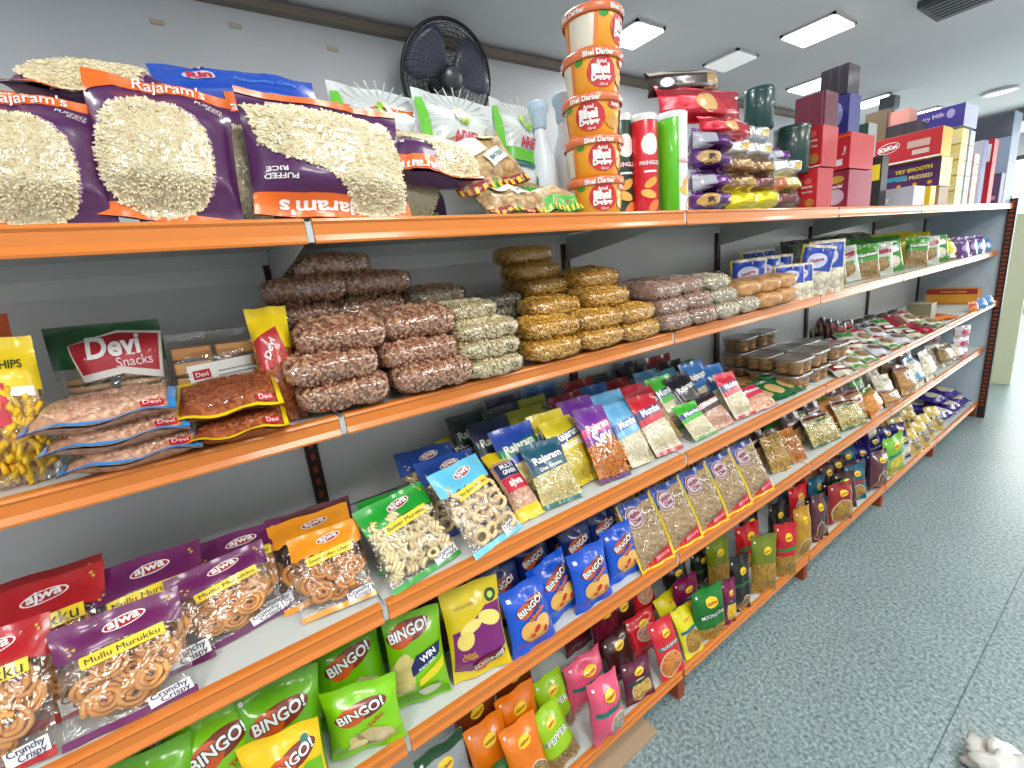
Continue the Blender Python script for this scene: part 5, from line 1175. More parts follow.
('chips_lime_plain', [-0.35, -0.01, 0.556], [-0.07, -0.0, 1.571], [1.03, 1.0, 1.05], 'green foil bag of chips fourth back behind the yellow one'),
('chips_lime_plain', [-0.14, -0.31, 0.556], [-0.209, -0.0, 1.571], [1.03, 1.0, 1.05], 'green foil bag of chips leftmost, just inside the picture'),
('chips_wim', [-0.086, 0.222, 0.558], [-0.244, 0.022, 1.277], [0.86, 0.86, 0.86], 'tall lime foil chips bag with dark win badge fourth shelf, right of the joint'),
('chips_lime_plain', [-0.24, 0.25, 0.556], [-0.14, -0.0, 1.501], [1.03, 1.0, 1.05], 'green foil bag of chips behind the tall win badge bag'),
('chips_plum', [-0.17, 0.34, 0.556], [-0.14, -0.0, 1.501], [1.0, 1.0, 1.0], 'dark plum foil bag of chips between the lime and two-tone bags'),
('chips_yellow', [-0.25, 0.36, 0.556], [-0.14, -0.0, 1.501], [0.9, 1.0, 0.89], 'yellow and green foil bag of chips behind the dark plum one'),
('chips_twotone', [-0.059, 0.364, 0.557], [-0.175, -0.0, 1.35], [0.95, 0.94, 0.93], 'yellow and purple foil chips bag upside down front of the fourth shelf'),
('chips_blue', [-0.039, 0.505, 0.557], [-0.244, 0.003, 1.578], [1.14, 1.07, 1.0], 'bright blue foil bag of chips first from left, front'),
('chips_navy', [-0.14, 0.49, 0.556], [-0.209, -0.0, 1.466], [1.04, 1.0, 1.06], 'dark blue foil bag of chips behind the first bright blue one'),
('chips_navy', [-0.24, 0.47, 0.556], [-0.14, -0.0, 1.466], [1.04, 1.0, 1.06], 'dark blue foil bag of chips third back behind the first bright blue one'),
('chips_blue', [-0.072, 0.624, 0.56], [-0.279, -0.04, 1.731], [1.22, 1.1, 0.98], 'bright blue foil bag of chips second from left, set back'),
('chips_navy', [-0.18, 0.62, 0.556], [-0.175, -0.0, 1.466], [1.04, 1.0, 1.06], 'dark blue foil bag of chips behind the second bright blue one'),
('chips_navy', [-0.27, 0.6, 0.556], [-0.14, -0.0, 1.466], [1.04, 1.0, 1.06], 'dark blue foil bag of chips third back in the second blue column'),
('chips_navy', [-0.35, 0.58, 0.556], [-0.07, -0.0, 1.466], [1.04, 1.0, 1.06], 'dark blue foil bag of chips at the back of the second blue column'),
('chips_blue', [-0.045, 0.719, 0.557], [-0.175, -0.002, 1.568], [1.17, 1.09, 1.01], 'bright blue foil bag of chips third from left, standing upright'),
('chips_blue', [-0.064, 0.865, 0.557], [-0.244, -0.008, 1.553], [1.07, 1.01, 0.96], 'bright blue foil bag of chips fourth from left, beside the oval labels'),
('chips_navy', [-0.14, 0.76, 0.556], [-0.209, -0.0, 1.466], [1.04, 1.0, 1.06], 'dark blue foil bag of chips behind the third bright blue one'),
('chips_navy', [-0.24, 0.78, 0.556], [-0.175, -0.0, 1.466], [1.04, 1.0, 1.06], 'dark blue foil bag of chips third back in the third blue column'),
('chips_navy', [-0.15, 0.88, 0.556], [-0.209, -0.0, 1.466], [1.04, 1.0, 1.06], 'dark blue foil bag of chips behind the fourth bright blue one'),
('chips_navy', [-0.25, 0.9, 0.556], [-0.14, -0.0, 1.466], [1.04, 1.0, 1.06], 'dark blue foil bag of chips third back in the fourth blue column'),
('chips_navy', [-0.34, 0.92, 0.556], [-0.07, -0.0, 1.466], [1.04, 1.0, 1.06], 'dark blue foil bag of chips at the back of the fourth blue column'),
('oval_mix', [-0.035, 0.975, 0.556], [-0.524, -0.0, 1.501], [1.1, 1.0, 1.11], 'yellow-edged mixture bag with oval label first from left, front row'),
('oval_mix', [-0.13, 0.985, 0.556], [-0.419, -0.0, 1.466], [0.92, 1.0, 0.95], 'yellow-edged mixture bag with oval label first column, second back'),
('oval_mix', [-0.205, 0.985, 0.556], [-0.314, -0.0, 1.466], [0.92, 1.0, 0.95], 'yellow-edged mixture bag with oval label first column, third back'),
('oval_mix', [-0.28, 0.985, 0.556], [-0.209, -0.0, 1.466], [0.92, 1.0, 0.95], 'yellow-edged mixture bag with oval label first column, last back'),
('oval_mix', [-0.035, 1.125, 0.556], [-0.524, -0.0, 1.501], [1.1, 1.0, 1.11], 'yellow-edged mixture bag with oval label second from left, front row'),
('oval_mix', [-0.13, 1.135, 0.556], [-0.419, -0.0, 1.466], [0.92, 1.0, 0.95], 'yellow-edged mixture bag with oval label second column, second back'),
('oval_mix', [-0.205, 1.135, 0.556], [-0.314, -0.0, 1.466], [0.92, 1.0, 0.95], 'yellow-edged mixture bag with oval label second column, third back'),
('oval_mix', [-0.28, 1.135, 0.556], [-0.209, -0.0, 1.466], [0.92, 1.0, 0.95], 'yellow-edged mixture bag with oval label second column, last back'),
('oval_mix', [-0.035, 1.275, 0.556], [-0.524, -0.0, 1.501], [1.1, 1.0, 1.11], 'yellow-edged mixture bag with oval label third from left, front row'),
('oval_mix', [-0.13, 1.285, 0.556], [-0.419, -0.0, 1.466], [0.92, 1.0, 0.95], 'yellow-edged mixture bag with oval label third column, second back'),
('oval_mix', [-0.205, 1.285, 0.556], [-0.314, -0.0, 1.466], [0.92, 1.0, 0.95], 'yellow-edged mixture bag with oval label third column, third back'),
('oval_mix', [-0.28, 1.285, 0.556], [-0.209, -0.0, 1.466], [0.92, 1.0, 0.95], 'yellow-edged mixture bag with oval label third column, last back'),
('oval_mix', [-0.035, 1.43, 0.556], [-0.524, -0.0, 1.501], [1.1, 1.0, 1.11], 'yellow-edged mixture bag with oval label fourth from left, front row'),
('oval_mix', [-0.13, 1.435, 0.556], [-0.419, -0.0, 1.466], [0.92, 1.0, 0.95], 'yellow-edged mixture bag with oval label fourth column, second back'),
('oval_mix', [-0.205, 1.435, 0.556], [-0.314, -0.0, 1.466], [0.92, 1.0, 0.95], 'yellow-edged mixture bag with oval label fourth column, third back'),
('oval_mix', [-0.28, 1.435, 0.556], [-0.209, -0.0, 1.466], [0.92, 1.0, 0.95], 'yellow-edged mixture bag with oval label fourth column, last back'),
('oval_mix', [-0.035, 1.585, 0.556], [-0.524, -0.0, 1.501], [1.1, 1.0, 1.11], 'yellow-edged mixture bag with oval label fifth from left, front row'),
('oval_mix', [-0.13, 1.585, 0.556], [-0.419, -0.0, 1.466], [0.92, 1.0, 0.95], 'yellow-edged mixture bag with oval label fifth column, second back'),
('oval_mix', [-0.205, 1.585, 0.556], [-0.314, -0.0, 1.466], [0.92, 1.0, 0.95], 'yellow-edged mixture bag with oval label fifth column, third back'),
('oval_mix', [-0.28, 1.585, 0.556], [-0.209, -0.0, 1.466], [0.92, 1.0, 0.95], 'yellow-edged mixture bag with oval label fifth column, last back'),
('pasta_clear', [-0.077, 1.825, 0.56], [-0.524, 0.052, 1.38], [1.05, 1.06, 1.08], 'brown-topped clear bag of yellow sticks right of the oval labelled bags'),
('pasta_orange', [-0.067, 1.958, 0.559], [-0.594, 0.051, 1.447], [0.91, 0.94, 0.97], 'clear bag of orange sticks left of the shelf joint'),
('dark_mix', [-0.15, 1.8, 0.556], [-0.349, -0.0, 1.466], [1.0, 1.0, 0.85], 'dark maroon bag of namkeen behind the yellow sticks'),
('dark_mix', [-0.24, 1.93, 0.556], [-0.279, -0.0, 1.466], [1.0, 1.0, 0.85], 'dark maroon bag of namkeen behind the orange sticks'),
('chips_window', [-0.062, 2.203, 0.568], [-0.561, 0.085, 1.504], [1.6, 1.15, 0.78], 'maroon-topped clear bag of fryums first of two, right of the joint'),
('chips_window', [-0.056, 2.487, 0.566], [-0.561, 0.084, 1.449], [1.46, 1.13, 0.8], 'maroon-topped clear bag of fryums second of two, beside the orange rusk'),
('dark_mix', [-0.14, 2.1, 0.556], [-0.314, -0.0, 1.466], [1.0, 1.0, 0.85], 'dark maroon bag of namkeen behind the fryums, first of the hidden ones'),
('green_mix', [-0.22, 2.08, 0.556], [-0.314, -0.0, 1.466], [1.0, 1.0, 0.85], 'green bag of namkeen behind the fryums, second of the hidden ones'),
('dark_mix', [-0.14, 2.3, 0.556], [-0.314, -0.0, 1.466], [1.0, 1.0, 0.85], 'dark maroon bag of namkeen behind the fryums, third of the hidden ones'),
('green_mix', [-0.24, 2.32, 0.556], [-0.314, -0.0, 1.466], [1.0, 1.0, 0.85], 'green bag of namkeen behind the fryums, fourth of the hidden ones'),
('dark_mix', [-0.3, 2.12, 0.556], [-0.314, -0.0, 1.466], [1.0, 1.0, 0.85], 'dark maroon bag of namkeen behind the fryums, fifth of the hidden ones'),
('bread_bag', [-0.048, 2.755, 0.564], [-0.49, -0.082, 1.651], [1.35, 1.11, 0.88], 'green-topped clear bag of orange rusk fourth shelf, middle of the third bay'),
('rusk_bag', [-0.042, 2.961, 0.561], [-0.489, 0.049, 1.504], [1.35, 0.98, 0.6], 'maroon-topped clear bag of rusk with white label beside the orange rusk'),
('rusk_bag', [-0.038, 3.197, 0.565], [-0.421, 0.091, 1.496], [1.41, 1.15, 1.15], 'maroon-topped clear bag of rusk with white label set higher, left of the blue bag'),
('blue_clear', [-0.049, 3.406, 0.559], [-0.419, -0.022, 1.599], [1.6, 1.15, 1.17], 'blue clear snack bag between rusk and white bags'),
('white_clear', [-0.047, 3.613, 0.56], [-0.349, 0.028, 1.578], [1.6, 1.15, 1.19], 'crinkled clear bag of white snacks right of the blue bag'),
('nest_clear', [-0.059, 3.994, 0.576], [-0.351, 0.094, 1.544], [1.6, 1.15, 0.9], 'clear bag of brown noodle nests at the far end of the fourth shelf'),
('white_clear', [-0.056, 4.23, 0.566], [-0.263, 0.097, 1.525], [1.6, 1.15, 0.71], 'crinkled clear bag of white snacks right of the noodle nests'),
('rusk_bag', [-0.14, 2.55, 0.556], [-0.209, -0.0, 1.466], [1.08, 1.0, 1.13], 'maroon-topped clear bag of rusk with white label in the back row past the middle, first'),
('green_mix', [-0.14, 2.8, 0.556], [-0.209, -0.0, 1.466], [1.08, 1.0, 0.85], 'green bag of namkeen in the back row past the middle, second'),
('white_clear', [-0.15, 3.05, 0.556], [-0.209, -0.0, 1.466], [1.17, 1.0, 1.13], 'crinkled clear bag of white snacks in the back row past the middle, third'),
('nest_clear', [-0.16, 3.3, 0.556], [-0.209, -0.0, 1.466], [0.93, 1.0, 1.13], 'clear bag of brown noodle nests in the back row past the middle, fourth'),
('rusk_bag', [-0.15, 3.55, 0.556], [-0.209, -0.0, 1.466], [1.08, 1.0, 1.13], 'maroon-topped clear bag of rusk with white label in the back row past the middle, fifth'),
('white_clear', [-0.2, 3.75, 0.556], [-0.209, -0.0, 1.466], [1.17, 1.0, 1.13], 'crinkled clear bag of white snacks in the back row past the middle, sixth'),
('pinkwhite', [-0.06, 4.25, 0.561], [0.0, -0.0, 1.326], [1.21, 1.0, 1.0], 'white pack with pink oval bottom of the front stack at the far end'),
('pinkwhite', [-0.22, 4.31, 0.561], [0.0, -0.0, 1.326], [1.21, 1.0, 1.0], 'white pack with pink oval bottom of the rear stack at the far end'),
('pinkwhite', [-0.06, 4.25, 0.639], [0.0, -0.0, 1.326], [1.21, 1.0, 1.0], 'white pack with pink oval middle of the front stack at the far end'),
('pinkwhite', [-0.22, 4.31, 0.639], [0.0, -0.0, 1.326], [1.21, 1.0, 1.0], 'white pack with pink oval middle of the rear stack at the far end'),
('pinkwhite', [-0.06, 4.25, 0.717], [0.0, -0.0, 1.326], [1.21, 1.0, 1.0], 'white pack with pink oval top of the front stack at the far end'),
('pinkwhite', [-0.22, 4.31, 0.717], [0.0, -0.0, 1.326], [1.21, 1.0, 1.0], 'white pack with pink oval top of the rear stack at the far end'),
('n_silvergreen', [-0.12, 0.26, 0.123], [-0.244, -0.0, 1.571], [1.12, 1.0, 1.05], 'silver and green pouch at the bottom edge, lowest shelf'),
('n_leafgreen', [-0.03, 0.34, 0.123], [-0.419, -0.0, 1.571], [0.96, 1.0, 0.68], 'leaf green foil pouch in front of the silver pouch'),
('n_orange', [-0.035, 0.455, 0.123], [-0.349, -0.0, 1.571], [0.92, 1.0, 1.0], 'orange foil namkeen bag front, with round food window'),
('n_orange', [-0.1, 0.385, 0.123], [-0.314, -0.0, 1.571], [0.96, 1.0, 1.0], 'orange foil namkeen bag behind the leaf green pouch'),
('n_orange', [-0.13, 0.5, 0.123], [-0.244, -0.0, 1.571], [1.04, 1.0, 1.0], 'orange foil namkeen bag behind the front orange one'),
('n_dkorange', [-0.21, 0.4, 0.123], [-0.175, -0.0, 1.571], [1.12, 1.0, 1.0], 'dark brown-orange foil bag behind the orange bags, left'),
('n_dkorange', [-0.24, 0.55, 0.123], [-0.14, -0.0, 1.571], [1.12, 1.0, 1.0], 'dark brown-orange foil bag behind the orange bags, right'),
('n_lime', [-0.115, 0.615, 0.123], [-0.349, -0.0, 1.571], [1.0, 1.0, 1.0], 'lime green pouch with pale band left of the two leaning ones'),
('n_lime', [-0.035, 0.565, 0.13], [-0.423, -0.127, 1.628], [0.95, 1.0, 0.97], 'lime green pouch with pale band right of the two leaning ones'),
('n_pink', [-0.013, 0.709, 0.128], [-0.175, 0.061, 1.533], [0.9, 1.13, 0.98], 'pink foil bag front, with grain window'),
('n_pink', [-0.128, 0.738, 0.13], [-0.21, 0.073, 1.6], [1.22, 1.21, 0.79], 'pink foil bag second, behind the front one'),
('n_dkpink', [-0.22, 0.93, 0.123], [-0.14, -0.0, 1.571], [1.04, 1.0, 1.11], 'dark pink foil bag behind the two bright pink ones'),
('n_dkpink', [-0.3, 0.86, 0.123], [-0.14, -0.0, 1.571], [1.04, 1.0, 1.11], 'dark pink foil bag furthest back behind the pink ones'),
('n_brown', [-0.121, 0.901, 0.125], [-0.314, -0.016, 1.656], [1.04, 0.95, 0.86], 'dark brown foil bag with yellow oval between the pink and red bags'),
('n_brown', [-0.22, 1.02, 0.123], [-0.175, -0.0, 1.571], [1.04, 1.0, 1.06], 'dark brown foil bag with yellow oval behind the front dark brown one'),
('n_maroon', [-0.03, 0.869, 0.127], [-0.28, 0.059, 1.447], [0.92, 0.8, 0.66], 'maroon bag with yellow food window front, left of the round sev window'),
('n_redwhite', [-0.139, 1.041, 0.125], [-0.419, 0.019, 1.546], [1.16, 0.91, 0.66], 'red and pink bag leaning behind the maroon one'),
('n_red_sev', [-0.019, 1.02, 0.129], [-0.421, 0.091, 1.526], [0.8, 0.8, 0.76], 'red bag with round sev window front, at the shelf joint'),
('n_yellow', [-0.024, 1.144, 0.126], [-0.454, 0.04, 1.529], [0.74, 0.8, 0.79], 'bright yellow bag with bhujia window front, between red and green'),
('n_yellow', [-0.127, 1.2, 0.125], [-0.489, 0.013, 1.602], [1.1, 0.88, 0.67], 'bright yellow bag with bhujia window behind the front yellow one'),
('n_redwhite', [-0.25, 1.16, 0.123], [-0.175, -0.0, 1.571], [1.04, 1.0, 1.05], 'red and pink bag second red and pink one, further back'),
('n_dkpink', [-0.3, 1.05, 0.123], [-0.14, -0.0, 1.571], [1.04, 1.0, 1.05], 'dark pink foil bag at the back left of the joint'),
('n_green', [-0.031, 1.24, 0.125], [-0.105, 0.019, 1.386], [1.13, 1.15, 1.22], 'dark green pouch with yellow oval front, right of the shelf joint'),
('n_mango', [-0.025, 1.347, 0.125], [-0.07, 0.038, 1.337], [0.69, 0.82, 0.96], 'maroon and yellow mango pouch front, behind the dark green one'),
('n_mango', [-0.14, 1.27, 0.123], [-0.105, -0.0, 1.466], [1.3, 1.0, 0.89], 'maroon and yellow mango pouch behind the dark green pouch'),
('n_black', [-0.22, 1.32, 0.123], [-0.105, -0.0, 1.466], [1.09, 1.0, 0.85], 'black pouch in the dark back row, first from left'),
('n_black', [-0.2, 1.46, 0.123], [-0.105, -0.0, 1.466], [1.09, 1.0, 0.85], 'black pouch in the dark back row, second from left'),
('n_black', [-0.3, 1.4, 0.123], [-0.105, -0.0, 1.466], [1.09, 1.0, 0.85], 'black pouch in the dark back row, third from left'),
('n_black', [-0.032, 1.446, 0.124], [-0.07, -0.008, 1.339], [0.82, 0.99, 1.17], 'black pouch front, between mango and olive pouches'),
('n_olive', [-0.029, 1.604, 0.126], [-0.07, 0.039, 1.207], [0.94, 1.02, 1.11], 'olive green pouch front one of two'),
('n_olive', [-0.15, 1.5, 0.123], [-0.105, -0.0, 1.396], [1.0, 1.0, 1.0], 'olive green pouch rear one of two'),
('n_redgold', [-0.02, 1.762, 0.125], [-0.07, 0.02, 1.107], [0.77, 0.97, 1.17], 'red pouch with golden lower half front one beside the olive pouch'),
('n_redgold', [-0.14, 1.7, 0.123], [-0.07, -0.0, 1.396], [1.08, 1.0, 1.05], 'red pouch with golden lower half behind the front red and gold one'),
('n_gold', [-0.03, 1.934, 0.125], [-0.07, 0.013, 1.352], [0.82, 0.97, 1.12], 'golden pouch right of the red and gold pouch'),
('n_brownpink', [-0.036, 2.085, 0.126], [-0.07, 0.048, 1.329], [0.72, 0.97, 1.21], 'brown pink bag left of the round bhujia window'),
('n_black', [-0.13, 1.93, 0.123], [-0.07, -0.0, 1.396], [1.0, 1.0, 1.1], 'black pouch tall one past the golden pouch'),
('n_black', [-0.2, 1.82, 0.123], [-0.07, -0.0, 1.396], [1.09, 1.0, 1.0], 'black pouch tall one behind the golden pouch'),
('n_redround', [-0.032, 2.329, 0.127], [-0.105, 0.036, 1.25], [1.11, 1.05, 0.99], 'red bag with round bhujia window past the golden pouch'),
('n_redwhite', [-0.15, 2.18, 0.123], [-0.105, -0.0, 1.396], [1.04, 1.0, 1.05], 'red and pink bag behind the round bhujia window'),
('n_bluegreen', [-0.13, 2.33, 0.123], [-0.105, -0.0, 1.396], [1.04, 1.0, 1.05], 'blue-green bag right of the round bhujia window'),
('n_bluegreen', [-0.22, 2.22, 0.123], [-0.105, -0.0, 1.396], [1.04, 1.0, 1.05], 'blue-green bag set back beside the round bhujia window'),
('n_green', [-0.05, 2.36, 0.123], [-0.105, -0.0, 1.396], [0.92, 1.0, 1.15], 'dark green pouch with yellow oval between blue-green and brown bags'),
('n_brownpink', [-0.031, 2.803, 0.132], [-0.105, 0.095, 1.436], [1.36, 1.15, 1.08], 'brown pink bag left of the lime green bag'),
('n_brown', [-0.16, 2.52, 0.123], [-0.105, -0.0, 1.396], [1.04, 1.0, 1.18], 'dark brown foil bag with yellow oval behind the brown pink one'),
('n_lime2', [-0.035, 3.058, 0.126], [-0.105, -0.019, 1.464], [1.6, 1.15, 1.23], 'lime green bag with teal band front, before the violet ones'),
('n_violet', [-0.06, 2.98, 0.125], [-0.175, -0.034, 1.367], [1.08, 1.0, 1.0], 'violet cereal bag in the violet heap, first counted from the camera'),
('n_violet', [-0.06, 3.13, 0.128], [-0.175, -0.066, 1.373], [1.08, 1.0, 1.0], 'violet cereal bag in the violet heap, second counted from the camera'),
('n_violet', [-0.15, 3.0, 0.129], [-0.175, -0.081, 1.376], [1.08, 1.0, 1.0], 'violet cereal bag in the violet heap, third counted from the camera'),
('n_violet', [-0.15, 3.15, 0.132], [-0.176, -0.122, 1.383], [1.08, 1.0, 1.0], 'violet cereal bag in the violet heap, fourth counted from the camera'),
('n_violet', [-0.24, 3.02, 0.128], [-0.175, -0.066, 1.373], [1.08, 1.0, 1.0], 'violet cereal bag in the violet heap, fifth counted from the camera'),
('n_violet', [-0.05, 3.28, 0.131], [-0.176, -0.116, 1.382], [1.08, 1.0, 1.0], 'violet cereal bag in the violet heap, sixth counted from the camera'),
('n_violet', [-0.15, 3.3, 0.132], [-0.176, 0.13, 1.338], [1.08, 1.0, 1.0], 'violet cereal bag in the violet heap, seventh counted from the camera'),
('n_violet', [-0.25, 3.2, 0.124], [-0.175, 0.009, 1.36], [1.08, 1.0, 1.0], 'violet cereal bag in the violet heap, eighth counted from the camera'),
('n_violet', [-0.16, 3.06, 0.282], [-0.176, -0.122, 1.383], [1.08, 1.0, 1.0], 'violet cereal bag in the violet heap, ninth counted from the camera'),
('n_violet', [-0.2, 3.22, 0.276], [-0.175, -0.041, 1.369], [1.08, 1.0, 1.0], 'violet cereal bag in the violet heap, tenth counted from the camera'),
('n_violet', [-0.24, 3.4, 0.131], [-0.176, -0.11, 1.381], [1.08, 1.0, 1.0], 'violet cereal bag in the violet heap, eleventh counted from the camera'),
('n_violet', [-0.12, 3.42, 0.131], [-0.176, 0.106, 1.343], [1.08, 1.0, 1.0], 'violet cereal bag in the violet heap, twelfth counted from the camera'),
('n_cream', [-0.03, 3.42, 0.124], [-0.454, 0.008, 1.323], [1.08, 1.0, 0.94], 'cream and brown muesli bag past the violet heap, first of its group'),
('n_cream', [-0.03, 3.58, 0.128], [-0.455, 0.064, 1.295], [1.08, 1.0, 0.94], 'cream and brown muesli bag past the violet heap, second of its group'),
('n_cream', [-0.05, 3.76, 0.124], [-0.454, -0.011, 1.332], [1.08, 1.0, 0.94], 'cream and brown muesli bag past the violet heap, third of its group'),
('n_cream', [-0.14, 3.6, 0.124], [-0.454, -0.019, 1.336], [1.08, 1.0, 0.94], 'cream and brown muesli bag past the violet heap, fourth of its group'),
('n_cream', [-0.14, 3.78, 0.132], [-0.457, 0.122, 1.267], [1.08, 1.0, 0.94], 'cream and brown muesli bag past the violet heap, fifth of its group'),
('n_cream', [-0.05, 3.94, 0.129], [-0.455, 0.071, 1.292], [1.08, 1.0, 0.94], 'cream and brown muesli bag past the violet heap, sixth of its group'),
('n_cream', [-0.2, 3.95, 0.147], [-0.455, 0.055, 1.299], [1.08, 1.0, 0.94], 'cream and brown muesli bag past the violet heap, seventh of its group'),
('n_cream', [-0.27, 3.75, 0.131], [-0.456, -0.104, 1.378], [1.08, 1.0, 0.94], 'cream and brown muesli bag past the violet heap, eighth of its group'),
('n_violet_flat', [-0.05, 4.2, 0.153], [-1.396, -0.0, 1.396], [1.33, 1.0, 1.29], 'violet cereal bag lying flat first of the pile at the far end'),
('n_violet_flat', [-0.05, 4.42, 0.153], [-1.396, -0.0, 1.396], [1.33, 1.0, 1.29], 'violet cereal bag lying flat second of the pile at the far end'),
('n_violet_flat', [-0.2, 4.3, 0.153], [-1.396, -0.0, 1.396], [1.33, 1.0, 1.29], 'violet cereal bag lying flat third of the pile at the far end'),
('n_violet_flat', [-0.05, 4.6, 0.153], [-1.396, -0.0, 1.396], [1.33, 1.0, 1.29], 'violet cereal bag lying flat fourth of the pile at the far end'),
('n_violet_flat', [-0.12, 4.35, 0.213], [-1.396, -0.0, 1.396], [1.33, 1.0, 1.29], 'violet cereal bag lying flat fifth of the pile at the far end'),
('n_violet_flat', [-0.1, 4.56, 0.213], [-1.396, -0.0, 1.396], [1.33, 1.0, 1.29], 'violet cereal bag lying flat sixth of the pile at the far end'),
('banana', [-0.079, -0.243, 1.261], [-0.175, 0.074, 1.758], [0.55, 0.8, 0.82], 'yellow-topped clear bag of banana chips at the left edge, second shelf'),
('orange_plain', [-0.14, -0.3, 1.257], [-0.14, -0.0, 1.518], [1.06, 1.0, 1.12], 'orange foil snack bag behind the banana chips'),
('devi', [-0.2, -0.134, 1.26], [-0.105, 0.035, 1.567], [0.68, 0.8, 0.87], 'green-topped clear bag of twisted biscuits behind the flat nut bags, second shelf'),
('bisc_clear', [-0.2, 0.004, 1.261], [-0.105, 0.037, 1.567], [0.84, 0.87, 0.9], 'clear biscuit bag with white label beside the twisted biscuits'),
('nut_blue', [-0.004, -0.112, 1.275], [-1.536, -0.0, 1.501], [1.03, 1.0, 0.96], 'blue-edged nut bag lying flat bottom of the stack of three'),
('nut_blue', [0.0, -0.12, 1.305], [-1.518, -0.0, 1.536], [1.03, 1.0, 0.96], 'blue-edged nut bag lying flat middle of the stack of three'),
('nut_blue', [0.004, -0.128, 1.335], [-1.484, -0.0, 1.571], [1.03, 1.0, 0.96], 'blue-edged nut bag lying flat top of the stack of three'),
('nut_yellow', [0.0, 0.012, 1.275], [-1.518, -0.0, 1.466], [0.87, 1.0, 0.92], 'yellow-edged bag of brown nuts lower one, beside the blue-edged stack'),
('nut_yellow', [-0.01, 0.008, 1.307], [-1.326, -0.0, 1.501], [0.93, 1.0, 1.0], 'yellow-edged bag of brown nuts upper one, beside the blue-edged stack'),
('nut_hang', [-0.085, 0.085, 1.257], [-0.314, -0.0, 1.396], [0.68, 1.0, 1.0], 'narrow yellow-topped bag of brown nuts leaning against the peanut pile'),
('peanuts', [-0.02, 0.17, 1.29], [-1.519, 0.003, 1.342], [1.0, 1.0, 1.04], 'clear pack of brown peanuts in the peanut pile, bottom layer, first from front left'),
('peanuts', [0.0, 0.335, 1.29], [-1.519, 0.003, 1.435], [1.0, 1.0, 1.04], 'clear pack of brown peanuts in the peanut pile, bottom layer, second from front left'),
('peanuts', [-0.15, 0.17, 1.29], [-1.519, 0.003, 1.477], [1.0, 1.0, 1.04], 'clear pack of brown peanuts in the peanut pile, bottom layer, third from front left'),
('peanuts', [-0.15, 0.33, 1.29], [-1.519, -0.003, 1.705], [1.0, 1.0, 1.04], 'clear pack of brown peanuts in the peanut pile, bottom layer, fourth from front left'),
('peanuts', [-0.28, 0.18, 1.289], [-1.519, 0.003, 1.592], [1.0, 1.0, 1.04], 'clear pack of brown peanuts in the peanut pile, bottom layer, fifth from front left'),
('peanuts', [-0.28, 0.34, 1.29], [-1.519, -0.003, 1.518], [1.0, 1.0, 1.04], 'clear pack of brown peanuts in the peanut pile, bottom layer, sixth from front left'),
('peanuts', [-0.025, 0.165, 1.336], [-1.519, -0.004, 1.458], [1.0, 1.0, 1.04], 'clear pack of brown peanuts in the peanut pile, second layer, first from front left'),
('peanuts', [-0.03, 0.33, 1.332], [-1.518, -0.002, 1.522], [1.0, 1.0, 1.04], 'clear pack of brown peanuts in the peanut pile, second layer, second from front left'),
('peanuts', [-0.15, 0.17, 1.335], [-1.519, -0.004, 1.72], [1.0, 1.0, 1.04], 'clear pack of brown peanuts in the peanut pile, second layer, third from front left'),
('peanuts', [-0.16, 0.33, 1.336], [-1.519, -0.004, 1.658], [1.0, 1.0, 1.04], 'clear pack of brown peanuts in the peanut pile, second layer, fourth from front left'),
('peanuts', [-0.28, 0.2, 1.332], [-1.518, 0.002, 1.44], [1.0, 1.0, 1.04], 'clear pack of brown peanuts in the peanut pile, second layer, fifth from front left'),
('peanuts', [-0.05, 0.19, 1.378], [-1.397, 0.01, 1.338], [1.0, 1.0, 1.04], 'clear pack of brown peanuts in the peanut pile, third layer, first from front left'),
('peanuts', [-0.055, 0.34, 1.379], [-1.397, 0.013, 1.443], [1.0, 1.0, 1.04], 'clear pack of brown peanuts in the peanut pile, third layer, second from front left'),
('peanuts', [-0.17, 0.16, 1.375], [-1.518, -0.001, 1.707], [1.0, 1.0, 1.04], 'clear pack of brown peanuts in the peanut pile, third layer, third from front left'),
('peanuts', [-0.18, 0.31, 1.376], [-1.518, -0.002, 1.653], [1.0, 1.0, 1.04], 'clear pack of brown peanuts in the peanut pile, third layer, fourth from front left'),
('peanuts', [-0.28, 0.2, 1.376], [-1.518, 0.002, 1.577], [1.0, 1.0, 1.04], 'clear pack of brown peanuts in the peanut pile, third layer, fifth from front left'),
('peanuts', [-0.17, 0.15, 1.418], [-1.518, 0.0, 1.42], [1.0, 1.0, 1.04], 'clear pack of brown peanuts in the peanut pile, fourth layer, first from front left'),
('peanuts', [-0.17, 0.3, 1.418], [-1.518, 0.0, 1.682], [1.0, 1.0, 1.04], 'clear pack of brown peanuts in the peanut pile, fourth layer, second from front left'),
('peanuts', [-0.2, 0.44, 1.424], [-1.519, 0.004, 1.304], [1.0, 1.0, 1.04], 'clear pack of brown peanuts in the peanut pile, fourth layer, third from front left'),
('peanuts', [-0.19, 0.17, 1.468], [-1.519, 0.004, 1.267], [1.0, 1.0, 1.04], 'clear pack of brown peanuts in the peanut pile, fifth layer, first from front left'),
('peanuts', [-0.19, 0.32, 1.467], [-1.519, -0.003, 1.57], [1.0, 1.0, 1.04], 'clear pack of brown peanuts in the peanut pile, fifth layer, second from front left'),
('peanuts', [-0.21, 0.25, 1.51], [-1.519, -0.003, 1.686], [1.0, 1.0, 1.04], 'clear pack of brown peanuts in the peanut pile, top layer, first from front left'),
('puffs', [0.0, 0.475, 1.281], [-1.518, -0.001, 1.617], [0.91, 1.0, 1.0], 'clear pack of pale nuts in the nut pile, bottom layer, first from front left'),
('puffs', [-0.14, 0.48, 1.286], [-1.519, 0.004, 1.612], [0.91, 1.0, 1.0], 'clear pack of pale nuts in the nut pile, bottom layer, second from front left'),
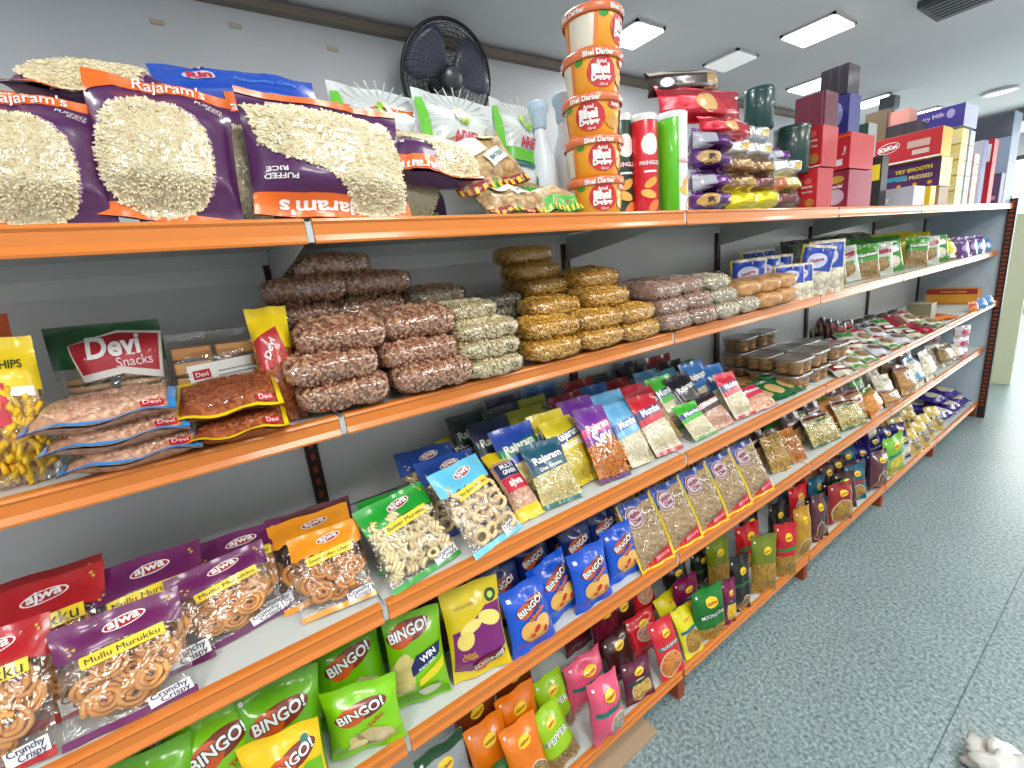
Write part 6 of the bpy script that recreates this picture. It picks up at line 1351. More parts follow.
('puffs', [-0.27, 0.48, 1.286], [-1.519, -0.004, 1.728], [0.91, 1.0, 1.0], 'clear pack of pale nuts in the nut pile, bottom layer, third from front left'),
('puffs', [-0.01, 0.475, 1.318], [-1.518, -0.002, 1.585], [0.91, 1.0, 1.0], 'clear pack of pale nuts in the nut pile, second layer, first from front left'),
('puffs', [-0.14, 0.46, 1.321], [-1.519, -0.004, 1.543], [0.91, 1.0, 1.0], 'clear pack of pale nuts in the nut pile, second layer, second from front left'),
('puffs', [-0.27, 0.47, 1.317], [-1.518, 0.001, 1.584], [0.91, 1.0, 1.0], 'clear pack of pale nuts in the nut pile, second layer, third from front left'),
('puffs', [-0.02, 0.48, 1.353], [-1.518, -0.003, 1.543], [0.91, 1.0, 1.0], 'clear pack of pale nuts in the nut pile, third layer, first from front left'),
('puffs', [-0.15, 0.47, 1.353], [-1.518, -0.002, 1.71], [0.91, 1.0, 1.0], 'clear pack of pale nuts in the nut pile, third layer, second from front left'),
('puffs', [-0.27, 0.47, 1.355], [-1.519, -0.003, 1.561], [0.91, 1.0, 1.0], 'clear pack of pale nuts in the nut pile, third layer, third from front left'),
('puffs', [-0.08, 0.48, 1.391], [-1.519, -0.004, 1.692], [0.91, 1.0, 1.0], 'clear pack of pale nuts in the nut pile, fourth layer, first from front left'),
('puffs', [-0.2, 0.47, 1.387], [-1.518, 0.001, 1.573], [0.91, 1.0, 1.0], 'clear pack of pale nuts in the nut pile, fourth layer, second from front left'),
('puffs', [-0.19, 0.46, 1.425], [-1.519, -0.004, 1.617], [0.91, 1.0, 1.0], 'clear pack of pale nuts in the nut pile, fifth layer, first from front left'),
('gram', [-0.19, 0.62, 1.286], [-1.519, -0.004, 1.614], [1.0, 1.0, 1.0], 'clear pack of grey gram left of the corn pile, bottom layer, first one'),
('gram', [-0.3, 0.6, 1.283], [-1.518, 0.002, 1.527], [1.0, 1.0, 1.0], 'clear pack of grey gram left of the corn pile, bottom layer, second one'),
('gram', [-0.19, 0.62, 1.322], [-1.519, 0.003, 1.559], [1.0, 1.0, 1.0], 'clear pack of grey gram left of the corn pile, second layer, first one'),
('gram', [-0.31, 0.61, 1.322], [-1.519, 0.003, 1.613], [1.0, 1.0, 1.0], 'clear pack of grey gram left of the corn pile, second layer, second one'),
('gram', [-0.2, 0.625, 1.361], [-1.519, -0.005, 1.559], [1.0, 1.0, 1.0], 'clear pack of grey gram left of the corn pile, third layer, first one'),
('gram', [-0.31, 0.62, 1.36], [-1.519, 0.004, 1.575], [1.0, 1.0, 1.0], 'clear pack of grey gram left of the corn pile, third layer, second one'),
('gram', [-0.21, 0.63, 1.392], [-1.518, -0.0, 1.405], [1.0, 1.0, 1.0], 'clear pack of grey gram left of the corn pile, fourth layer, first one'),
('corn', [0.0, 0.635, 1.287], [-1.518, 0.002, 1.513], [0.94, 1.0, 1.0], 'clear pack of golden corn kernels in the corn pile, bottom layer, first from front left'),
('corn', [0.0, 0.785, 1.288], [-1.519, -0.003, 1.605], [0.94, 1.0, 1.0], 'clear pack of golden corn kernels in the corn pile, bottom layer, second from front left'),
('corn', [0.0, 0.92, 1.285], [-1.518, 0.001, 1.568], [0.94, 1.0, 1.0], 'clear pack of golden corn kernels in the corn pile, bottom layer, third from front left'),
('corn', [-0.13, 0.77, 1.289], [-1.519, -0.004, 1.752], [0.94, 1.0, 1.0], 'clear pack of golden corn kernels in the corn pile, bottom layer, fourth from front left'),
('corn', [-0.13, 0.92, 1.284], [-1.518, 0.0, 1.684], [0.94, 1.0, 1.0], 'clear pack of golden corn kernels in the corn pile, bottom layer, fifth from front left'),
('corn', [-0.27, 0.8, 1.289], [-1.519, 0.003, 1.424], [0.94, 1.0, 1.0], 'clear pack of golden corn kernels in the corn pile, bottom layer, sixth from front left'),
('corn', [-0.012, 0.64, 1.332], [-1.519, -0.004, 1.453], [0.94, 1.0, 1.0], 'clear pack of golden corn kernels in the corn pile, second layer, first from front left'),
('corn', [-0.01, 0.79, 1.33], [-1.519, -0.003, 1.519], [0.94, 1.0, 1.0], 'clear pack of golden corn kernels in the corn pile, second layer, second from front left'),
('corn', [-0.012, 0.925, 1.327], [-1.518, 0.001, 1.656], [0.94, 1.0, 1.0], 'clear pack of golden corn kernels in the corn pile, second layer, third from front left'),
('corn', [-0.14, 0.78, 1.331], [-1.519, -0.003, 1.717], [0.94, 1.0, 1.0], 'clear pack of golden corn kernels in the corn pile, second layer, fourth from front left'),
('corn', [-0.14, 0.92, 1.327], [-1.518, 0.0, 1.613], [0.94, 1.0, 1.0], 'clear pack of golden corn kernels in the corn pile, second layer, fifth from front left'),
('corn', [-0.28, 0.8, 1.331], [-1.519, -0.003, 1.51], [0.94, 1.0, 1.0], 'clear pack of golden corn kernels in the corn pile, second layer, sixth from front left'),
('corn', [-0.08, 0.7, 1.369], [-1.518, 0.0, 1.307], [0.94, 1.0, 1.0], 'clear pack of golden corn kernels in the corn pile, third layer, first from front left'),
('corn', [-0.05, 0.86, 1.372], [-1.431, -0.006, 1.509], [0.94, 1.0, 1.0], 'clear pack of golden corn kernels in the corn pile, third layer, second from front left'),
('corn', [-0.17, 0.77, 1.371], [-1.518, 0.002, 1.47], [0.94, 1.0, 1.0], 'clear pack of golden corn kernels in the corn pile, third layer, third from front left'),
('corn', [-0.27, 0.88, 1.373], [-1.519, 0.003, 1.533], [0.94, 1.0, 1.0], 'clear pack of golden corn kernels in the corn pile, third layer, fourth from front left'),
('corn', [-0.11, 0.89, 1.417], [-1.397, -0.015, 1.51], [0.94, 1.0, 1.0], 'clear pack of golden corn kernels in the corn pile, fourth layer, first from front left'),
('corn', [-0.18, 0.77, 1.413], [-1.518, -0.001, 1.411], [0.94, 1.0, 1.0], 'clear pack of golden corn kernels in the corn pile, fourth layer, second from front left'),
('corn', [-0.29, 0.82, 1.413], [-1.518, 0.001, 1.543], [0.94, 1.0, 1.0], 'clear pack of golden corn kernels in the corn pile, fourth layer, third from front left'),
('corn', [-0.2, 0.76, 1.456], [-1.518, 0.002, 1.527], [0.94, 1.0, 1.0], 'clear pack of golden corn kernels in the corn pile, fifth layer, first from front left'),
('corn', [-0.22, 0.75, 1.5], [-1.519, -0.003, 1.496], [0.94, 1.0, 1.0], 'clear pack of golden corn kernels in the corn pile, top layer, first from front left'),
('brownpack', [0.0, 1.07, 1.287], [-1.519, -0.003, 1.62], [0.92, 1.0, 1.0], 'clear pack of brown lentils beside the corn pile, bottom layer, first from front left'),
('brownpack', [0.0, 1.19, 1.286], [-1.518, -0.002, 1.538], [0.92, 1.0, 1.0], 'clear pack of brown lentils beside the corn pile, bottom layer, second from front left'),
('brownpack', [-0.14, 1.07, 1.287], [-1.518, -0.002, 1.576], [0.92, 1.0, 1.0], 'clear pack of brown lentils beside the corn pile, bottom layer, third from front left'),
('brownpack', [-0.14, 1.19, 1.286], [-1.518, -0.002, 1.605], [0.92, 1.0, 1.0], 'clear pack of brown lentils beside the corn pile, bottom layer, fourth from front left'),
('brownpack', [-0.015, 1.07, 1.326], [-1.518, 0.0, 1.587], [0.92, 1.0, 1.0], 'clear pack of brown lentils beside the corn pile, second layer, first from front left'),
('brownpack', [-0.015, 1.19, 1.328], [-1.518, -0.002, 1.538], [0.92, 1.0, 1.0], 'clear pack of brown lentils beside the corn pile, second layer, second from front left'),
('brownpack', [-0.15, 1.07, 1.331], [-1.519, -0.004, 1.699], [0.92, 1.0, 1.0], 'clear pack of brown lentils beside the corn pile, second layer, third from front left'),
('brownpack', [-0.15, 1.19, 1.327], [-1.518, -0.001, 1.513], [0.92, 1.0, 1.0], 'clear pack of brown lentils beside the corn pile, second layer, fourth from front left'),
('brownpack', [-0.03, 1.07, 1.369], [-1.518, -0.0, 1.663], [0.92, 1.0, 1.0], 'clear pack of brown lentils beside the corn pile, third layer, first from front left'),
('brownpack', [-0.04, 1.19, 1.37], [-1.518, -0.002, 1.662], [0.92, 1.0, 1.0], 'clear pack of brown lentils beside the corn pile, third layer, second from front left'),
('brownpack', [-0.16, 1.07, 1.372], [-1.519, -0.003, 1.635], [0.92, 1.0, 1.0], 'clear pack of brown lentils beside the corn pile, third layer, third from front left'),
('brownpack', [-0.16, 1.19, 1.372], [-1.519, -0.003, 1.552], [0.92, 1.0, 1.0], 'clear pack of brown lentils beside the corn pile, third layer, fourth from front left'),
('whitepack', [0.0, 1.31, 1.285], [-1.518, -0.001, 1.598], [0.92, 1.0, 1.0], 'clear pack of white grains beside the lentil packs, bottom layer, first from front left'),
('whitepack', [0.0, 1.425, 1.287], [-1.519, -0.003, 1.57], [0.92, 1.0, 1.0], 'clear pack of white grains beside the lentil packs, bottom layer, second from front left'),
('whitepack', [-0.14, 1.31, 1.287], [-1.519, -0.003, 1.667], [0.92, 1.0, 1.0], 'clear pack of white grains beside the lentil packs, bottom layer, third from front left'),
('whitepack', [-0.015, 1.31, 1.328], [-1.518, -0.002, 1.478], [0.92, 1.0, 1.0], 'clear pack of white grains beside the lentil packs, second layer, first from front left'),
('whitepack', [-0.15, 1.31, 1.331], [-1.519, -0.004, 1.534], [0.92, 1.0, 1.0], 'clear pack of white grains beside the lentil packs, second layer, second from front left'),
('whitepack', [-0.03, 1.3, 1.369], [-1.518, -0.0, 1.537], [0.92, 1.0, 1.0], 'clear pack of white grains beside the lentil packs, third layer, first from front left'),
('whitepack', [-0.16, 1.31, 1.372], [-1.519, -0.003, 1.711], [0.92, 1.0, 1.0], 'clear pack of white grains beside the lentil packs, third layer, second from front left'),
('buns', [0.0, 1.545, 1.286], [-1.518, 0.0, 1.39], [0.92, 1.0, 1.0], 'clear pack of round biscuits among the round biscuit packs, bottom layer, first from front left'),
('buns', [0.0, 1.665, 1.288], [-1.518, -0.002, 1.492], [0.92, 1.0, 1.0], 'clear pack of round biscuits among the round biscuit packs, bottom layer, second from front left'),
('buns', [-0.14, 1.5, 1.289], [-1.519, 0.003, 1.457], [0.92, 1.0, 1.0], 'clear pack of round biscuits among the round biscuit packs, bottom layer, third from front left'),
('buns', [-0.02, 1.45, 1.333], [-1.518, -0.001, 1.447], [0.92, 1.0, 1.0], 'clear pack of round biscuits among the round biscuit packs, second layer, first from front left'),
('buns', [-0.015, 1.57, 1.333], [-1.518, 0.001, 1.447], [0.92, 1.0, 1.0], 'clear pack of round biscuits among the round biscuit packs, second layer, second from front left'),
('buns', [-0.015, 1.69, 1.335], [-1.518, -0.003, 1.519], [0.92, 1.0, 1.0], 'clear pack of round biscuits among the round biscuit packs, second layer, third from front left'),
('buns', [-0.28, 1.2, 1.287], [-1.396, -0.0, 1.536], [1.15, 1.0, 0.93], 'clear pack of round biscuits at the back behind the biscuit packs, first one'),
('buns', [-0.28, 1.36, 1.287], [-1.396, -0.0, 1.536], [1.15, 1.0, 0.93], 'clear pack of round biscuits at the back behind the biscuit packs, second one'),
('buns', [-0.28, 1.52, 1.287], [-1.396, -0.0, 1.536], [1.15, 1.0, 0.93], 'clear pack of round biscuits at the back behind the biscuit packs, third one'),
('dark_mix', [-0.28, 1.68, 1.257], [-0.244, -0.0, 1.536], [1.15, 1.0, 0.65], 'dark maroon bag of namkeen at the back behind the biscuit packs, fourth one'),
('dark_mix', [-0.28, 1.84, 1.257], [-0.244, -0.0, 1.536], [1.15, 1.0, 0.65], 'dark maroon bag of namkeen at the back behind the biscuit packs, fifth one'),
('dark_mix', [-0.28, 2.0, 1.257], [-0.244, -0.0, 1.536], [1.15, 1.0, 0.65], 'dark maroon bag of namkeen at the back behind the biscuit packs, sixth one'),
('dark_mix', [-0.28, 2.16, 1.257], [-0.244, -0.0, 1.536], [1.15, 1.0, 0.65], 'dark maroon bag of namkeen at the back behind the biscuit packs, seventh one'),
('blue_card', [-0.15, 1.66, 1.257], [-0.14, -0.0, 0.559], [1.2, 1.0, 0.97], 'blue and yellow cereal snack bag standing behind the biscuit packs, first from left'),
('blue_card', [-0.16, 1.78, 1.257], [-0.14, -0.0, 0.559], [1.2, 1.0, 0.97], 'blue and yellow cereal snack bag standing behind the biscuit packs, second from left'),
('blue_card', [-0.17, 1.9, 1.257], [-0.14, -0.0, 0.559], [1.2, 1.0, 0.97], 'blue and yellow cereal snack bag standing behind the biscuit packs, third from left'),
('blue_card', [-0.06, 1.78, 1.257], [-0.175, -0.0, 0.698], [1.0, 1.0, 0.76], 'blue and yellow cereal snack bag low one just right of the biscuit packs, first one'),
('blue_card', [-0.06, 1.85, 1.257], [-0.175, -0.0, 0.698], [1.0, 1.0, 0.76], 'blue and yellow cereal snack bag low one just right of the biscuit packs, second one'),
('blue_card', [-0.06, 1.93, 1.266], [-0.106, 0.174, 0.505], [1.1, 1.0, 1.06], 'blue and yellow cereal snack bag leaning left at the second joint'),
('blue_card', [-0.05, 2.05, 1.257], [-0.07, -0.0, 0.611], [1.2, 1.0, 1.18], 'blue and yellow cereal snack bag standing at the front right of the joint'),
('blue_card', [-0.27, 1.95, 1.257], [-0.14, -0.0, 1.222], [1.2, 1.0, 1.12], 'blue and yellow cereal snack bag behind the leaning one at the second joint'),
('blue_card', [-0.3, 2.1, 1.257], [-0.14, -0.0, 1.222], [1.2, 1.0, 1.12], 'blue and yellow cereal snack bag in the rear row past the second joint'),
('green_fryum', [-0.183, 2.65, 1.257], [-0.175, -0.0, 1.134], [1.08, 1.0, 1.07], 'green bag with food window beside the blue and yellow bags, left one'),
('green_fryum', [-0.183, 2.809, 1.257], [-0.175, -0.0, 1.134], [1.0, 1.0, 1.0], 'green bag with food window beside the blue and yellow bags, right one'),
('green_fryum', [-0.2, 2.5, 1.257], [-0.14, -0.0, 0.873], [1.08, 1.0, 1.27], 'green bag with food window in the rear row of green ones, first'),
('green_fryum', [-0.24, 2.66, 1.257], [-0.14, -0.0, 0.873], [1.08, 1.0, 1.27], 'green bag with food window in the rear row of green ones, second'),
('green_fryum', [-0.28, 2.82, 1.257], [-0.14, -0.0, 0.873], [1.08, 1.0, 1.27], 'green bag with food window in the rear row of green ones, third'),
('white_lay', [-0.144, 2.842, 1.257], [-0.419, -0.0, 1.222], [1.08, 1.0, 1.0], 'white and maroon snack bag in the far bay front row, first from left'),
('white_lay', [-0.176, 3.099, 1.257], [-0.419, -0.0, 1.222], [1.08, 1.0, 1.0], 'white and maroon snack bag in the far bay front row, second from left'),
('green_lay', [-0.188, 3.304, 1.257], [-0.419, -0.0, 1.222], [1.08, 1.0, 0.93], 'green crinkled snack bag in the far bay front row, third from left'),
('green_lay', [-0.206, 3.535, 1.257], [-0.419, -0.0, 1.222], [1.08, 1.0, 0.93], 'green crinkled snack bag in the far bay front row, fourth from left'),
('white_lay', [-0.227, 3.793, 1.257], [-0.419, -0.0, 1.222], [1.08, 1.0, 1.0], 'white and maroon snack bag in the far bay front row, fifth from left'),
('white_lay', [-0.226, 3.965, 1.257], [-0.419, -0.0, 1.222], [1.08, 1.0, 1.0], 'white and maroon snack bag in the far bay front row, sixth from left'),
('violet_small', [-0.226, 4.148, 1.257], [-0.419, -0.0, 1.222], [1.3, 1.0, 1.17], 'violet snack bag in the far bay front row, seventh from left'),
('green_lay', [-0.2, 2.75, 1.257], [-0.244, -0.0, 0.873], [1.17, 1.0, 1.27], 'green crinkled snack bag in the far bay second row, first from left'),
('green_lay', [-0.2, 3.0, 1.257], [-0.244, -0.0, 0.873], [1.17, 1.0, 1.27], 'green crinkled snack bag in the far bay second row, second from left'),
('green_lay', [-0.2, 3.25, 1.257], [-0.244, -0.0, 0.873], [1.17, 1.0, 1.27], 'green crinkled snack bag in the far bay second row, third from left'),
('yellow_small', [-0.2, 3.5, 1.257], [-0.244, -0.0, 0.873], [1.4, 1.0, 1.36], 'yellow snack bag in the far bay second row, fourth from left'),
('yellow_small', [-0.2, 3.75, 1.257], [-0.244, -0.0, 0.873], [1.4, 1.0, 1.36], 'yellow snack bag in the far bay second row, fifth from left'),
('yellow_small', [-0.082, 3.911, 1.269], [-0.35, 0.069, 1.644], [1.6, 1.15, 0.93], 'yellow snack bag front, before the violet packs'),
('yellow_dark', [-0.33, 3.1, 1.277], [-1.466, -0.0, 1.484], [1.25, 1.0, 1.0], 'dark yellow noodle pack stacked against the back, layer first, left'),
('yellow_dark', [-0.33, 3.26, 1.277], [-1.466, -0.0, 1.484], [1.25, 1.0, 1.0], 'dark yellow noodle pack stacked against the back, layer first, right'),
('yellow_dark', [-0.33, 3.1, 1.322], [-1.466, -0.0, 1.484], [1.25, 1.0, 1.0], 'dark yellow noodle pack stacked against the back, layer second, left'),
('yellow_dark', [-0.33, 3.26, 1.322], [-1.466, -0.0, 1.484], [1.25, 1.0, 1.0], 'dark yellow noodle pack stacked against the back, layer second, right'),
('yellow_dark', [-0.33, 3.1, 1.367], [-1.466, -0.0, 1.484], [1.25, 1.0, 1.0], 'dark yellow noodle pack stacked against the back, layer third, left'),
('yellow_dark', [-0.33, 3.26, 1.367], [-1.466, -0.0, 1.484], [1.25, 1.0, 1.0], 'dark yellow noodle pack stacked against the back, layer third, right'),
('yellow_dark', [-0.33, 3.1, 1.412], [-1.466, -0.0, 1.484], [1.25, 1.0, 1.0], 'dark yellow noodle pack stacked against the back, layer fourth, left'),
('yellow_dark', [-0.33, 3.26, 1.412], [-1.466, -0.0, 1.484], [1.25, 1.0, 1.0], 'dark yellow noodle pack stacked against the back, layer fourth, right'),
('yellow_dark', [-0.33, 3.1, 1.457], [-1.466, -0.0, 1.484], [1.25, 1.0, 1.0], 'dark yellow noodle pack stacked against the back, layer fifth, left'),
('yellow_dark', [-0.33, 3.26, 1.457], [-1.466, -0.0, 1.484], [1.25, 1.0, 1.0], 'dark yellow noodle pack stacked against the back, layer fifth, right'),
('yellow_small', [-0.34, 2.7, 1.257], [-0.105, -0.0, 0.873], [1.3, 1.0, 1.43], 'yellow snack bag against the back panel, first from left'),
('yellow_small', [-0.34, 2.9, 1.257], [-0.105, -0.0, 0.873], [1.3, 1.0, 1.43], 'yellow snack bag against the back panel, second from left'),
('yellow_small', [-0.34, 3.1, 1.257], [-0.105, -0.0, 0.873], [1.3, 1.0, 1.43], 'yellow snack bag against the back panel, third from left'),
('yellow_small', [-0.34, 3.3, 1.257], [-0.105, -0.0, 0.873], [1.3, 1.0, 1.43], 'yellow snack bag against the back panel, fourth from left'),
('yellow_small', [-0.34, 3.5, 1.257], [-0.105, -0.0, 0.873], [1.3, 1.0, 1.43], 'yellow snack bag against the back panel, fifth from left'),
('yellow_small', [-0.34, 3.7, 1.257], [-0.105, -0.0, 0.873], [1.3, 1.0, 1.43], 'yellow snack bag against the back panel, sixth from left'),
('yellow_small', [-0.34, 3.9, 1.257], [-0.105, -0.0, 0.873], [1.3, 1.0, 1.43], 'yellow snack bag against the back panel, seventh from left'),
('black_pack', [-0.24, 2.25, 1.347], [-0.349, -0.0, 1.396], [1.15, 1.0, 0.93], 'black snack bag in the dark rear row, first from left'),
('black_pack', [-0.24, 2.41, 1.347], [-0.349, -0.0, 1.396], [1.15, 1.0, 0.93], 'black snack bag in the dark rear row, second from left'),
('black_pack', [-0.24, 2.57, 1.347], [-0.349, -0.0, 1.396], [1.15, 1.0, 0.93], 'black snack bag in the dark rear row, third from left'),
('black_pack', [-0.24, 2.73, 1.347], [-0.349, -0.0, 1.396], [1.15, 1.0, 0.93], 'black snack bag in the dark rear row, fourth from left'),
('black_pack', [-0.24, 2.89, 1.347], [-0.349, -0.0, 1.396], [1.15, 1.0, 0.93], 'black snack bag in the dark rear row, fifth from left'),
('black_pack', [-0.24, 3.05, 1.347], [-0.349, -0.0, 1.396], [1.15, 1.0, 0.93], 'black snack bag in the dark rear row, sixth from left'),
('violet_small', [-0.06, 4.05, 1.257], [-0.244, -0.0, 1.292], [1.2, 1.0, 1.08], 'violet snack bag at the far end of the second shelf, first'),
('violet_small', [-0.14, 4.15, 1.257], [-0.244, -0.0, 1.292], [1.2, 1.0, 1.08], 'violet snack bag at the far end of the second shelf, second'),
('violet_small', [-0.06, 4.25, 1.257], [-0.244, -0.0, 1.292], [1.2, 1.0, 1.08], 'violet snack bag at the far end of the second shelf, third'),
('violet_small', [-0.14, 4.35, 1.257], [-0.244, -0.0, 1.292], [1.2, 1.0, 1.08], 'violet snack bag at the far end of the second shelf, fourth'),
('violet_small', [-0.06, 4.45, 1.257], [-0.244, -0.0, 1.292], [1.2, 1.0, 1.08], 'violet snack bag at the far end of the second shelf, fifth'),
('cyan_small', [-0.06, 4.42, 1.257], [-0.244, -0.0, 1.292], [1.2, 1.0, 0.91], 'light blue snack bag past the violet packs, first'),
('cyan_small', [-0.16, 4.51, 1.257], [-0.244, -0.0, 1.292], [1.2, 1.0, 0.91], 'light blue snack bag past the violet packs, second'),
('cyan_small', [-0.06, 4.6, 1.257], [-0.244, -0.0, 1.292], [1.2, 1.0, 0.91], 'light blue snack bag past the violet packs, third'),
('cyan_small', [-0.16, 4.69, 1.257], [-0.244, -0.0, 1.292], [1.2, 1.0, 0.91], 'light blue snack bag past the violet packs, fourth'),
('rice', [-0.06, -0.13, 1.571], [-0.21, 0.051, 1.56], [0.78, 1.0, 0.74], 'orange and purple clear-windowed bag of puffed rice cut by the left edge, top shelf'),
('rice', [-0.06, 0.003, 1.578], [-0.246, 0.119, 1.541], [0.9, 1.0, 0.87], 'orange and purple clear-windowed bag of puffed rice second from left, top shelf'),
('rice', [-0.15, 0.108, 1.567], [-0.14, -0.0, 1.571], [0.74, 1.0, 0.94], 'orange and purple clear-windowed bag of puffed rice half hidden behind, top shelf'),
('rice_flip', [-0.05, 0.224, 1.576], [-0.21, 0.068, 1.556], [1.33, 1.0, 0.84], 'upside-down purple and orange bag of puffed rice front, at the first joint'),
('rice', [-0.17, -0.05, 1.772], [-1.326, -0.0, 1.501], [1.08, 1.0, 0.89], 'orange and purple clear-windowed bag of puffed rice lying on top behind the two left bags'),
('rice', [-0.22, 0.22, 1.567], [-0.105, -0.0, 1.571], [1.08, 1.0, 1.11], 'orange and purple clear-windowed bag of puffed rice in the rear row, behind the upside-down one'),
('rice', [-0.17, 0.4, 1.567], [-0.175, -0.0, 1.571], [0.97, 1.0, 0.96], 'orange and purple clear-windowed bag of puffed rice in the rear row, past the upside-down one'),
('rice', [-0.2, 0.37, 1.567], [-0.07, -0.0, 1.571], [0.97, 1.0, 1.07], 'orange and purple clear-windowed bag of puffed rice third in the rear row'),
('rice_flip', [-0.05, 0.4, 1.65], [-1.113, 0.177, 1.298], [1.08, 1.0, 0.84], 'upside-down purple and orange bag of puffed rice slumped low, right of the first joint'),
('blue_det', [-0.24, 0.15, 1.782], [-0.698, -0.0, 1.501], [0.9, 1.0, 0.71], 'long blue detergent pack lying behind the puffed rice'),
('blue_det', [-0.3, -0.34, 1.767], [-1.082, -0.0, 1.501], [1.0, 1.0, 0.71], 'long blue detergent pack far left behind the puffed rice'),
('rice', [-0.3, -0.2, 1.567], [-0.07, -0.0, 1.571], [1.08, 1.0, 1.07], 'orange and purple clear-windowed bag of puffed rice upright at the very back, left'),
('rice', [-0.3, 0.05, 1.567], [-0.07, -0.0, 1.571], [1.08, 1.0, 1.07], 'orange and purple clear-windowed bag of puffed rice upright at the very back, right'),
('white_det', [-0.2, 0.375, 1.574], [-0.14, 0.069, 1.561], [0.83, 1.0, 1.17], 'white and green detergent pack left of three, top shelf'),
('white_det', [-0.17, 0.529, 1.576], [-0.14, 0.086, 1.559], [0.82, 1.0, 1.14], 'white and green detergent pack middle of three, top shelf'),
('white_det', [-0.2, 0.708, 1.579], [-0.141, 0.138, 1.551], [0.68, 1.0, 1.19], 'white and green detergent pack right of three, top shelf'),
('mixpack', [-0.1, 0.572, 1.635], [-0.537, -0.211, 1.8], [1.51, 1.0, 1.24], 'maroon-striped clear bag of mixture higher of the mixture bags, leaning'),
('mixpack', [-0.04, 0.581, 1.577], [-0.96, -0.0, 1.571], [0.97, 1.0, 0.79], 'maroon-striped clear bag of mixture low one, before the leaning mixture bag'),
('mixpack_green', [-0.03, 0.687, 1.577], [-0.873, -0.0, 1.571], [0.89, 1.0, 1.17], 'green-striped clear bag of mixture in front of the tub tower'),
('mixpack_green', [-0.14, 0.704, 1.607], [-0.873, -0.0, 1.571], [1.06, 1.0, 1.77], 'green-striped clear bag of mixture behind, left of the tub tower'),
('choc_pack', [-0.12, 1.255, 1.893], [-0.071, -0.157, 1.582], [1.67, 1.0, 0.81], 'dark brown coffee pack topmost on the foil heap'),
('red_foil', [-0.1, 1.305, 1.816], [-0.07, -0.07, 1.576], [2.66, 1.0, 1.08], 'red foil biscuit pack below the coffee pack'),
('red_foil', [-0.07, 1.367, 1.772], [-0.07, -0.0, 1.571], [1.72, 1.0, 0.63], 'red foil biscuit pack second, lower right of the first'),
('purple_coin', [-0.06, 1.27, 1.572], [-0.035, -0.024, 1.572], [1.6, 1.4, 0.83], 'purple foil pack with gold round layer first of the purple column'),
('purple_foil', [-0.06, 1.27, 1.623], [-0.035, -0.038, 1.572], [1.78, 1.4, 1.05], 'purple and silver foil pack layer second of the purple column'),
('purple_coin', [-0.06, 1.27, 1.677], [-0.035, 0.082, 1.568], [1.6, 1.4, 0.83], 'purple foil pack with gold round layer third of the purple column'),
('purple_foil', [-0.06, 1.27, 1.725], [-0.035, 0.059, 1.569], [1.78, 1.4, 1.05], 'purple and silver foil pack layer fourth of the purple column'),
('lemon_foil', [-0.06, 1.425, 1.571], [-0.035, 0.01, 1.57], [1.4, 1.4, 1.09], 'yellow foil pack layer first of the column right of purple'),
('bronze_foil', [-0.07, 1.425, 1.622], [-0.035, -0.026, 1.572], [1.4, 1.4, 0.86], 'bronze foil pack layer second of the column right of purple'),
('bronze_foil', [-0.08, 1.425, 1.674], [-0.035, 0.049, 1.569], [1.4, 1.4, 0.86], 'bronze foil pack layer third of the column right of purple'),
('silver_foil', [-0.09, 1.425, 1.723], [-0.035, -0.032, 1.572], [1.27, 1.4, 0.86], 'silver foil pack layer fourth of the column right of purple'),
('silver_foil', [-0.1, 1.425, 1.772], [-0.035, -0.023, 1.572], [1.27, 1.4, 0.86], 'silver foil pack layer fifth of the column right of purple'),
('lemon_foil', [-0.065, 1.565, 1.576], [-0.035, 0.08, 1.568], [1.3, 1.4, 1.09], 'yellow foil pack layer first of the third foil column'),
('brown_foil', [-0.075, 1.565, 1.621], [-0.035, 0.005, 1.571], [1.3, 1.4, 1.09], 'brown foil pack layer second of the third foil column'),
('bronze_foil', [-0.085, 1.565, 1.673], [-0.035, 0.048, 1.569], [1.3, 1.4, 0.86], 'bronze foil pack layer third of the third foil column'),
('silver_foil', [-0.095, 1.565, 1.725], [-0.035, 0.078, 1.568], [1.18, 1.4, 0.86], 'silver foil pack layer fourth of the third foil column'),
('silver_foil', [-0.105, 1.565, 1.774], [-0.035, 0.064, 1.569], [1.18, 1.4, 0.86], 'silver foil pack layer fifth of the third foil column'),
('brown_foil', [-0.065, 1.7, 1.573], [-0.035, 0.032, 1.57], [1.4, 1.4, 1.09], 'brown foil pack layer first of the fourth foil column'),
('cream_foil', [-0.065, 1.7, 1.624], [-0.035, 0.056, 1.569], [1.4, 1.4, 0.86], 'cream foil pack layer second of the fourth foil column'),
('silver_foil', [-0.065, 1.7, 1.674], [-0.035, 0.053, 1.569], [1.27, 1.4, 0.86], 'silver foil pack layer third of the fourth foil column'),
('purple_foil', [-0.085, 1.7, 1.72], [-0.035, -0.0, 1.571], [1.33, 1.0, 0.91], 'purple and silver foil pack on top of the fourth foil column'),
('brown_foil', [-0.09, 1.8, 1.57], [-0.035, -0.0, 1.571], [1.0, 1.2, 1.0], 'brown foil pack lower one under the right dark green tin'),
('brown_foil', [-0.09, 1.8, 1.627], [-0.035, -0.0, 1.571], [1.0, 1.2, 1.0], 'brown foil pack upper one under the right dark green tin'),
('n_black', [-0.05, 2.12, 0.129], [-0.175, 0.096, 1.135], [1.14, 1.0, 0.95], 'black pouch in the crowd left of violet, first'),
('n_brown', [-0.06, 2.48, 0.123], [-0.175, 0.007, 1.151], [1.0, 1.0, 1.12], 'dark brown foil bag with yellow oval in the crowd left of violet, second'),
('n_bluegreen', [-0.06, 2.6, 0.125], [-0.175, 0.025, 1.148], [1.0, 1.0, 1.0], 'blue-green bag in the crowd left of violet, third'),
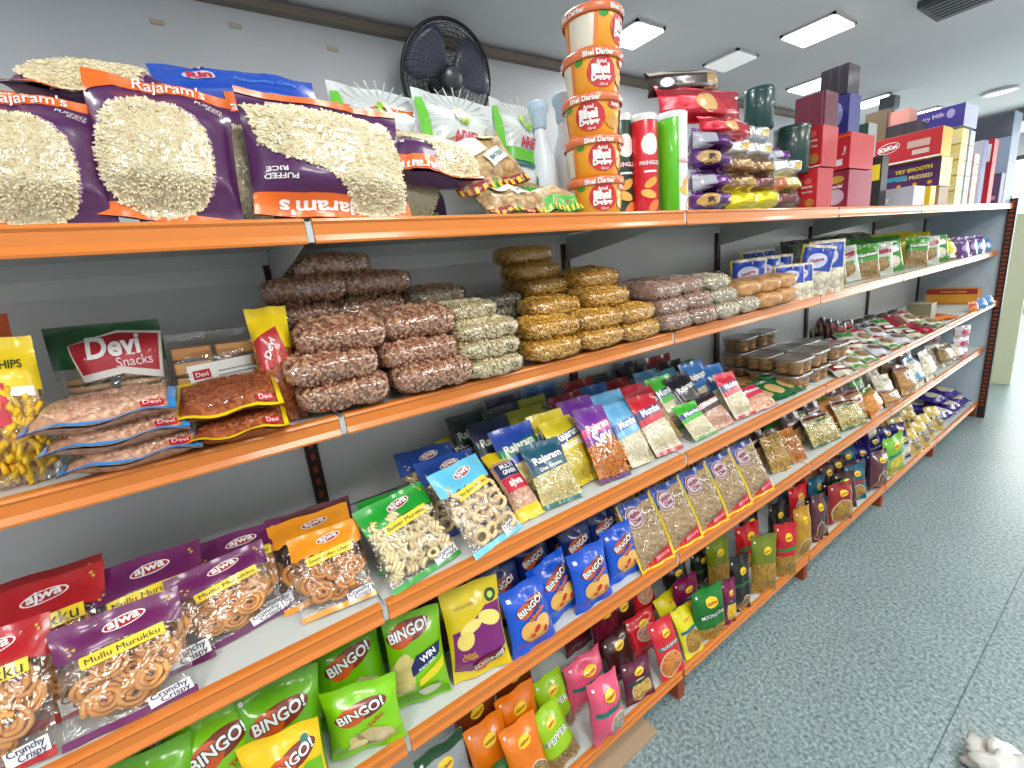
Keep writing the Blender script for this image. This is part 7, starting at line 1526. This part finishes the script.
('n_brown', [-0.16, 2.66, 0.124], [-0.175, -0.023, 1.156], [1.0, 1.0, 1.12], 'dark brown foil bag with yellow oval in the crowd left of violet, fourth'),
('n_black', [-0.06, 2.36, 0.124], [-0.175, -0.019, 1.155], [1.14, 1.0, 0.95], 'black pouch in the crowd left of violet, fifth'),
('n_redwhite', [-0.24, 2.5, 0.126], [-0.175, 0.054, 1.142], [1.0, 1.0, 1.0], 'red and pink bag in the crowd left of violet, sixth'),
('n_bluegreen', [-0.16, 2.8, 0.128], [-0.175, -0.083, 1.167], [1.0, 1.0, 1.0], 'blue-green bag in the crowd left of violet, seventh'),
('n_dkpink', [-0.24, 2.7, 0.13], [-0.175, 0.103, 1.134], [1.0, 1.0, 1.0], 'dark pink foil bag in the crowd left of violet, eighth'),
('n_black', [-0.24, 2.32, 0.124], [-0.175, 0.02, 1.148], [1.14, 1.0, 0.95], 'black pouch in the crowd left of violet, ninth'),
('n_violet', [-0.05, 2.86, 0.127], [-0.21, 0.06, 1.209], [1.08, 1.0, 1.0], 'violet cereal bag at the near edge of the violet heap, first'),
('n_violet', [-0.14, 2.92, 0.125], [-0.21, 0.025, 1.217], [1.08, 1.0, 1.0], 'violet cereal bag at the near edge of the violet heap, second'),
('n_violet', [-0.24, 2.88, 0.131], [-0.211, 0.105, 1.199], [1.08, 1.0, 1.0], 'violet cereal bag at the near edge of the violet heap, third'),
('rusk_bag', [-0.08, 2.62, 0.561], [-0.42, -0.063, 1.32], [1.08, 1.0, 1.07], 'maroon-topped clear bag of rusk with white label far along fourth shelf, first'),
('white_clear', [-0.07, 2.98, 0.558], [-0.419, 0.024, 1.281], [1.17, 1.0, 1.07], 'crinkled clear bag of white snacks far along fourth shelf, second'),
('rusk_bag', [-0.07, 3.28, 0.563], [-0.421, 0.089, 1.252], [1.08, 1.0, 1.07], 'maroon-topped clear bag of rusk with white label far along fourth shelf, third'),
('nest_clear', [-0.06, 3.62, 0.557], [-0.419, -0.022, 1.301], [0.93, 1.0, 1.07], 'clear bag of brown noodle nests far along fourth shelf, fourth'),
('blue_clear', [-0.07, 3.45, 0.562], [-0.42, 0.078, 1.257], [1.17, 1.0, 1.0], 'blue clear snack bag far along fourth shelf, fifth'),
('white_clear', [-0.08, 3.95, 0.556], [-0.419, -0.009, 1.295], [1.17, 1.0, 1.07], 'crinkled clear bag of white snacks far along fourth shelf, sixth'),
('bread_bag', [-0.14, 2.42, 0.558], [-0.419, 0.031, 1.278], [1.08, 1.0, 1.0], 'green-topped clear bag of orange rusk far along fourth shelf, seventh'),
('chips_window', [-0.16, 2.2, 0.557], [-0.419, -0.015, 1.298], [0.93, 1.0, 0.89], 'maroon-topped clear bag of fryums far along fourth shelf, eighth'),
('raj_crimson', [-0.07, 1.09, 0.91], [-0.632, -0.103, 1.542], [0.92, 1.0, 0.95], 'crimson header snack bag squeezed in near the shelf joint, first from left'),
('raj_black', [-0.09, 1.3, 0.907], [-0.63, -0.072, 1.518], [0.92, 1.0, 0.95], 'black header snack bag squeezed in near the shelf joint, second from left'),
('raj_blue', [-0.09, 1.47, 0.903], [-0.628, 0.018, 1.453], [0.92, 1.0, 0.95], 'mid blue header snack bag squeezed in near the shelf joint, third from left'),
('raj_lblue', [-0.17, 1.34, 0.907], [-0.63, -0.071, 1.518], [0.89, 1.0, 0.88], 'light blue header bag of makhana squeezed in near the shelf joint, fourth from left'),
('raj_red', [-0.18, 1.49, 0.904], [-0.629, -0.032, 1.489], [0.92, 1.0, 0.95], 'red and navy header bag of makhana squeezed in near the shelf joint, fifth from left'),
('chips_lime_plain', [-0.07, -0.26, 0.559], [-0.349, 0.043, 1.485], [1.03, 1.0, 1.05], 'green foil bag of chips crowded in at the lower left, first one'),
('chips_lime_plain', [-0.08, -0.06, 0.565], [-0.352, 0.117, 1.458], [1.03, 1.0, 1.05], 'green foil bag of chips crowded in at the lower left, second one'),
('chips_lime_plain', [-0.3, -0.28, 0.558], [-0.349, -0.031, 1.512], [1.03, 1.0, 1.05], 'green foil bag of chips crowded in at the lower left, third one'),
('green_mix', [-0.12, 2.3, 1.258], [-0.209, -0.013, 0.875], [0.92, 1.0, 0.8], 'green bag of namkeen along the far half of the second shelf, first in line'),
('white_lay', [-0.12, 2.45, 1.263], [-0.21, -0.094, 0.893], [1.0, 1.0, 1.14], 'white and maroon snack bag along the far half of the second shelf, second in line'),
('green_lay', [-0.2, 2.36, 1.263], [-0.21, -0.096, 0.893], [1.0, 1.0, 1.07], 'green crinkled snack bag along the far half of the second shelf, third in line'),
('green_mix', [-0.1, 2.62, 1.258], [-0.209, -0.022, 0.877], [0.92, 1.0, 0.8], 'green bag of namkeen along the far half of the second shelf, fourth in line'),
('white_lay', [-0.1, 2.78, 1.259], [-0.21, 0.031, 0.866], [1.0, 1.0, 1.14], 'white and maroon snack bag along the far half of the second shelf, fifth in line'),
('green_lay', [-0.1, 2.94, 1.262], [-0.21, -0.081, 0.89], [1.0, 1.0, 1.07], 'green crinkled snack bag along the far half of the second shelf, sixth in line'),
('green_mix', [-0.1, 3.3, 1.263], [-0.211, 0.102, 0.851], [0.92, 1.0, 0.8], 'green bag of namkeen along the far half of the second shelf, seventh in line'),
('white_lay', [-0.1, 3.5, 1.262], [-0.21, 0.08, 0.856], [1.0, 1.0, 1.14], 'white and maroon snack bag along the far half of the second shelf, eighth in line'),
('green_lay', [-0.1, 3.7, 1.258], [-0.209, -0.013, 0.876], [1.0, 1.0, 1.07], 'green crinkled snack bag along the far half of the second shelf, ninth in line'),
]
BOXES = [
('carton_red', -0.081, -0.01, 1.565, 1.7, 1.829, 0.12, 'red and white carton, bottom left of the red cartons, top shelf'),
('carton_red2', -0.104, -0.01, 1.565, 1.703, 2.084, 0.22, 'crimson carton with pale dome picture, bottom right of the red cartons'),
('carton_red', -0.089, -0.01, 1.705, 1.835, 1.85, 0.12, 'red and white carton, upper left of the red cartons, top shelf'),
('carton_red3', -0.099, -0.01, 1.707, 1.83, 2.078, 0.22, 'red carton with white banner, upper right of the red cartons'),
('carton_maroon', -0.127, -0.03, 1.837, 1.951, 1.905, 0.1, 'plain maroon carton on top of the upper left red carton'),
('carton_grey', -0.295, -0.03, 1.565, 1.662, 2.879, 0.16, 'low silver and violet carton on the top shelf'),
('carton_green', -0.224, -0.16, 1.565, 1.953, 2.674, 0.1, 'narrow dark green carton right of the red cartons'),
('carton_brown', -0.37, -0.27, 1.565, 2.098, 3.234, 0.1, 'tall brown box standing behind the silver carton'),
('carton_yellowblack', -0.183, -0.12, 1.565, 1.809, 2.746, 0.08, 'small yellow and black box right of the green carton'),
('carton_purple', -0.306, -0.03, 1.667, 1.806, 3.248, 0.18, 'purple carton with yellow lettering under the red wafer carton'),
('carton_choc', -0.315, -0.03, 1.808, 1.945, 3.216, 0.16, 'red wafer carton with white lettering in an oval, top shelf'),
('carton_lemon', -0.082, -0.02, 1.565, 1.662, 3.086, 0.08, 'small lemon box between the silver carton and cream stack'),
('carton_redgold', -0.343, -0.06, 0.9, 1.012, 4.547, 0.1, 'red and gold carton on the third shelf, far bay'),
('carton_sage', -0.209, -0.09, 0.9, 1.016, 3.632, 0.1, 'small sage green box before the red and gold carton'),
('carton_violet', -0.13, -0.03, 1.832, 1.965, 2.1, 0.1, 'blue violet packet box beside the maroon carton'),
('carton_black', -0.13, -0.04, 1.967, 2.065, 2.1, 0.1, 'dark grey carton, highest of the carton pile'),
('carton_base', -0.31, -0.03, 1.565, 1.663, 3.26, 0.16, 'plain brown carton under the purple carton, behind the silver one'),
('carton_black', -0.31, -0.14, 1.947, 2.005, 3.24, 0.14, 'black flat box on the red wafer carton'),
('carton_pink', -0.33, -0.18, 2.007, 2.075, 3.25, 0.12, 'pale pink flat box on the black flat box'),
('carton_blueviolet', -0.3, -0.02, 1.965, 2.075, 3.5, 0.25, 'wide blue violet carton at the top of the far boxes'),
('carton_white', -0.085, -0.02, 1.565, 1.925, 3.96, 0.1, 'tall narrow white carton beside the far red one'),
('carton_slim_red', -0.07, -0.015, 1.565, 1.945, 4.17, 0.1, 'tall narrow red carton near the far end'),
('carton_clear', -0.2, -0.09, 1.565, 1.825, 4.35, 0.1, 'grey clear-fronted box near the far end of the top shelf'),
('carton_wrapped', -0.42, -0.0, 1.565, 2.125, 4.5, 0.22, 'big wrapped pale blue carton with dark lid at the shelf end'),
('carton_dusk', -0.07, 0.0, 1.565, 1.755, 4.38, 0.1, 'dusky violet box before the big wrapped carton'),
('carton_cream', -0.095, -0.02, 1.565, 1.641, 3.5, 0.12, 'cream box in the cream stack, first from the bottom'),
('carton_paleblue', -0.095, -0.02, 1.565, 1.641, 3.66, 0.09, 'pale blue box behind the cream stack, first from the bottom'),
('carton_cream', -0.095, -0.02, 1.643, 1.719, 3.5, 0.12, 'cream box in the cream stack, second from the bottom'),
('carton_paleblue', -0.095, -0.02, 1.643, 1.719, 3.66, 0.09, 'pale blue box behind the cream stack, second from the bottom'),
('carton_cream', -0.095, -0.02, 1.721, 1.797, 3.5, 0.12, 'cream box in the cream stack, third from the bottom'),
('carton_paleblue', -0.095, -0.02, 1.721, 1.797, 3.66, 0.09, 'pale blue box behind the cream stack, third from the bottom'),
('carton_cream', -0.095, -0.02, 1.799, 1.875, 3.5, 0.12, 'cream box in the cream stack, fourth from the bottom'),
('carton_paleblue', -0.095, -0.02, 1.799, 1.875, 3.66, 0.09, 'pale blue box behind the cream stack, fourth from the bottom'),
('carton_cream', -0.095, -0.02, 1.877, 1.953, 3.5, 0.12, 'cream box in the cream stack, fifth from the bottom'),
('carton_paleblue', -0.095, -0.02, 1.877, 1.953, 3.66, 0.09, 'pale blue box behind the cream stack, fifth from the bottom'),
('carton_blush', -0.08, -0.02, 1.565, 1.619, 3.8, 0.1, 'blush pink small box in its column, first from the bottom'),
('carton_blush', -0.08, -0.02, 1.621, 1.675, 3.8, 0.1, 'blush pink small box in its column, second from the bottom'),
('carton_blush', -0.08, -0.02, 1.677, 1.731, 3.8, 0.1, 'blush pink small box in its column, third from the bottom'),
('carton_blush', -0.08, -0.02, 1.733, 1.787, 3.8, 0.1, 'blush pink small box in its column, fourth from the bottom'),
('carton_blush', -0.08, -0.02, 1.789, 1.843, 3.8, 0.1, 'blush pink small box in its column, fifth from the bottom'),
]

# ------------------------------------------------------------------ placing everything
CAT = {'rice': 'bag of puffed rice', 'rice_flip': 'bag of puffed rice', 'peanuts': 'pack of peanuts', 'puffs': 'pack of nuts', 'gram': 'pack of gram', 'corn': 'pack of corn', 'brownpack': 'pack of lentils', 'whitepack': 'pack of grain', 'buns': 'pack of biscuits',
       'blue_det': 'detergent', 'white_det': 'detergent', 'banana': 'bag of chips', 'devi': 'bag of biscuits', 'bisc_clear': 'bag of biscuits'}
def catof(k):
    if k in CAT: return CAT[k]
    if k.startswith('chips_') and k != 'chips_window': return 'bag of chips'
    if k.startswith(('sachet', 'flat_')): return 'sachet'
    if k.startswith('murukku'): return 'bag of murukku'
    if k.endswith(('foil', '_coin')) or k in ('choc_pack', 'pinkwhite', 'yellow_dark'): return 'pack'
    return 'bag of snacks'
count = {}
for p in PACKS: count[p[0]] = count.get(p[0], 0) + 1
used = set()
for key, loc, rot, sc, label in PACKS:
    proto = KINDS[key][0]
    o = proto if key not in used else copy_tree(proto)
    if key in used:
        pass
    used.add(key)
    o.location = loc; o.rotation_euler = rot; o.scale = sc
    o['label'] = label; o['category'] = catof(key)
    if count[key] > 1:
        sh = 'top' if loc[2] > 1.5 else ('second' if loc[2] > 1.2 else ('third' if loc[2] > .85 else ('fourth' if loc[2] > .5 else 'lowest')))
        o['group'] = proto.name.split('.')[0].replace('_', ' ') + 's on the ' + sh + ' shelf, ' + key.replace('_', ' ').replace('raj ', '').replace('n ', '')
for key, (o, w, h, t) in KINDS.items():
    if key not in used:
        for ch in list(o.children): bpy.data.objects.remove(ch)
        bpy.data.objects.remove(o)
for b_ in BOXES: carton(*b_)
